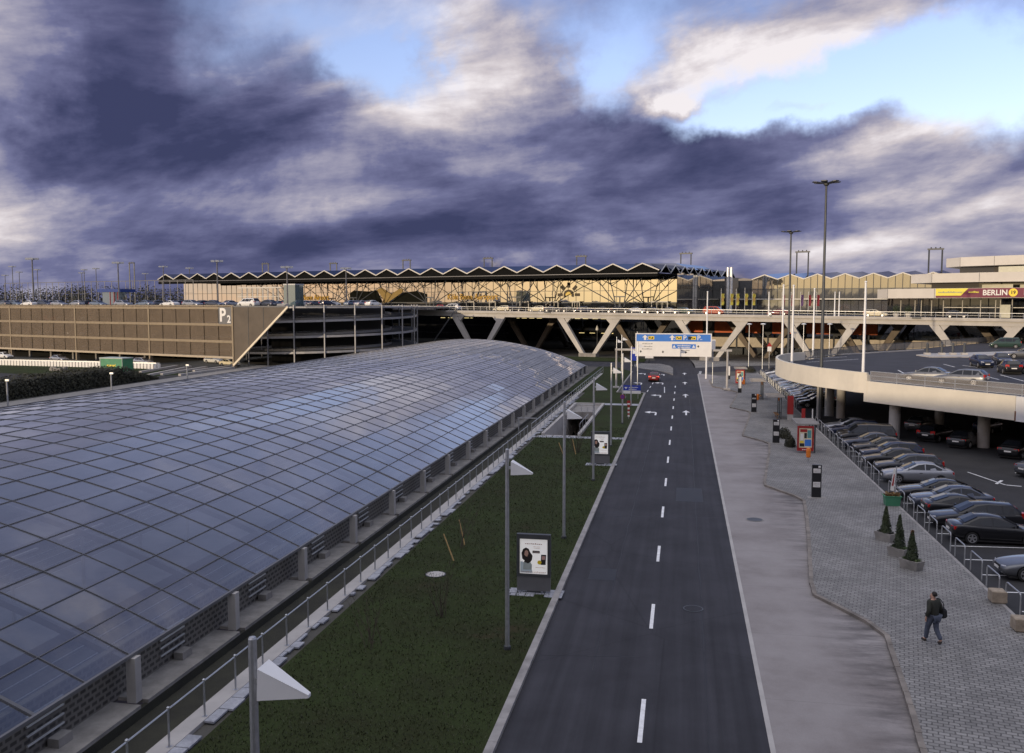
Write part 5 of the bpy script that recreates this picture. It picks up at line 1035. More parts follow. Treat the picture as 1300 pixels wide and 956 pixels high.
m_ = MB(); m_.poly([(p.x, p.y, ZD+.006) for p in [E_R+nR*.5, Vector((A_.x, A_.y))+nR*.5]+[p+(CC_-p).normalized()*.3 for p in cs_[3:]]+rear+[Vector((E_R.x+40, E_R.y+30))]]); m_.build('deck_surface', mDeckA, dk)
def band(pts, z0, z1, th, mb):                     # upright wall following a plan line
    n = len(pts); ins = []
    for i in range(n):
        d = (pts[min(i+1, n-1)]-pts[max(i-1, 0)]).normalized(); ins.append(pts[i]+Vector((d.y, -d.x))*th)
    for i in range(n-1): mb.ext([(pts[i].x, pts[i].y, z0), (pts[i+1].x, pts[i+1].y, z0), (ins[i+1].x, ins[i+1].y, z0), (ins[i].x, ins[i].y, z0)], (0, 0, z1-z0))
m_ = MB(); band(cs_, ZLB, ZLT, .28, m_); o = m_.build('curved_parapet', mCream, dk)
A2 = Vector((A_.x, A_.y)); sp_ = A2+dR*15.2
m_ = MB(); band([sp_-dR*.015, A2-dR*.25], ZRB, ZRT, .34, m_); m_.build('straight_parapet', mCream, dk)
m_ = MB(); band([E_R, sp_+dR*.015], ZRB-.05, ZRT-.02, .34, m_); m_.build('straight_parapet', M('white painted concrete', (.62, .62, .62), .6, var=.08, sc=.6, world=True), dk)
m_ = MB(); m_.ext([(sp_.x+nR.x*q+dR.x*w, sp_.y+nR.y*q+dR.y*w, ZRB) for q, w in ((-.006, -.06), (-.006, .06), (.1, .06), (.1, -.06))], (0, 0, .75)); m_.build('rust_stain', M('rusty joint', (.14, .055, .02), .9, var=.4, sc=6), dk)
m_ = MB(); m_.ext([(A2.x+nR.x*q+dR.x*w, A2.y+nR.y*q+dR.y*w, ZRB) for q, w in ((-.02, -.25), (-.02, .1), (.35, .1), (.35, -.25))], (0, 0, ZLT-ZRB-.2)); m_.build('joint_pier', mCream, dk)
rp = MB(); k = 0
for k in range(19):
    q = A2+dR*(.35+k*3.05)+nR*.17; r_ = MB(); r_.cbox((q.x, q.y, ZRT-.02), .07, .07, .98, math.atan2(dR.y, dR.x)); r_.build('railing_post', mSteel, dk)
q0, q1 = A2+dR*.35+nR*.17, A2+dR*55+nR*.17
m_ = MB()
for z in (ZRT+.12, ZRT+.53, ZRT+.94): m_.beam((q0.x, q0.y, z), (q1.x, q1.y, z), .05, .06)
m_.build('railing', mSteel, dk)
m_ = MB(); m_.poly([(q0.x, q0.y, ZRT+.15), (q1.x, q1.y, ZRT+.15), (q1.x, q1.y, ZRT+.91), (q0.x, q0.y, ZRT+.91)]); m_.build('railing_infill', meshscreen('railing wire infill', (.34, .32, .30), .55), dk)
for px, py, r in ((1135, 556, .50), (1248, 568, .50), (1192, 546, .44), (1067, 531, .46), (1052.5, 528, .50), (1040, 531, .32)):
    p = g(px, py); m_ = MB(); m_.tube((p.x, p.y, 0), (p.x, p.y, ZD-.55), r, r, 20); m_.build('column', mConc, dk, 40)
for t_ in (24, 40, 56):
    for q in (1.2, 18, 36):
        p = A2+dR*t_+nR*q; m_ = MB(); m_.tube((p.x, p.y, 0), (p.x, p.y, ZD-.55), .48, .48, 16); m_.build('column', mConc, dk, 40)
for q in (18, 36):
    p = A2+dR*8+nR*q; m_ = MB(); m_.tube((p.x, p.y, 0), (p.x, p.y, ZD-.55), .48, .48, 16); m_.build('column', mConc, dk, 40)
m_ = MB(); rr_ = [cs_[-1]]+rear
for a, b_ in zip(rr_, rr_[1:]):
    n_ = max(1, int((b_-a).length/2.5))
    for i in range(n_): q = a+(b_-a)*(i/n_); m_.tube((q.x, q.y, ZD), (q.x, q.y, ZD+1.1), .04, .04, 5)
    m_.beam((a.x, a.y, ZD+1.1), (b_.x, b_.y, ZD+1.1), .07, .07)
m_.build('rear_railing', mSteelD, dk)
m_ = MB()
for a, b_ in zip(rr_, rr_[1:]): m_.poly([(a.x, a.y, ZD+.1), (b_.x, b_.y, ZD+.1), (b_.x, b_.y, ZD+1.05), (a.x, a.y, ZD+1.05)])
m_.build('rear_infill', mMeshS, dk)
m_ = MB(); ki = [g(px, py, ZD) for px, py in ((1024, 455.5), (1060, 451), (1100, 448.8), (1172, 444.6))]
for a, b_ in zip(ki, ki[1:]): m_.beam((a.x, a.y, ZD+.08), (b_.x, b_.y, ZD+.08), .3, .16)
kk = [g(px, py, ZD) for px, py in ((1163, 451.5), (1180, 454), (1230, 454), (1300, 449.5), (1300, 446.5), (1180, 450))]; m_.prism([(p.x, p.y) for p in kk], ZD+.006, ZD+.14); m_.build('deck_kerb', mConc, dk)
m_ = MB(); 
for (a, b_) in (((1198, 462.5), (1212, 466)), ((1222, 464), (1246, 467)), ((1240, 475), (1268, 482)), ((1270, 476), (1300, 484)), ((1140, 470), (1153, 477)), ((1010, 456.5), (1075, 453)), ((1024, 460), (1090, 456))):
    p, q = g(*a, ZD), g(*b_, ZD); m_.beam((p.x, p.y, ZD+.012), (q.x, q.y, ZD+.012), .14, .006)
m_.build('bay_lines', mWhiteP, dk)
for i, px in enumerate((1177, 1195.5, 1209.5, 1224)):
    p = g(px, 451.5, ZD); t = thing('bollard', 'dark bollard on a pale foot on the upper deck island, %s from the left' % ORD[i], 'bollard', (p.x, p.y, ZD+.14), 0, 'bollards on the upper deck'); m_ = MB(); m_.cbox((p.x, p.y, ZD+.13), .8, .8, .3); m_.build('foot', mConc, t); m_ = MB(); m_.lathe([(.20, .3), (.20, 1.5), (.12, 1.65), (.02, 1.7)], (p.x, p.y, ZD+.14), 10); m_.build('shaft', mSteelD, t)
for px, py, k, c, rz, lb in ((1176, 484.5, 'sedan', 'grey', 2.65, 'pale silver saloon behind the deck railing, left of the silver estate'), (1219, 488.5, 'wagon', 'grey', 2.6, 'silver estate car behind the deck railing, right of the silver saloon'), (1246, 466, 'hatch', 'dark blue', 4.75, 'dark blue hatchback facing the viewer on the upper deck'), (1272, 463, 'hatch', 'dark grey', 4.6, 'dark grey hatchback half hidden behind the dark estate on the upper deck'), (1281, 474, 'wagon', 'black', 1.45, 'black estate seen from behind with a red tail lamp on the upper deck'), (1276, 442, 'van', 'dark green', 2.95, 'dark green van in side view at the back of the upper deck'), (1301, 455, 'sedan', 'grey', 2.9, 'grey saloon cut by the right edge at the back of the upper deck'), (1306, 474, 'sedan', 'black', 1.5, 'black car next to the black estate at the right edge of the upper deck')):
    p = g(px, py, ZD); car(k, (p.x, p.y, ZD+.008), rz, pc(c), lb, 'cars on the upper deck')
# tall masts and flagpoles round the deck
def mast(p, z0, z1, lb, n=6, R_=1.45):
    t = thing('mast_light', lb, 'light mast', (p.x, p.y, z0), 0, 'tall mast lights'); m_ = MB(); m_.tube((p.x, p.y, z0), (p.x, p.y, z1), .20, .11, 12); m_.build('mast', mSteelD, t)
    m_ = MB(); m_.lathe([(.12, -.25), (.3, -.1), (.3, .1), (.1, .2)], (p.x, p.y, z1), 12); m_.build('hub', mSteelD, t)
    for k in range(n):
        a = 2*math.pi*k/n+.2; m_ = MB(); d = Vector((math.cos(a), math.sin(a), .10)); s_ = Vector((-math.sin(a), math.cos(a), 0)); c = Vector((p.x, p.y, z1))
        m_.ext([c+d*.2-s_*.1, c+d*(R_*.8)-s_*.36, c+d*R_-s_*.25, c+d*R_+s_*.25, c+d*(R_*.8)+s_*.36, c+d*.2+s_*.1], (0, 0, .09)); m_.build('lamp_head', mSteelD, t)
p = g(1040, 531); d_ = math.hypot(p.x, p.y); mast(Vector((p.x, p.y-.55, 0)), 0, 12.5+(384.5-244)*103.5/FPX, 'taller mast light with a wheel of lamp heads rising beside the curved parapet')
p = pd(1001, 136); mast(p, 0, zp(296, 136), 'smaller further mast light with a wheel of lamp heads left of the tall one')
def pole(p, z0, z1, lb):
    o = MB(); o.tube((p.x, p.y, z0), (p.x, p.y, z1), .16, .10, 10); o.lathe([(.10, 0), (.15, .06), (.10, .14), (.01, .18)], (p.x, p.y, z1), 10); tag(o.build('flagpole', mWhite), lb, 'flagpole', 'bare white flagpoles')
for px, d, z0, yt, lb in ((993.2, 117, ZD, 362.5, 'bare white flagpole at the tip of the curved parapet, left of the small mast light'), (1006, 107, ZD, 363, 'bare white flagpole between the two mast lights, right of the small one'), (1032.5, 131, ZD, 367, 'bare white flagpole close left of the tall mast light'), (1097, 92, ZD, 358.5, 'bare white flagpole at the joint of the curved and straight parapets'), (897.3, 150, 0, 370.5, 'bare white flagpole rising behind the gantry panel')):
    pole(pd(px, d), z0, zp(yt, d), lb)
for i, (px, d) in enumerate(((951, 176), (968.5, 172), (1020, 178), (1053, 176))):
    p = pd(px, d); z1 = zp(411, d); t = thing('street_lamp', 'slim street lamp with a flat white head under the bridge edge, %s from the left' % ORD[i], 'street lamp', p, 0, 'slim street lamps before the bridge'); m_ = MB(); m_.tube((p.x, p.y, 0), (p.x, p.y, z1), .08, .06, 8); m_.build('mast', mSteel, t); m_ = MB(); m_.lathe([(.3, -.12), (.55, 0), (.3, .14), (.02, .18)], (p.x, p.y, z1), 12); m_.build('head', mWhite, t)
p = pd(977, 168); t = thing('warning_sign', 'small red and white traffic sign on a post below the bridge, near the far corner', 'sign', p); m_ = MB(); m_.tube((p.x, p.y, 0), (p.x, p.y, 5.2), .05, .05, 6); m_.build('post', mSteel, t); m_ = MB(); m_.cbox((p.x, p.y-.1, 3.6), .7, .05, .9); m_.build('plate', mSignW, t); m_ = MB(); m_.ext([(p.x-.5, p.y-.1, 4.5), (p.x+.5, p.y-.1, 4.5), (p.x, p.y-.1, 5.3)], (0, -.05, 0)); m_.build('triangle', mRed, t)
# ================================================================ ELEVATED ROAD (BRIDGE)
V2 = Vector
BO = V2((6.4, 202.0))
def frame(O):
    return lambda t, n, z: Vector((O.x+T2.x*t+N2.x*n, O.y+T2.y*t+N2.y*n, z))
bt_ = frame(BO)
def tb(px): return toff(px, BO, BO)
tL, tR = tb(300), tb(1420)
ta, tc = tb(578), tb(1200)
def zdk(t): return 10.55+(t-ta)/(tc-ta)*(-.95)
br_ = thing('road_bridge', 'long pale concrete elevated road on slanted V legs crossing in front of the terminal', 'bridge', bt_(0, 0, 0))
def tbox(fr, mb, t0, t1, n0, n1, za, zb, zf=None, mi=0):
    f = zf or (lambda t: 0)
    mb.add([fr(t, n, f(t)+z) for z in (za, zb) for t, n in ((t0, n0), (t1, n0), (t1, n1), (t0, n1))], [(3, 2, 1, 0), (4, 5, 6, 7), (0, 1, 5, 4), (1, 2, 6, 5), (2, 3, 7, 6), (3, 0, 4, 7)], mi)
mBrC = M('brown shaded concrete', (.15, .12, .09), .8, var=.2, sc=.4, world=True)  # rear legs: own brown, darkened to carry the shade under the deck
mCB = M('bridge concrete', (.46, .435, .395), .7, var=.16, sc=.3, bump=.1, world=True)
m_ = MB(); tbox(bt_, m_, tL, tR, -.4, 26, -.42, 0, zdk); tbox(bt_, m_, tL, tR, 0, 2.0, -1.3, -.42, zdk); m_.build('deck', mCB, br_)
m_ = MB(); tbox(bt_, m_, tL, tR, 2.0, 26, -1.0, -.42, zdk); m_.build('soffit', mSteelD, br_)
m_ = MB(); tbox(bt_, m_, tL, tR, .6, 25, .004, .012, zdk); m_.build('carriageway', mAsph, br_)
m_ = MB(); tbox(bt_, m_, tL, tR, -.46, -.40, -.1, .1, zdk); tbox(bt_, m_, tL, tR, -.40, .4, .004, .13, zdk); m_.build('edge_kerb', mCB, br_)
n_ = 0; t = tb(505)
while t < tb(1330) and n_ < 98:
    p = MB(); a = bt_(t, .05, zdk(t)); p.beam(a, a+Vector((0, 0, 1.12)), .07, .07); p.build('railing_post', mSteel, br_); t += 1.85; n_ += 1
m_ = MB()
for z, w in ((1.12, .08), (.6, .03)): m_.beam(bt_(tL, .05, zdk(tL)+z), bt_(tR, .05, zdk(tR)+z), w, w)
m_.build('handrail', mSteel, br_)
def leg(ttop, tbot, n, mt, nm='slanted_leg', thk=1.0):
    zt = zdk(ttop)-1.25; s = 1 if ttop > tbot else -1; q = MB()
    q.ext([bt_(tbot-.5, n, 0), bt_(tbot+.5, n, 0), bt_(ttop+.6+(.5 if s > 0 else 0), n, zt), bt_(ttop-.7-(.5 if s < 0 else 0), n, zt)], N2.to_3d()*thk)
    q.ext([bt_(ttop-s*.75, n+.05, zt-.01), bt_(ttop-s*2.6, n+.05, zt-.01), bt_(ttop-s*1.45, n+.05, zt-1.2)], N2.to_3d()*(thk-.1)); q.build(nm, mt, br_)
VP_ = [(578, 636), (712, 781), (861, 942), (1000, 1082), (1185, 1288)]
for a, b in VP_:
    t0, t1 = tb(a), tb(b); mid = (t0+t1)/2; leg(t0, mid-1.1, .1, mCB); leg(t1, mid+1.1, .1, mCB)
    m_ = MB(); tbox(bt_, m_, mid-2.2, mid+2.2, -.4, 1.6, 0, .8); m_.build('footing', mConcD, br_)
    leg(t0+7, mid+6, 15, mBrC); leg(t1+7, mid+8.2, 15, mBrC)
for t in (tb(585)-2, ):
    pass
# wind brace seen under the left end
tb2 = tb(545); m_ = MB(); m_.beam(bt_(tb(583), -1.0, 11.3), bt_(tb(553), -1.0, 2.5), .25, .25); m_.build('inclined_brace', mGreyP, br_)
m_ = MB(); 
for px in (696, 1161): tbox(bt_, m_, tb(px)-.8, tb(px)+.8, -.75, -.47, -.12, .12, zdk)
m_.build('edge_lamp', mSteelD, br_)
# cars and vans on the bridge, small in view
BC = [(563, 'hatch', 'red', 'small red hatchback on the bridge behind the white van'), (575, 'van', 'white', 'white van at the left end of the bridge'), (638, 'wagon', 'cream', 'cream taxi on the bridge above the second V leg'), (682, 'wagon', 'cream', 'cream taxi with a pale side panel on the bridge, right of the other taxi'), (702, 'sedan', 'dark grey', 'dark grey saloon on the bridge just right of the cream taxis'), (724, 'sedan', 'black', 'black saloon on the bridge below the sun emblem'), (745, 'wagon', 'dark blue', 'dark blue estate on the bridge right of the sun emblem'), (767, 'sedan', 'dark grey', 'dark saloon on the bridge left of the tree column'), (788, 'wagon', 'black', 'black estate on the bridge in front of the right tree column'), (809, 'sedan', 'silver', 'silver saloon on the bridge right of the tree column'), (829, 'hatch', 'black', 'black hatchback on the bridge before the pale doorway'), (850, 'sedan', 'grey', 'grey saloon on the bridge near the end of the gold facade'), (868, 'hatch', 'dark green', 'dark green hatchback on the bridge beyond the gold facade'), (905, 'van', 'orange red', 'orange red van on the bridge above the gantry'), (986, 'coupe', 'dark red', 'low dark red sports car on the bridge left of the small mast light'), (1109, 'wagon', 'cream', 'cream taxi alone on the right part of the bridge'), (1212, 'hatch', 'dark grey', 'dark hatchback on the bridge in front of the banner building'), (655, 'hatch', 'black', 'black hatchback on the bridge between the two cream taxis')]
for i, (px, k, c, lb) in enumerate(BC):
    n = 4.2 if i % 3 else 5.2; t = toff(px, BO+N2*n, BO); o = far_car(k, bt_(t, n, zdk(t)+.02), math.atan2(T2.y, T2.x)+(PI if px in (575, 638, 682, 986) else 0), pc(c), lb, 'cars on the bridge', 'van' if k == 'van' else 'car', 'van' if k == 'van' else 'car')

# ================================================================ TERMINAL HALL
p = pd(850, 225); TO = V2((p.x, p.y)); tt = frame(TO)
ZLO, ZHI, ZF0, ZF1 = 20.75, 22.5, 19.15, 20.05
FN = 14.0; FO = TO+N2*FN
hall = thing('terminal_hall', 'long glass terminal hall with a zigzag roof edge and gold reflecting facade', 'terminal', tt(-80, 10, 0))
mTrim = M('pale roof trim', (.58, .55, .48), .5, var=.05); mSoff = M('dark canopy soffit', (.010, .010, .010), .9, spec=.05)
pk = [toff(x, TO, TO) for x in (706.9, 741.5, 778.2, 814.6)]; PER = (pk[3]-pk[0])/3; tend = pk[3]+PER*.55; tbeg = toff(203, TO, TO)
zig = [(tend, ZLO)]; k = 0
while zig[-1][0] > tbeg+PER*.9: zig.append((pk[3]-k*PER, ZHI)); zig.append((pk[3]-k*PER-PER/2, ZLO)); k += 1
RB = 48
m_ = MB()
for (t0, z0), (t1, z1) in zip(zig, zig[1:]):
    for n0, n1, d0, d1 in ((-.2, 24, 0, .9), (24, RB, .9, .9)): m_.add([tt(t0, n0, z0+d0), tt(t0, n1, z0+d1), tt(t1, n1, z1+d1), tt(t1, n0, z1+d0)], [(0, 1, 2, 3)])
m_.build('folded_roof', mRoofG, hall)
m_ = MB()
for (t0, z0), (t1, z1) in zip(zig, zig[1:]): m_.beam(tt(t0, -.25, z0), tt(t1, -.25, z1), .27, .27)
m_.build('roof_edge_trim', mTrim, hall)
m_ = MB()
for i in range(0, len(zig)-2, 2):
    (t0, z0), (t1, z1), (t2, z2) = zig[i:i+3]; m_.add([tt(t0, .1, ZF1), tt(t2, .1, ZF1), tt(t2, .1, z2), tt(t1, .1, z1-.2), tt(t0, .1, z0)], [(0, 1, 2, 3, 4)])
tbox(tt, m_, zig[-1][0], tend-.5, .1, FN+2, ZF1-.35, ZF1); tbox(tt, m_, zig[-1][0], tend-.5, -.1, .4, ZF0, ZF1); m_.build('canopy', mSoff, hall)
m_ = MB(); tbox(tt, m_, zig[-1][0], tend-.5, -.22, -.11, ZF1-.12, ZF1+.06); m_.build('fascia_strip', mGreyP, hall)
tf0, tf1 = toff(238, FO, TO), toff(858, FO, TO); ZG0, ZG1 = 12.7, ZF1-.35
m_ = MB(); rn = random.Random(12); pw = 2.45; t = tf1
mull = MB()
while t > tf0:
    for z0, z1 in ((ZG0, 15.9), (15.9, ZG1)):
        a, b = rn.gauss(0, .0025), rn.gauss(0, .0025)
        m_.add([tt(q, FN+a*(q-t)+b*(z-15), z) for q, z in ((t-pw+.03, z0+.03), (t-.03, z0+.03), (t-.03, z1-.03), (t-pw+.03, z1-.03))], [(0, 1, 2, 3)])
    mull.beam(tt(t, FN-.05, ZG0), tt(t, FN-.05, ZG1), .055, .10); t -= pw
mull.beam(tt(tf0, FN-.05, 15.9), tt(tf1, FN-.05, 15.9), .16, .12); mull.beam(tt(tf0, FN-.08, ZG0), tt(tf1, FN-.08, ZG0), .2, .25)
m_.build('glass_facade', mFac, hall); mull.build('mullions', mSteelD, hall)
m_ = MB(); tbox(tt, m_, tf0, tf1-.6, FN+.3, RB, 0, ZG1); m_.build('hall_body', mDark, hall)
m_ = MB(); tbox(tt, m_, tf0, tf1-.1, FN-.2, FN+.28, 10.2, ZG0-.13); m_.build('entrance_glazing', mGlassD, hall)
for i, px in enumerate((600, 628, 668, 703, 733, 838)):
    t = toff(px, FO, TO); w = (1.3, 1.0, 1.4, 1.9, 1.1, 2.2)[i]; q = MB()
    q.beam(tt(t-w, FN-1.2, 10.3), tt(t-w, FN-1.2, 12.9), .22); q.beam(tt(t+w, FN-1.2, 10.3), tt(t+w, FN-1.2, 12.9), .22); q.beam(tt(t-w-.1, FN-1.2, 12.9), tt(t+w+.1, FN-1.2, 12.9), .3)
    if i > 2: q.beam(tt(t-w/3, FN-1.2, 10.3), tt(t-w/3, FN-1.2, 12.9), .14); q.beam(tt(t+w/3, FN-1.2, 10.3), tt(t+w/3, FN-1.2, 12.9), .14)
    q.build('door_frame', mTrim, hall)
# right flank and its own small folds
sidex = tf1
m_ = MB(); n = FN
while n < 62:
    for z0, z1 in ((10.5, 14), (14, 17.3), (17.3, 20.6)):
        a = rn.gauss(0, .0005); m_.add([tt(sidex+a*(z-15), q, z) for q, z in ((n+.04, z0+.04), (n+2.3, z0+.04), (n+2.3, z1-.04), (n+.04, z1-.04))], [(0, 1, 2, 3)])
    n += 2.35
m_.build('flank_glazing', mFac2, hall)
m_ = MB(); q = MB(); n = FN-13.5
while n < 60:
    for a, b, za, zb in ((n, n+3.6, ZLO-.5, ZHI-.3), (n+3.6, n+7.2, ZHI-.3, ZLO-.5)): q.beam(tt(tend+.1, a, za), tt(tend+.1, b, zb), .16, .2); m_.add([tt(tend, a, za), tt(tend, b, zb), tt(tend-8, b, zb+.6), tt(tend-8, a, za+.6)], [(0, 1, 2, 3)])
    n += 7.2
m_.build('flank_roof', mRoofG, hall); q.build('flank_trim', mSteel, hall)
m_ = MB(); tbox(tt, m_, sidex-3, sidex-.02, FN+.4, 62, 10, 20.3); m_.build('flank_core', mSteelD, hall)
# branching columns under the canopy
for ib, px in enumerate((370, 450, 547, 656, 786)):
    t0 = toff(px, TO+N2*4, TO); c = MB(); zb = 12.4
    for dt_, dn in ((-1.1, 0), (1.1, 0), (-.4, .8), (.4, -.8)): c.tube(tt(t0+dt_*.6, 4+dn, 10.2), tt(t0+dt_*1.3, 4+dn, zb), .22, .2, 8)
    c.beam(tt(t0-1.5, 4, 14.2), tt(t0+1.5, 4, 14.2), .25, .3); c.beam(tt(t0, 4, 12.3), tt(t0, 4, 14.2), .3, .3); c.build('column_base', mSteelD, hall)
    for s in (-1, 1):
        for (dt_, zt, fk) in ((12.0, 18.0, 1), (6.4, 19.1, 0), (2.6, 19.1, 0)):
            q = MB(); a = tt(t0+s*1.2, 4, zb); b = tt(t0+s*dt_, 3.2, zt); q.tube(a, b, .15, .09, 8)
            if fk:
                for e in (-2.6, .3, 3.2): q.tube(b, tt(t0+s*dt_+e, 3, 19.15), .11, .08, 6)
            else:
                mdl = a.lerp(b, .68); q.tube(mdl, tt(t0+s*(dt_+1.8)-s*1.2, 2, 19.15), .1, .08, 6); q.tube(mdl, tt(t0+s*(dt_-2.6), 6, 19.15), .1, .08, 6)
            q.build('branch', mSteelD, hall)
# lettering and emblems on the glass
mGold = M('gold lettering', (.62, .36, .03), .45, var=.05); mBrown = M('brown emblem film', (.045, .030, .012), .6); mOchre = M('ochre emblem film', (.30, .20, .05), .6); mYelE = M('yellow emblem film', (.85, .62, .12), .5)
Tt3 = Vector((T2.x, T2.y, 0))
for txt, px, sz in (('Köln Bonn Airport', 396, 2.45), ('Köln Bonn Aéroport', 600, 2.45)):
    t = toff(px, FO, TO); b = text_mb(txt, sz, tt(t, FN-.16, 14.35), Tt3, (0, 0, 1), .03, bold=.03, sx=.86); b.build('lettering', mGold, hall)
tS = toff(721.5, FO, TO); zS = 14.75; s_ = MB()
def arcs(mb, r0, r1, a0, a1, n, off, cz=0):
    for i in range(n):
        a, b = a0+(a1-a0)*i/n, a0+(a1-a0)*(i+1)/n; mb.ext([tt(tS+r*math.cos(w), FN-off, zS+cz+r*math.sin(w)) for r, w in ((r0, a), (r1, a), (r1, b), (r0, b))], -N2.to_3d()*.03)
arcs(s_, .95, 1.55, -.35, PI+.35, 18, .15)
for a in (0, PI/4, PI/2, 3*PI/4, PI):
    c = Vector((math.cos(a), math.sin(a))); e = Vector((-c.y, c.x)); s_.ext([tt(tS+c.x*r+e.x*w, FN-.15, zS+c.y*r+e.y*w+.12) for r, w in ((1.95, -.40), (3.4, -.40), (3.4, .40), (1.95, .40))], -N2.to_3d()*.03)
s_.build('sun_emblem', mBrown, hall); s_ = MB(); arcs(s_, 0.05, .93, -.1, PI+.1, 12, .14); s_.build('sun_emblem_core', mYelE, hall)
def facade_poly(pts, mt, nm, off): b = MB(); b.ext([tt(toff(px, FO, TO), FN-off, zp(py, (FO+T2*toff(px, FO, TO)).dot(V2((-_s, _c))))) for px, py in pts], -N2.to_3d()*.03); b.build(nm, mt, hall)
facade_poly([(480, 367.5), (486, 365), (498, 373), (509, 366), (513, 366.5), (512, 371), (493, 384), (487, 384), (488, 379)], mOchre, 'bird_emblem', .15)
facade_poly([(446, 372), (452, 368.5), (470, 369.5), (480, 368), (487, 384), (446, 384)], M('dark facade shape', (.010, .011, .009), .8, spec=.05), 'emblem_side', .12)  # dark flat shapes on either side of the bird emblem
facade_poly([(513.5, 371), (530, 369), (543, 373), (543, 384), (495, 384.3)], M('dark facade shape', (.05,)*3), 'emblem_side', .12)
# lower storey under the bridge: dark glazing, strips of light, orange posters
low = thing('arrivals_front', 'dark arrivals level front under the bridge with strip lights and orange posters', 'building front', bt_(0, 27, 0)); m_ = MB()
tbox(bt_, m_, tL, tR, 27, 30, 0, 10.2); m_.build('glazing', mGlassD, low)
m_ = MB()
for px0, px1, z in ((560, 575, 8.3), (590, 600, 8.3), (645, 690, 8.4), (720, 790, 8.4), (800, 830, 8.4), (735, 778, 4.6), (812, 850, 4.5)):
    a, b = toff(px0, BO+N2*26.8, BO), toff(px1, BO+N2*26.8, BO); t = a
    while t < b: m_.beam(bt_(t, 26.8, z), bt_(min(t+1.5, b), 26.8, z), .10, .12); t += rn.uniform(1.8, 3.4)
m_.build('strip_lights', mStripL, low)
m_ = MB(); PW = BO+N2*26.5
m2 = MB(); a, b = toff(862, PW, BO), toff(1112, PW, BO); tbox(bt_, m2, a, b, 26.5, 26.9, 5.3, 9.0); m2.build('poster_wall', M('orange print', (.62, .14, .04), .7, var=.35, sc=.35, world=True), low)
rn = random.Random(31); m2 = MB(); m3 = MB(); m4 = MB(); t = a
while t < b-4:
    m2 = MB(); m3 = MB(); m4 = MB(); w = rn.uniform(2.2, 4.2); tbox(bt_, m2, t, t+w, 26.44, 26.5, 5.3, 9.0); z0 = 7.4
    m3.ext([bt_(t+w/2+.9*math.cos(q), 26.42, z0+1.2*math.sin(q)) for q in [i*.449 for i in range(14)]], -N2.to_3d()*.03); m4.ext([bt_(t+w/2+1.3*math.cos(q), 26.425, 5.9+1.2*math.sin(q)) for q in [i*.449 for i in range(14)]], -N2.to_3d()*.02)
    o = m2.build('printed_panel', M('dark grey print', (.045, .04, .04), .7), low); m3.build('printed_face', M('pale grey print', (.24, .22, .20), .7, var=.5, sc=1.2), o); m4.build('printed_body', mPrint, o); t += w+rn.uniform(3.5, 6)

m2 = MB(); a, b = toff(900, PW, BO), toff(1300, PW, BO); tbox(bt_, m2, a, b, 24, 24.5, 2.0, 4.3); m2.build('beige_wall', M('beige wall panel', (.46, .40, .31), .7, var=.12, world=True), low)
t = a
while t < b: m2 = MB(); m2.beam(bt_(t, 23.9, 0), bt_(t, 23.9, 5.3), .3, .3); m2.build('post', mSteelD, low); t += 7.5
# portal frames behind the halls
PF = pd(868, 303); PFO = V2((PF.x, PF.y)); ptf = frame(PFO)
for i, (px, yt) in enumerate(((172, 334), (340, 335), (425.5, 334.5), (517.5, 330.5), (620, 328), (737, 325.5), (868.5, 322), (1015, 320), (1182, 316.5))):
    t = toff(px, PFO, PFO); pp = ptf(t, 0, 0); d = V2((pp.x, pp.y)).dot(V2((-_s, _c))); z1 = zp(yt, d); tg = thing('portal_mast', 'thin steel portal frame rising above the roofs, %s from the left' % ORD[i], 'portal mast', pp, 0, 'portal masts above the terminal roofs')
    for s in (-1, 1): m_ = MB(); m_.beam(ptf(t+s*1.75, 0, 0), ptf(t+s*1.75, 0, z1), .38, .38); m_.build('leg', mSteelD, tg)
    m_ = MB(); m_.beam(ptf(t-2.2, 0, z1), ptf(t+2.2, 0, z1), .5, .45); 
    for q in (-1.2, 0, 1.2): m_.beam(ptf(t+q, -.2, z1+.2), ptf(t+q, -.2, z1+.55), .3, .3)
    m_.build('crossbar', mSteelD, tg)

# ================================================================ SECOND WING
p = pd(1034, 269); WO = V2((p.x, p.y)); wt = frame(WO); wing = thing('terminal_wing', 'lower terminal wing right of the hall with beige glass gables and a zigzag roof', 'terminal', wt(0, 5, 0))
pk = [toff(x, WO, WO) for x in (1000.8, 1034.6, 1069, 1105)]; PER2 = (pk[3]-pk[0])/3; t00 = toff(932, WO, WO); zig2 = []; k = -2
while pk[1]+(k-.5)*PER2 < toff(1290, WO, WO): zig2 += [(pk[1]+(k-.5)*PER2, 19.7), (pk[1]+k*PER2, 21.1)]; k += 1
zig2 = [z for z in zig2 if z[0] > t00-1]
m_ = MB(); q = MB(); g_ = MB(); mu = MB()
for (t0, z0), (t1, z1) in zip(zig2, zig2[1:]):
    q.beam(wt(t0, -.2, z0), wt(t1, -.2, z1), .28, .3)
    m_.add([wt(t0, -.1, z0+.05), wt(t1, -.1, z1+.05), wt(t1, 30, z1+1.5), wt(t0, 30, z0+1.5)], [(0, 1, 2, 3)])
    tm = (t0+t1)/2; zm_ = (z0+z1)/2
    for (a, za, b, zb) in ((t0, z0, tm, zm_), (tm, zm_, t1, z1)):
        a_ = rn.gauss(0, .003); g_.add([wt(a+.04, a_*2, 16.9), wt(b-.04, 0, 16.9), wt(b-.04, 0, zb-.1), wt(a+.04, 0, za-.1)], [(0, 1, 2, 3)]); g_.add([wt(a+.04, a_*2, 13.9), wt(b-.04, 0, 13.9), wt(b-.04, 0, 16.7), wt(a+.04, 0, 16.7)], [(0, 1, 2, 3)], 1)
        mu.beam(wt(a, -.08, 10), wt(a, -.08, za), .1, .14)
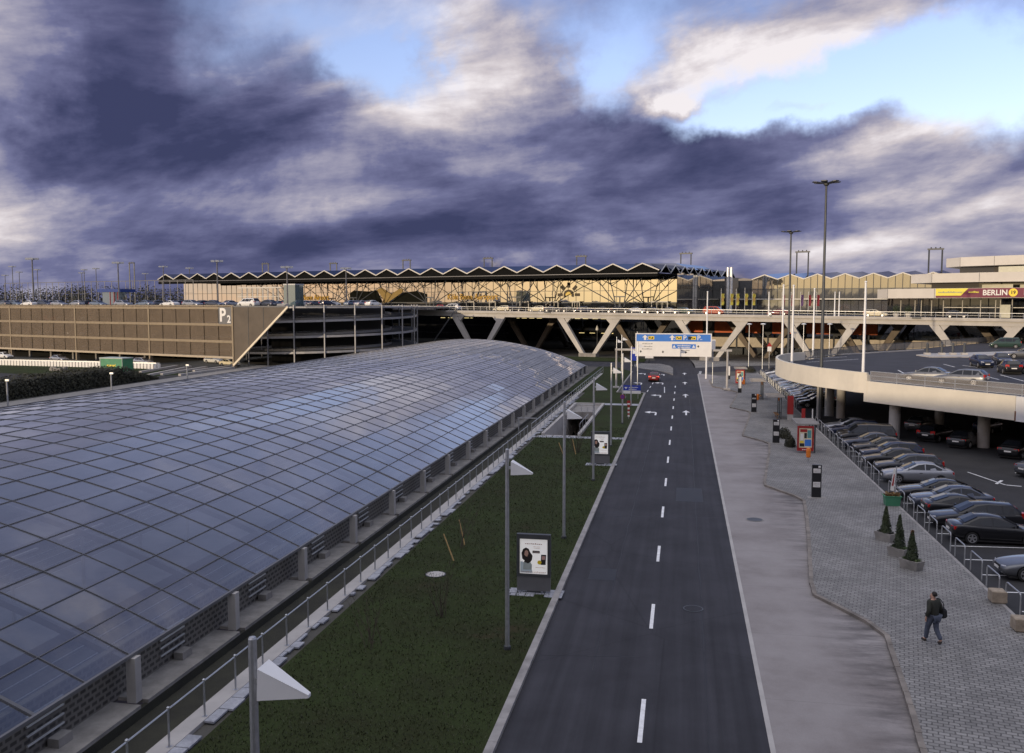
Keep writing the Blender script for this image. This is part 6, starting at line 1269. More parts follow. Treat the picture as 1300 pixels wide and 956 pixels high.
m_.build('folded_roof', mRoofG, wing); q.build('roof_edge_trim', mTrim, wing); g_.build('gable_glazing', [mFac2, mirror_glass('grey wing glazing', (.6, .62, .65), (.10, .10, .10), .30, .04)], wing)
te = zig2[-1][0]; mu.beam(wt(t00, -.08, 16.8), wt(te, -.08, 16.8), .22, .16); mu.build('mullions', mSteelD, wing)
m_ = MB(); tbox(wt, m_, t00, te, -9, .3, 13.55, 13.85); m_.build('porch_roof', mTrim, wing)
m_ = MB(); tbox(wt, m_, t00, te, .3, 30, 0, 19.4); m_.build('wing_body', mSteelD, wing)
m_ = MB(); t = t00
while t < te: m_.add([wt(t+.05, -6+rn.gauss(0, .01), 10), wt(t+2.0, -6, 10), wt(t+2.0, -6, 13.5), wt(t+.05, -6, 13.5)], [(0, 1, 2, 3)]); t += 2.05
m_.build('porch_glazing', mirror_glass('pale porch glazing', (.7, .73, .78), (.12, .12, .125), .35, .05), wing)
for i, px in enumerate((922.5, 926.8)):
    p = pd(px, 262); m_ = MB(); m_.tube((p.x, p.y, 0), (p.x, p.y, zp(340, 262)), .42, .42, 12); m_.tube((p.x, p.y, zp(340, 262)), (p.x, p.y, zp(340, 262)+.1), .46, .46, 12); tag(m_.build('flue_pipe', M('bright steel flue', (.7, .7, .69), .35, .4)), '%s of two bright steel flue pipes between the hall and the wing' % ('left', 'right')[i], 'flue')
m_ = MB(); p0 = tt(sidex+1, 56, 0); a, b = pd(914, 280), pd(936, 280); m_.ext([(a.x, a.y, 9), (b.x, b.y, 9), (b.x, b.y, 20.3), (a.x, a.y, 20.3)], N2.to_3d()*20); o = m_.build('link_building', mGlassD); tag(o, 'dark glazed link block behind the flue pipes joining hall and wing', 'building')
def hang_flag(px, d, yb, yt, ft, fb, mt, lb, grp, w=.75):
    p = pd(px, d); t = thing('hanging_flag', lb, 'flag', (p.x, p.y, zp(yb, d)), 0, grp); m_ = MB(); m_.tube((p.x, p.y, zp(yb, d)), (p.x, p.y, zp(yt, d)), .06, .05, 6); m_.build('pole', mSteel, t); rn_ = random.Random(int(px)); q = MB(); rows = []
    for i in range(7):
        z = lerp(zp(ft, d), zp(fb, d), i/6); rows.append([(p.x+.06+x*w*(1-.25*abs(math.sin(i*1.3+px))), p.y-.08-.10*math.sin(x*5+i*.8), z) for x in (0, .25, .5, .75, 1)])
    q.loft(rows, False, False); q.v2 = None; o = q.build('cloth', mt[0], t)
    if len(mt) > 1: c = MB(); z = (zp(ft, d)+zp(fb, d))/2; c.ext([(p.x+.12, p.y-.24, z-.5), (p.x+w*.8, p.y-.24, z-.4), (p.x+w*.8, p.y-.24, z+.5), (p.x+.12, p.y-.24, z+.4)], (0, -.02, 0)); c.build('printed_mark', mt[1], o)
mFlY = M('yellow flag cloth', (.34, .31, .05), .8, var=.2); mFlR = M('dark red flag cloth', (.20, .02, .03), .8)
for i, (px, yt) in enumerate(((914.5, 366), (926, 367), (933.5, 366), (944.5, 365), (954, 370))):
    hang_flag(px, 208, 393, yt, 372.5, 387, (mFlY, mOchre), 'yellow hanging flag on a thin pole above the bridge, %s from the left' % ORD[i], 'yellow flags by the bridge')
for i, (px, mt) in enumerate(((991.5, mFlR), (1003, mFlR), (1015.2, M('blue red flag cloth', (.10, .05, .14), .8)), (1025, mFlR), (1035.5, mFlR))):
    hang_flag(px, 196, 395, 370, 374, 388, (mt,), 'dark red hanging flag on a thin pole above the bridge, %s from the left' % ORD[i], 'red flags by the bridge', .6)
for px in (975, 1058.5, 1064): pole(pd(px, 190), 9.8, zp(371, 190), 'thin white pole rising from the bridge '+dict(zip((975, 1058.5, 1064), ('left of the small mast light', 'close right of the tall mast light', 'second right of the tall mast light')))[px])

# ================================================================ ROUND TERMINAL WITH BANNER
t1 = thing('round_terminal', 'tiered cream terminal building with stepped terraces and a banner at the right edge', 'terminal', pd(1240, 205)); mTier = M('cream terrace panels', (.58, .545, .49), .65, var=.06, sc=.4, world=True)
def tier(pl, y0, y1, back, nm, mt=mTier, parent=t1):
    # pl: (px, distance) along the front edge; heights read at the first point
    z0, z1 = zp(y1, pl[0][1]), zp(y0, pl[0][1]); pts = [pd(px, d) for px, d in pl]; a, b = pts[0], pts[-1]
    poly_ = [(p.x, p.y) for p in pts]+[(b.x+back*.2, b.y+back), (a.x+back*.45, a.y+back*.9)]
    m_ = MB(); m_.prism(poly_, z0, z1); o = m_.build(nm, mt, parent); return z0, z1, pts
F1 = [(1197.5, 205), (1215, 199), (1258, 193), (1300, 188), (1360, 183), (1440, 180)]; F2 = [(1154, 202), (1180, 195), (1240, 188), (1300, 182.5), (1360, 178), (1440, 174)]; F3 = [(1112, 205), (1125, 200), (1184, 193), (1240, 187), (1300, 181), (1440, 173)]
tier(F1, 328.5, 339.5, 30, 'terrace'); tier(F2, 348.5, 359.5, 36, 'terrace'); z3a, z3b, f3 = tier(F3, 367, 378.5, 40, 'terrace')
sh = lambda F, k, n: [(px, d+n) for px, d in F][k:]
tier(sh(F1, 1, 5), 339.7, 348.5, 24, 'storey_glazing', mGlassD); tier(sh(F2, 1, 6), 359.7, 367, 24, 'storey_glazing', mGlassD); tier(sh(F3, 1, 6), 378.7, 400, 24, 'storey_glazing', mGlassD)
mPanelC = M('lit blind panels', (.52, .50, .38), .7, var=.1)
m_ = MB()
for px0, px1, y0, y1, d in ((1264, 1300, 338.5, 345.5, 191), (1244, 1283, 361, 366, 190), (1292, 1320, 361, 366, 186), (1300, 1360, 339, 345, 188)):
    a, b = pd(px0, d), pd(px1, d-(px1-px0)*.12); m_.ext([(a.x, a.y, zp(y1, d)), (b.x, b.y, zp(y1, d)), (b.x, b.y, zp(y0, d)), (a.x, a.y, zp(y0, d))], (0, .1, 0))
m_.build('window_blinds', mPanelC, t1)
m_ = MB()
for F, y0, y1 in ((F1, 328.5, 339.5), (F2, 348.5, 359.5), (F3, 367, 378.5)):
    for (a, d0), (b, d1) in zip(F[1:], F[2:]): 
        p = pd(a, d0); m_.beam((p.x-.01, p.y-.03, zp(y1, F[0][1])+.05), (p.x-.01, p.y-.03, zp(y0, F[0][1])-.05), .05, .05)
m_.build('panel_joints', mGreyP, t1)
for px in (1142, 1160, 1168, 1181, 1196, 1220, 1243, 1262, 1268, 1283):
    d = 205-(px-1112)*.115; p = pd(px, d); m_ = MB(); m_.beam((p.x, p.y, 9), (p.x, p.y, z3a), .14, .14); m_.build('window_mullion', mTrim, t1)
m_ = MB()
for z in (11.6,): a, b = pd(1196, 195.5), pd(1300, 184); m_.beam((a.x, a.y, z), (b.x, b.y, z), .12, .16)
m_.build('window_transom', mTrim, t1)
a, b = pd(1268, 186), pd(1281, 184.5); m_ = MB(); m_.ext([(a.x, a.y, 9.3), (b.x, b.y, 9.3), (b.x, b.y, 12.2), (a.x, a.y, 12.2)], (0, .1, 0)); m_.build('lit_doorway', mPanelC, t1)
# banner: three flat runs following the terrace edge
bn = thing('banner', 'plum and yellow advertising banner reading BERLIN 19 along the terrace edge', 'banner', pd(1240, 186.5, z3a))
def bpt(px, z, off): 
    for (a, d0), (b, d1) in zip(F3, F3[1:]):
        if a <= px <= b: 
            A, B = pd(a, d0), pd(b, d1); d = ray(px, CY); den = d[0]*(B.y-A.y)-d[1]*(B.x-A.x); s_ = (A.x*(B.y-A.y)-A.y*(B.x-A.x))/den; nn = V2((B.y-A.y, A.x-B.x)).normalized(); nn = nn if nn.y < 0 else -nn
            return Vector((d[0]*s_+nn.x*off, d[1]*s_+nn.y*off, z))
zb0, zb1 = z3a+.1, z3b-.05
def bpanel(pts, mt, nm, off, par=bn): m_ = MB(); m_.poly([bpt(px, lerp(zb0, zb1, v), off) for px, v in pts]); m_.ext([bpt(px, lerp(zb0, zb1, v), off-.04) for px, v in pts], (0, -.0, 0)) if False else None; return m_.build(nm, mt, par)
edges = [1184.2, 1239.9, 1240.1, 1299.9, 1300.1, 1420]
bpanel([(1184.2, 0), (1239.9, 0), (1239.9, 1), (1184.2, 1)], mPlum, 'cloth', .10); bpanel([(1240.1, 0), (1299.9, 0), (1299.9, 1), (1240.1, 1)], mPlum, 'cloth', .10); bpanel([(1300.1, 0), (1420, 0), (1420, 1), (1300.1, 1)], mPlum, 'cloth', .10)
bpanel([(1184.3, .22), (1216, .22), (1225, 1), (1184.3, 1)], M('banner yellow', (.78, .68, .08), .6, var=.05), 'yellow_field', .13)
def btext(txt, px, v, size, mt, nm, off=.15, sx=1):
    a, b = bpt(px-4, 0, 0), bpt(px+4, 0, 0); r = (b-a).normalized(); c = bpt(px, lerp(zb0, zb1, v), off); text_mb(txt, size, c, r, (0, 0, 1), .02, bold=.03, sx=sx).build(nm, mt, bn)
btext('BERLIN', 1259, .50, 1.55, mSignW, 'lettering', sx=.95); btext('NIZ', 1304, .50, 1.55, mSignW, 'lettering')
a, b = bpt(1278, 0, 0), bpt(1286, 0, 0); rr = (b-a).normalized(); nn = Vector((rr.y, -rr.x, 0)); c = bpt(1281.8, lerp(zb0, zb1, .52), .13); m_ = MB(); m_.disc(c, .82, nn, 22, 0, .02); m_.build('price_disc', mYel, bn); text_mb('19', .95, c+nn*.03, rr, (0, 0, 1), .02, bold=.03).build('lettering', mPrint, bn)
m_ = MB(); rn = random.Random(6); a, b = bpt(1190, 0, 0), bpt(1215, 0, 0); rr = (b-a).normalized(); scribble(m_, bpt(1202, lerp(zb0, zb1, .62), .135), rr, (0, 0, 1), 4.6, .36, 0, 22, .01, rn); m_.build('lettering', mGrey, bn)
m_ = MB(); scribble(m_, bpt(1232, lerp(zb0, zb1, .62), .135), rr, (0, 0, 1), 2.0, .42, 0, 10, .01, rn); m_.build('lettering', M('banner yellow', (.78, .68, .08)), bn)
for i, (px, lb) in enumerate(((1136.5, 'left clipped dark shrub in a pale pot on the bridge before the round terminal'), (1152, 'right clipped dark shrub in a pale pot on the bridge before the round terminal'))):
    d = 184; p = pd(px, d, 9.75); t = thing('potted_shrub', lb, 'potted shrub', p, 0, 'potted shrubs on the bridge'); m_ = MB(); m_.lathe([(.45, 0), (.62, .7), (.5, .72), (.05, .66)], p, 12); m_.build('pot', mTrim, t); rn = random.Random(i); m_ = MB()
    def f():
        dd = Vector((rn.gauss(0, 1), rn.gauss(0, 1), rn.gauss(0, 1))).normalized(); r = rn.random()**.4*.8; return (p.x+dd.x*r, p.y+dd.y*r, p.z+1.5+dd.z*r*1.1), dd
    leaves(m_, f, 350, .22, rn); m_.build('foliage', mLeafD, t)
# ================================================================ CAR PARK P2 AND ITS HELIX
PO = V2((-85.5, 162.4)); pt = frame(PO); t_ = lambda px: toff(px, PO, PO)
p2 = thing('parking_garage', 'long multistorey car park clad in bronze wire mesh with a P2 sign', 'parking garage', pt(-40, 5, 0))
PL, PRB, PD = -150.0, -23.0, 46.0; ZR = 12.05; FL = [2.3, 5.15, 8.45, 11.7]
m_ = MB()
for z in FL: tbox(pt, m_, PL, PRB, .8, PD, z-.35, z)
m_.build('floor_slabs', mConcD, p2)
mBand = M('beige slab edge', (.44, .37, .27), .7, var=.1, world=True)
for z in FL[1:]: m_ = MB(); tbox(pt, m_, PL, -.10, -.10, -.045, z-.36, z+.12); m_.build('slab_edge', M('dull beige band', (.27, .215, .145), .7, var=.15, world=True), p2)
m_ = MB(); tbox(pt, m_, PL, -.05, -.25, .7, 1.75, 2.15); m_.build('bottom_rail', mBand, p2)
for k in range(36):
    a = -.05-k*4.05; q = MB(); tbox(pt, q, a-3.95, a, -.02, 0, 2.2, ZR); q.build('mesh_panel', mMesh, p2)
    if k % 6 == 0: q = MB(); tbox(pt, q, a-.35, a+.05, -.15, .6, 0, ZR-.1); q.build('facade_post', M('dull beige band', (.27, .215, .145)), p2)
m_ = MB()
for k in range(36): a = -.05-k*4.05; tbox(pt, m_, a-.09, a+.09, -.043, .0, 2.2, ZR)
m_.build('panel_joints', M('dark brown joint', (.022, .018, .013), .9, spec=.1), p2)
t = PL
while t < PRB:
    for n in (2, 16): m_ = MB(); tbox(pt, m_, t-.25, t+.25, n-.25, n+.25, 0, 11.4); m_.build('column', mConcD, p2)
    t += 8.1
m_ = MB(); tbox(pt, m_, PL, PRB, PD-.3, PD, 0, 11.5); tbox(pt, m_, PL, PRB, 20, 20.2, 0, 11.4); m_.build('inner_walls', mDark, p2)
m_ = MB(); tbox(pt, m_, PL, PRB, .8, PD, FL[3]+.004, FL[3]+.012); m_.build('roof_deck', mDeckA, p2)
m_ = MB(); tbox(pt, m_, PL, -.05, .1, .4, ZR-.35, ZR+.08); m_.build('roof_parapet', mBand, p2)
# mesh wing wall cut on the slant, with a pale edge beam
mMesh2 = meshscreen('dark bronze wire mesh', (.13, .105, .08), .18)
tx = t_(368); m_ = MB(); m_.ext([pt(.05, 0, 1.0), pt(tx-.1, 0, ZR-.25), pt(.05, 0, ZR-.25)], N2.to_3d()*.03); m_.build('slanted_screen', mMesh2, p2)
m_ = MB(); m_.beam(pt(-.1, -.1, .5), pt(tx, -.1, ZR-.2), .38, .3, up=N2.to_3d()); m_.build('slanted_edge', M('pale edge beam', (.75, .66, .50), .5, var=.05), p2)
for k in (1, 2): m_ = MB(); tbox(pt, m_, k*4.0-.05, k*4.0+.05, -.05, -.01, 1.0+(ZR-1.25)*(k*4.0/tx), ZR-.3); m_.build('screen_joint', mSteelD, p2)
m_ = MB(); tbox(pt, m_, -.1, tx, -.05, .25, ZR-.3, ZR-.05); m_.build('screen_top_rail', mGreyP, p2)
sg = thing('garage_sign', 'grey sign panel with a large white P2 at the corner of the car park', 'sign', pt(-2.2, -.2, 8.7)); m_ = MB(); tbox(pt, m_, -3.9, -.12, -.14, -.05, 8.45, 11.75); m_.build('panel', mGreyP, sg)
text_mb('P', 3.6, pt(-2.75, -.16, 10.1), Tt3, (0, 0, 1), .02, bold=.10, sx=.95).build('lettering', mSignW, sg); text_mb('2', 2.0, pt(-1.05, -.16, 9.35), Tt3, (0, 0, 1), .02, bold=.05).build('lettering', mSignW, sg)
# cars behind the mesh and on the roof
cl_ = ['silver', 'white', 'dark grey', 'light blue', 'black', 'silver', 'blue grey', 'red', 'white', 'silver']
rn = random.Random(44); k = 0
for zi, z in enumerate(FL[:3]):
    t = -100
    while t < PRB-3:
        if rn.random() < .5: far_car(rn.choice(['sedan', 'hatch', 'wagon']), pt(t, 3.6, z+.01), math.atan2(-N2.y, -N2.x)+rn.choice((0, PI)), pc(rn.choice(cl_)), 'parked car dimly visible behind the bronze mesh of the car park', 'cars behind the bronze mesh'); k += 1
        t += 2.7*rn.choice((1, 1, 2))
def roofcar(px, n, k, c, lb, dz=0, face=0): t = toff(px, PO+N2*n, PO); far_car(k, pt(t, n, FL[3]+.02), math.atan2(T2.y, T2.x)+face, pc(c), lb, 'cars on the roof of the car park')
RC = [(8, 'sedan', 'grey'), (24, 'hatch', 'light blue'), (41, 'sedan', 'white'), (61, 'wagon', 'blue grey'), (79, 'sedan', 'silver'), (101, 'hatch', 'silver'), (128, 'sedan', 'light blue'), (160, 'wagon', 'silver'), (187, 'sedan', 'light blue'), (218, 'coupe', 'white'), (247, 'wagon', 'silver'), (275, 'sedan', 'blue grey'), (318, 'van', 'white'), (341, 'hatch', 'blue grey')]
for i, (px, k, c) in enumerate(RC): roofcar(px, 4.0+1.5*(i % 2), k, c, '%s %s on the roof edge above the bronze mesh, %s from left' % (c, dict(sedan='saloon', wagon='estate', hatch='hatchback', coupe='coupe', van='van')[k], ORD[i]), 0, rn.choice((0, PI)))
RC2 = [(14, 'sedan', 'dark grey'), (70, 'hatch', 'silver'), (115, 'sedan', 'black'), (205, 'wagon', 'grey'), (232, 'sedan', 'blue grey'), (262, 'hatch', 'dark blue'), (296, 'sedan', 'silver')]
for i, (px, k, c) in enumerate(RC2): roofcar(px, 17, k, c, 'small %s %s in the back row on the roof, %s from left' % (c, dict(sedan='saloon', wagon='estate', hatch='hatchback')[k], ORD[i]), 0, PI/2)
# link deck behind the helix with its crowd of cars
LT1 = toff(500, PO+N2*45, PO)
lkd = thing('link_deck', 'flat car deck between the helix and the terminal crowded with parked cars', 'parking deck', pt(20, 46, 0)); m_ = MB(); tbox(pt, m_, PRB+.3, LT1, 44.5, 76, 11.2, 11.7); m_.build('slab', mConcD, lkd); m_ = MB(); tbox(pt, m_, PRB+.3, LT1, 44.2, 44.5, 11.25, 12.0); m_.build('edge_rail', mGreyP, lkd); m_ = MB(); tbox(pt, m_, PRB+.3, LT1, 44.5, 44.9, 0, 11.2); m_.build('dark_wall', mDark, lkd)
for i, px in enumerate([357, 364, 371, 379, 386, 393, 401, 409, 417, 424, 447, 454, 461, 468, 475]):
    n = 47.5+2.5*(i % 2); t = toff(px, PO+N2*n, PO); k = ('sedan', 'hatch', 'wagon')[i % 3]; c = ('light blue', 'blue grey', 'silver', 'dark blue', 'white')[i % 5]
    far_car(k, pt(t, n, 11.72), math.atan2(T2.y, T2.x)+PI/2+rn.uniform(-.05, .05), pc(c), '%s %s among the crowded cars above the helix, %s from the left' % (c, dict(sedan='saloon', wagon='estate', hatch='hatchback')[k], ORD[i]), 'crowded cars above the helix')
# helix ramp
HC = V2((-76.1, 187.2)); hx = thing('helix_ramp', 'round open helix car ramp with thin ring parapets beside the car park', 'helix ramp', (HC.x, HC.y, 0)); RO, RI = 19.1, 13.6; TH0 = math.radians(-67.9)
def zh(th): return 3.0+3.1*(th-TH0)/(2*PI)
th_a, th_b = TH0-2*PI*.9, TH0+2*PI*2.9; NS = 190; mRing = M('grey ramp parapet', (.30, .30, .31), .5, .2, var=.1)
sl_, ou, inn, wi = MB(), MB(), MB(), MB()
rO, rI, eO, eI = [], [], [], []
for i in range(NS+1):
    th = th_a+(th_b-th_a)*i/NS; z = max(zh(th), .3); c, s = math.cos(th), math.sin(th); P_ = lambda r, zz: (HC.x+r*c, HC.y+r*s, zz)
    rO.append([P_(RI, z-.32), P_(RO-.05, z-.32), P_(RO-.05, z), P_(RI, z)]); eO.append([P_(RO-.04, z-.33), P_(RO+.06, z-.33), P_(RO+.06, z+.10), P_(RO-.04, z+.10)]); eI.append([P_(RI-.06, z-.3), P_(RI, z-.3), P_(RI, z+.5), P_(RI-.06, z+.5)]); rI.append([P_(RO, z+.22), P_(RO, z+1.05)])
sl_.loft(rO); sl_.build('ramp_slab', M('shade dark ramp slab', (.05, .05, .05), .9), hx); ou.loft(eO); ou.build('outer_ring', mRing, hx); inn.loft(eI); inn.build('inner_ring', mRing, hx); wi.loft(rI, False, False); wi.build('ring_mesh', mMeshT, hx)  # slab colour darkened to stand for the shade inside the helix
for k in range(20):
    th = TH0-1.3+k*2*PI/20; q = MB(); c, s = math.cos(th), math.sin(th); q.beam((HC.x+(RO+.16)*c, HC.y+(RO+.16)*s, 0), (HC.x+(RO+.16)*c, HC.y+(RO+.16)*s, 12.2), .22, .22); q.build('ramp_post', mRing, hx)
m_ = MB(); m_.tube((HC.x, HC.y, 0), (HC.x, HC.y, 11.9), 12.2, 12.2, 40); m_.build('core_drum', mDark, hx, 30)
m_ = MB(); n0 = 40
for i in range(n0):
    a, b = 2*PI*i/n0, 2*PI*(i+1)/n0; m_.ext([(HC.x+r*math.cos(w), HC.y+r*math.sin(w), 11.55) for r, w in ((RI, a), (RO, a), (RO, b), (RI, b))], (0, 0, .3))
m_.build('top_ring', mRing, hx)
# ================================================================ LEFT OF THE VAULT
bz = thing('guard_rail', 'low white guard rail with close posts in front of the car park ground floor', 'guard rail', g(100, 467)); a, b = g(-40, 462.5), g(202, 468.5); n_ = 62
for i in range(n_): p = a.lerp(b, i/(n_-1)); m_ = MB(); m_.cbox(p, .5, .3, 1.0); m_.build('post', mSignW, bz)
m_ = MB(); m_.beam(a+Vector((0, .2, 1.05)), b+Vector((0, .2, 1.05)), .12, .3); m_.build('rail', mSteel, bz)
p = g(141.5, 473); ct = thing('green_container', 'green steel site container with a pale roof and yellow print beside the car park', 'container', p); u = Vector((.985, -.17, 0)); w = Vector((.17, .985, 0)); m_ = MB(); c0 = p-u*2.6
def cb(a, b, z0, z1, n0=0, n1=2.6, mb=None): mb.ext([c0+u*a+w*n0+Vector((0, 0, z0)), c0+u*b+w*n0+Vector((0, 0, z0)), c0+u*b+w*n1+Vector((0, 0, z0)), c0+u*a+w*n1+Vector((0, 0, z0))], (0, 0, z1-z0))
cb(0, 5.2, .25, 2.5, 0, 2.6, m_); m_.build('body', mGreenC, ct); m_ = MB(); cb(-.08, 5.28, 2.503, 2.68, -.08, 2.68, m_); m_.build('roof', M('pale container roof', (.42, .47, .45), .6), ct)
m_ = MB()
for q in (.0, .08, 5.12): cb(q, q+.08, .25, 2.5, -.05, -.003, m_)
for q in (.6, 2.4, 4.4): cb(q, q+.4, 0, .247, .2, 2.2, m_)
m_.build('corner_posts', M('pale container roof', (.42, .47, .45)), ct); m_ = MB(); rn = random.Random(9); scribble(m_, c0+u*2.6+Vector((0, 0, 1.35)), u, (0, 0, 1), 2.0, .55, 0, 6, .01, rn); m_.build('lettering', mYel, ct)
for i, (px, py, h, lb) in enumerate(((10, 516, 3.1, 'short grey post lamp in front of the dark hedge, leftmost of three'), (142, 503, 3.0, 'short grey post lamp below the green container'), (238, 485, 2.6, 'short grey post lamp behind the vault, rightmost of three'))):
    p = g(px, py); t = thing('post_lamp', lb, 'post lamp', p, 0, 'post lamps behind the vault'); m_ = MB(); m_.tube(p, p+Vector((0, 0, h)), .10, .10, 8); m_.build('shaft', mSteel, t); m_ = MB(); m_.cbox(p+Vector((.12, 0, h)), .5, .26, .22); m_.build('head', mSteel, t)
rn = random.Random(10); hg = thing('hedge', 'long dark clipped hedge beyond the vault at the left edge', 'hedge', (-88, 100, 0)); m_ = MB()
def hh(y): return 2.5*min(1, max(.15, (137-y)/10))*(1+.06*math.sin(y*.7))
def f():
    y = rn.uniform(55, 136); H_ = hh(y); s = rn.random()
    if s < .45: return (rn.uniform(-91, -85.3), y, H_*rn.uniform(.92, 1.06)), (0, 0, 1)
    return (-85.3+rn.uniform(-.3, .25), y, H_*rn.random()), (1, 0, .3)
leaves(m_, f, 15000, .30, rn); m_.build('foliage', mLeafB, hg); m_ = MB()
for y in range(55, 136, 3): m_.box(-90.6, y, 0, -85.7, y+3, hh(y+3)*.9)
m_.build('branches', M('hedge twigs', (.018, .017, .010), .95), hg)
for i, (a, b, lb) in enumerate((((188, 478), (242, 467), 'long pale kerb barrier slanting towards the car park, leftmost of the group'), ((205, 477), (262, 467.5), 'second pale kerb barrier slanting towards the car park'), ((228, 477.5), (297, 468), 'broad pale kerb barrier nearest the vault'), ((246, 472.5), (298, 465.5), 'thin pale kerb barrier at the foot of the slanted screen'), ((178, 474), (225, 466), 'short pale kerb barrier right of the green container'))):
    p, q = g(*a), g(*b); m_ = MB(); m_.beam(p+Vector((0, 0, .2)), q+Vector((0, 0, .2)), .5, .4); tag(m_.build('kerb_barrier', mConc), lb, 'barrier', 'pale kerb barriers by the car park')
for i, (px, py, c, k, lb) in enumerate(((292, 465, 'cream', 'sedan', 'cream saloon at the foot of the slanted mesh screen'), (253, 449.5, 'white', 'hatch', 'white hatchback in the dark ground floor of the car park'), (272, 461, 'white', 'wagon', 'white estate below the P2 sign'), (6, 455, 'white', 'sedan', 'white saloon in the car park ground floor at the left edge'), (75, 459, 'silver', 'sedan', 'silver saloon in the car park ground floor behind the guard rail'), (182, 463, 'silver', 'wagon', 'silver estate in the car park ground floor right of the green container'))):
    p = g(px, py); far_car(k, p, math.atan2(T2.y, T2.x), pc(c), lb, 'cars near the car park ground floor')
for px, py, w_, lb in ((71, 471, 1.6, 'grey rubble heap on the verge left of the green container'), (78, 471, 1.2, 'smaller grey rubble heap on the verge')):
    p = g(px, py); m_ = MB(); rn = random.Random(int(px))
    for k in range(9): m_.cbox(p+Vector((rn.uniform(-.6, .6)*w_, rn.uniform(-.4, .4), 0)), rn.uniform(.3, .8), rn.uniform(.3, .7), rn.uniform(.3, .9), rn.uniform(0, 3))
    tag(m_.build('rubble_heap', mConcD), lb, 'rubble')
# tall open frame fence and masts on the roof, kiosk, far wood
tf = thing('frame_fence', 'tall thin open frame fence along the back of the car park roof', 'fence', pt(-60, 46, 12)); t = PL
while t < toff(250, PO+N2*45, PO): m_ = MB(); m_.beam(pt(t, 45, 11.7), pt(t, 45, 18.8), .11, .11); m_.build('post', mGreyP, tf); t += 3.1
m_ = MB(); te_ = t-3.1
for z, w_ in ((18.8, .16), (15.4, .05)): m_.beam(pt(PL, 45, z), pt(te_, 45, z), w_, w_)
m_.build('rails', mGreyP, tf)
def flood(px, yt, d, z0, lb):
    p = pd(px, d, z0); z1 = zp(yt, d); t = thing('flood_mast', lb, 'light mast', p, 0, 'distant flood masts'); m_ = MB(); m_.tube(p, (p.x, p.y, z1), .20, .14, 8); m_.build('mast', mGreyP, t); m_ = MB()
    for k in range(4):
        a = PI/2*k+.5; m_.cbox((p.x+math.cos(a)*1.0, p.y+math.sin(a)*1.0, z1-.35), .8, .8, .45, a); m_.beam((p.x, p.y, z1-.2), (p.x+math.cos(a)*1.0, p.y+math.sin(a)*1.0, z1-.2), .12)
    m_.build('lamp_heads', mSteel, t)
for i, (px, yt, d, z0) in enumerate(((10, 349, 420, 0), (19.5, 338, 380, 0), (28, 345, 420, 0), (45, 328, 215, 11.7), (51, 342, 400, 0), (107, 346, 420, 0), (110, 342, 410, 0), (125, 340.5, 380, 0), (153, 333, 230, 11.7), (187, 347, 420, 0), (210, 338, 300, 0), (243, 340, 340, 0), (278, 331, 215, 11.7), (366, 338.5, 215, 11.2), (440.5, 340, 240, 11.7))):
    flood(px, yt, d, z0, 'distant flood light mast over the car park roof, %s from the left' % ORD[i])
kn = 38; a, b = toff(131, PO+N2*kn, PO), toff(160, PO+N2*kn, PO); ks = thing('kiosk', 'small blue glazed lift kiosk with a flat dark blue roof on the car park roof', 'kiosk', pt((a+b)/2, kn, 11.7)); m_ = MB(); tbox(pt, m_, a, b, kn-1, kn+4, 15.6, 16.4); m_.build('roof', M('navy roof edge', (.02, .05, .22), .5), ks); m_ = MB(); tbox(pt, m_, a+1.0, b-3, kn, kn+3, 11.72, 15.6); m_.build('glazing', mirror_glass('blue kiosk glass', (.5, .65, .8), (.06, .10, .14), .3, .03), ks)
m_ = MB()
for q in (.55, .72, .88): t = a+(b-a)*q; tbox(pt, m_, t-.08, t+.08, kn-.9, kn-.7, 11.72, 15.6)
m_.build('red_posts', mRed, ks)
a = toff(384, PO+N2*44, PO); l2 = thing('lift_tower', 'pale blue glass lift tower standing before the left part of the terminal', 'lift tower', pt(a, 43, 11.7)); a = toff(369.5, PO+N2*43, PO); m_ = MB(); tbox(pt, m_, a-1.9, a+1.9, 43, 46, 11.7, 17.0); m_.build('glazing', mirror_glass('blue kiosk glass b', (.6, .72, .78), (.12, .17, .18), .35, .03), l2); m_ = MB(); tbox(pt, m_, a-2.0, a+2.0, 42.9, 46.1, 17.0, 17.3); m_.build('roof', mSteel, l2)
m_ = MB()
for i in range(8): t = toff(310+i*6.5, PO+N2*50, PO); m_.beam(pt(t, 50, 11.7), pt(t, 50, 16.6), .3, .2)
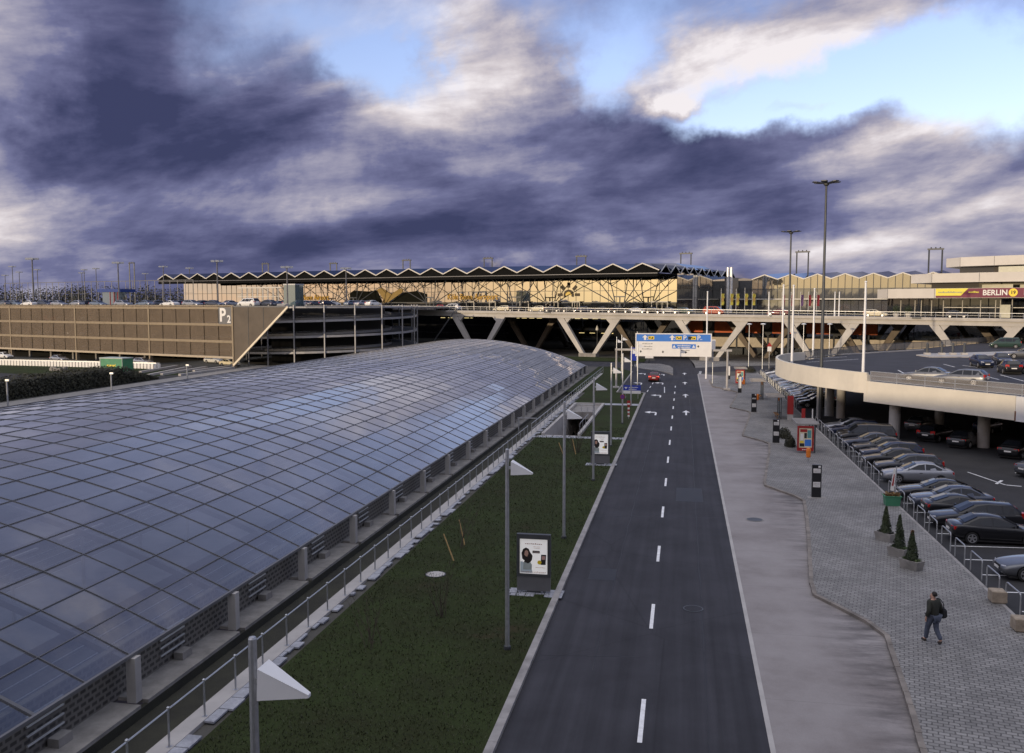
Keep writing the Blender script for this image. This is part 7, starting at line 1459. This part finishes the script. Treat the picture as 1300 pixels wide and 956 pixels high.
m_.beam(pt(toff(305, PO+N2*50, PO), 50, 16.6), pt(toff(360, PO+N2*50, PO), 50, 16.6), .3, .3); m_.beam(pt(toff(305, PO+N2*50, PO), 50, 14.3), pt(toff(360, PO+N2*50, PO), 50, 14.3), .15, .15); tag(m_.build('pavilion', mTrim), 'pale open steel frame pavilion on the roof before the left end of the terminal', 'pavilion')
rn = random.Random(77); m_ = MB(); crowns = []
for i in range(46):
    px = rn.uniform(-60, 262); d = rn.uniform(430, 560); p = pd(px, d); crowns.append((p, rn.uniform(6, 11), zp(rn.uniform(358, 366), d)))
def f():
    p, r, z1 = rn.choice(crowns); dd = Vector((rn.gauss(0, 1), rn.gauss(0, 1), rn.gauss(0, 1))).normalized()*rn.random()**.4; return (p.x+dd.x*r, p.y+dd.y*r, z1*.55+dd.z*z1*.45), dd
leaves(m_, f, 22000, 1.0, rn)
for p, r, z1 in crowns: m_.tube((p.x, p.y, 0), (p.x, p.y, z1*.7), .3, .15, 5)
tag(m_.build('far_wood', mLeafT, org=(-300, 400, 0)), 'far dark line of winter woodland beyond the car park roof at the left', 'wood', kind='stuff')
# unseen block added behind the viewer to cast shade over the road
sdir = V2((sd.x, sd.y)).normalized(); ldir = V2((-sdir.y, sdir.x)); ldir = ldir if ldir.x > 0 else -ldir
SHADE_H = 19.0; c = sdir*58+ldir*(-25); ob = thing('shade_block', 'plain concrete shade block added unseen behind the viewpoint to shade the road', 'shade block', (c.x, c.y, 0)); m_ = MB()
m_.ext([(c+sdir*a+ldir*b).to_3d() for a, b in ((-7, -85), (7, -85), (7, 165), (-7, 165))], (0, 0, SHADE_H)); m_.build('wall', mConcD, ob); m_ = MB()
for k in range(5):
    z = 2.2+k*3.4; m_.ext([(c+sdir*a+ldir*b).to_3d()+Vector((0, 0, z)) for a, b in ((-7.03, -84), (-7.005, -84), (-7.005, 164), (-7.03, 164))], (0, 0, 1.7))
m_.build('window_band', mGlassD, ob)
vb = thing('viewing_building', 'tall dark building directly behind the viewpoint, facing along the road', 'building', (50, -27, 0)); m_ = MB(); m_.box(-8, -42, 0, 112, -13, 25); m_.build('wall', mConcD, vb); m_ = MB()
for k in range(6): m_.box(-7, -12.995, 1.6+k*3.9, 111, -12.95, 4.2+k*3.9)
m_.build('window_band', mGlassD, vb)
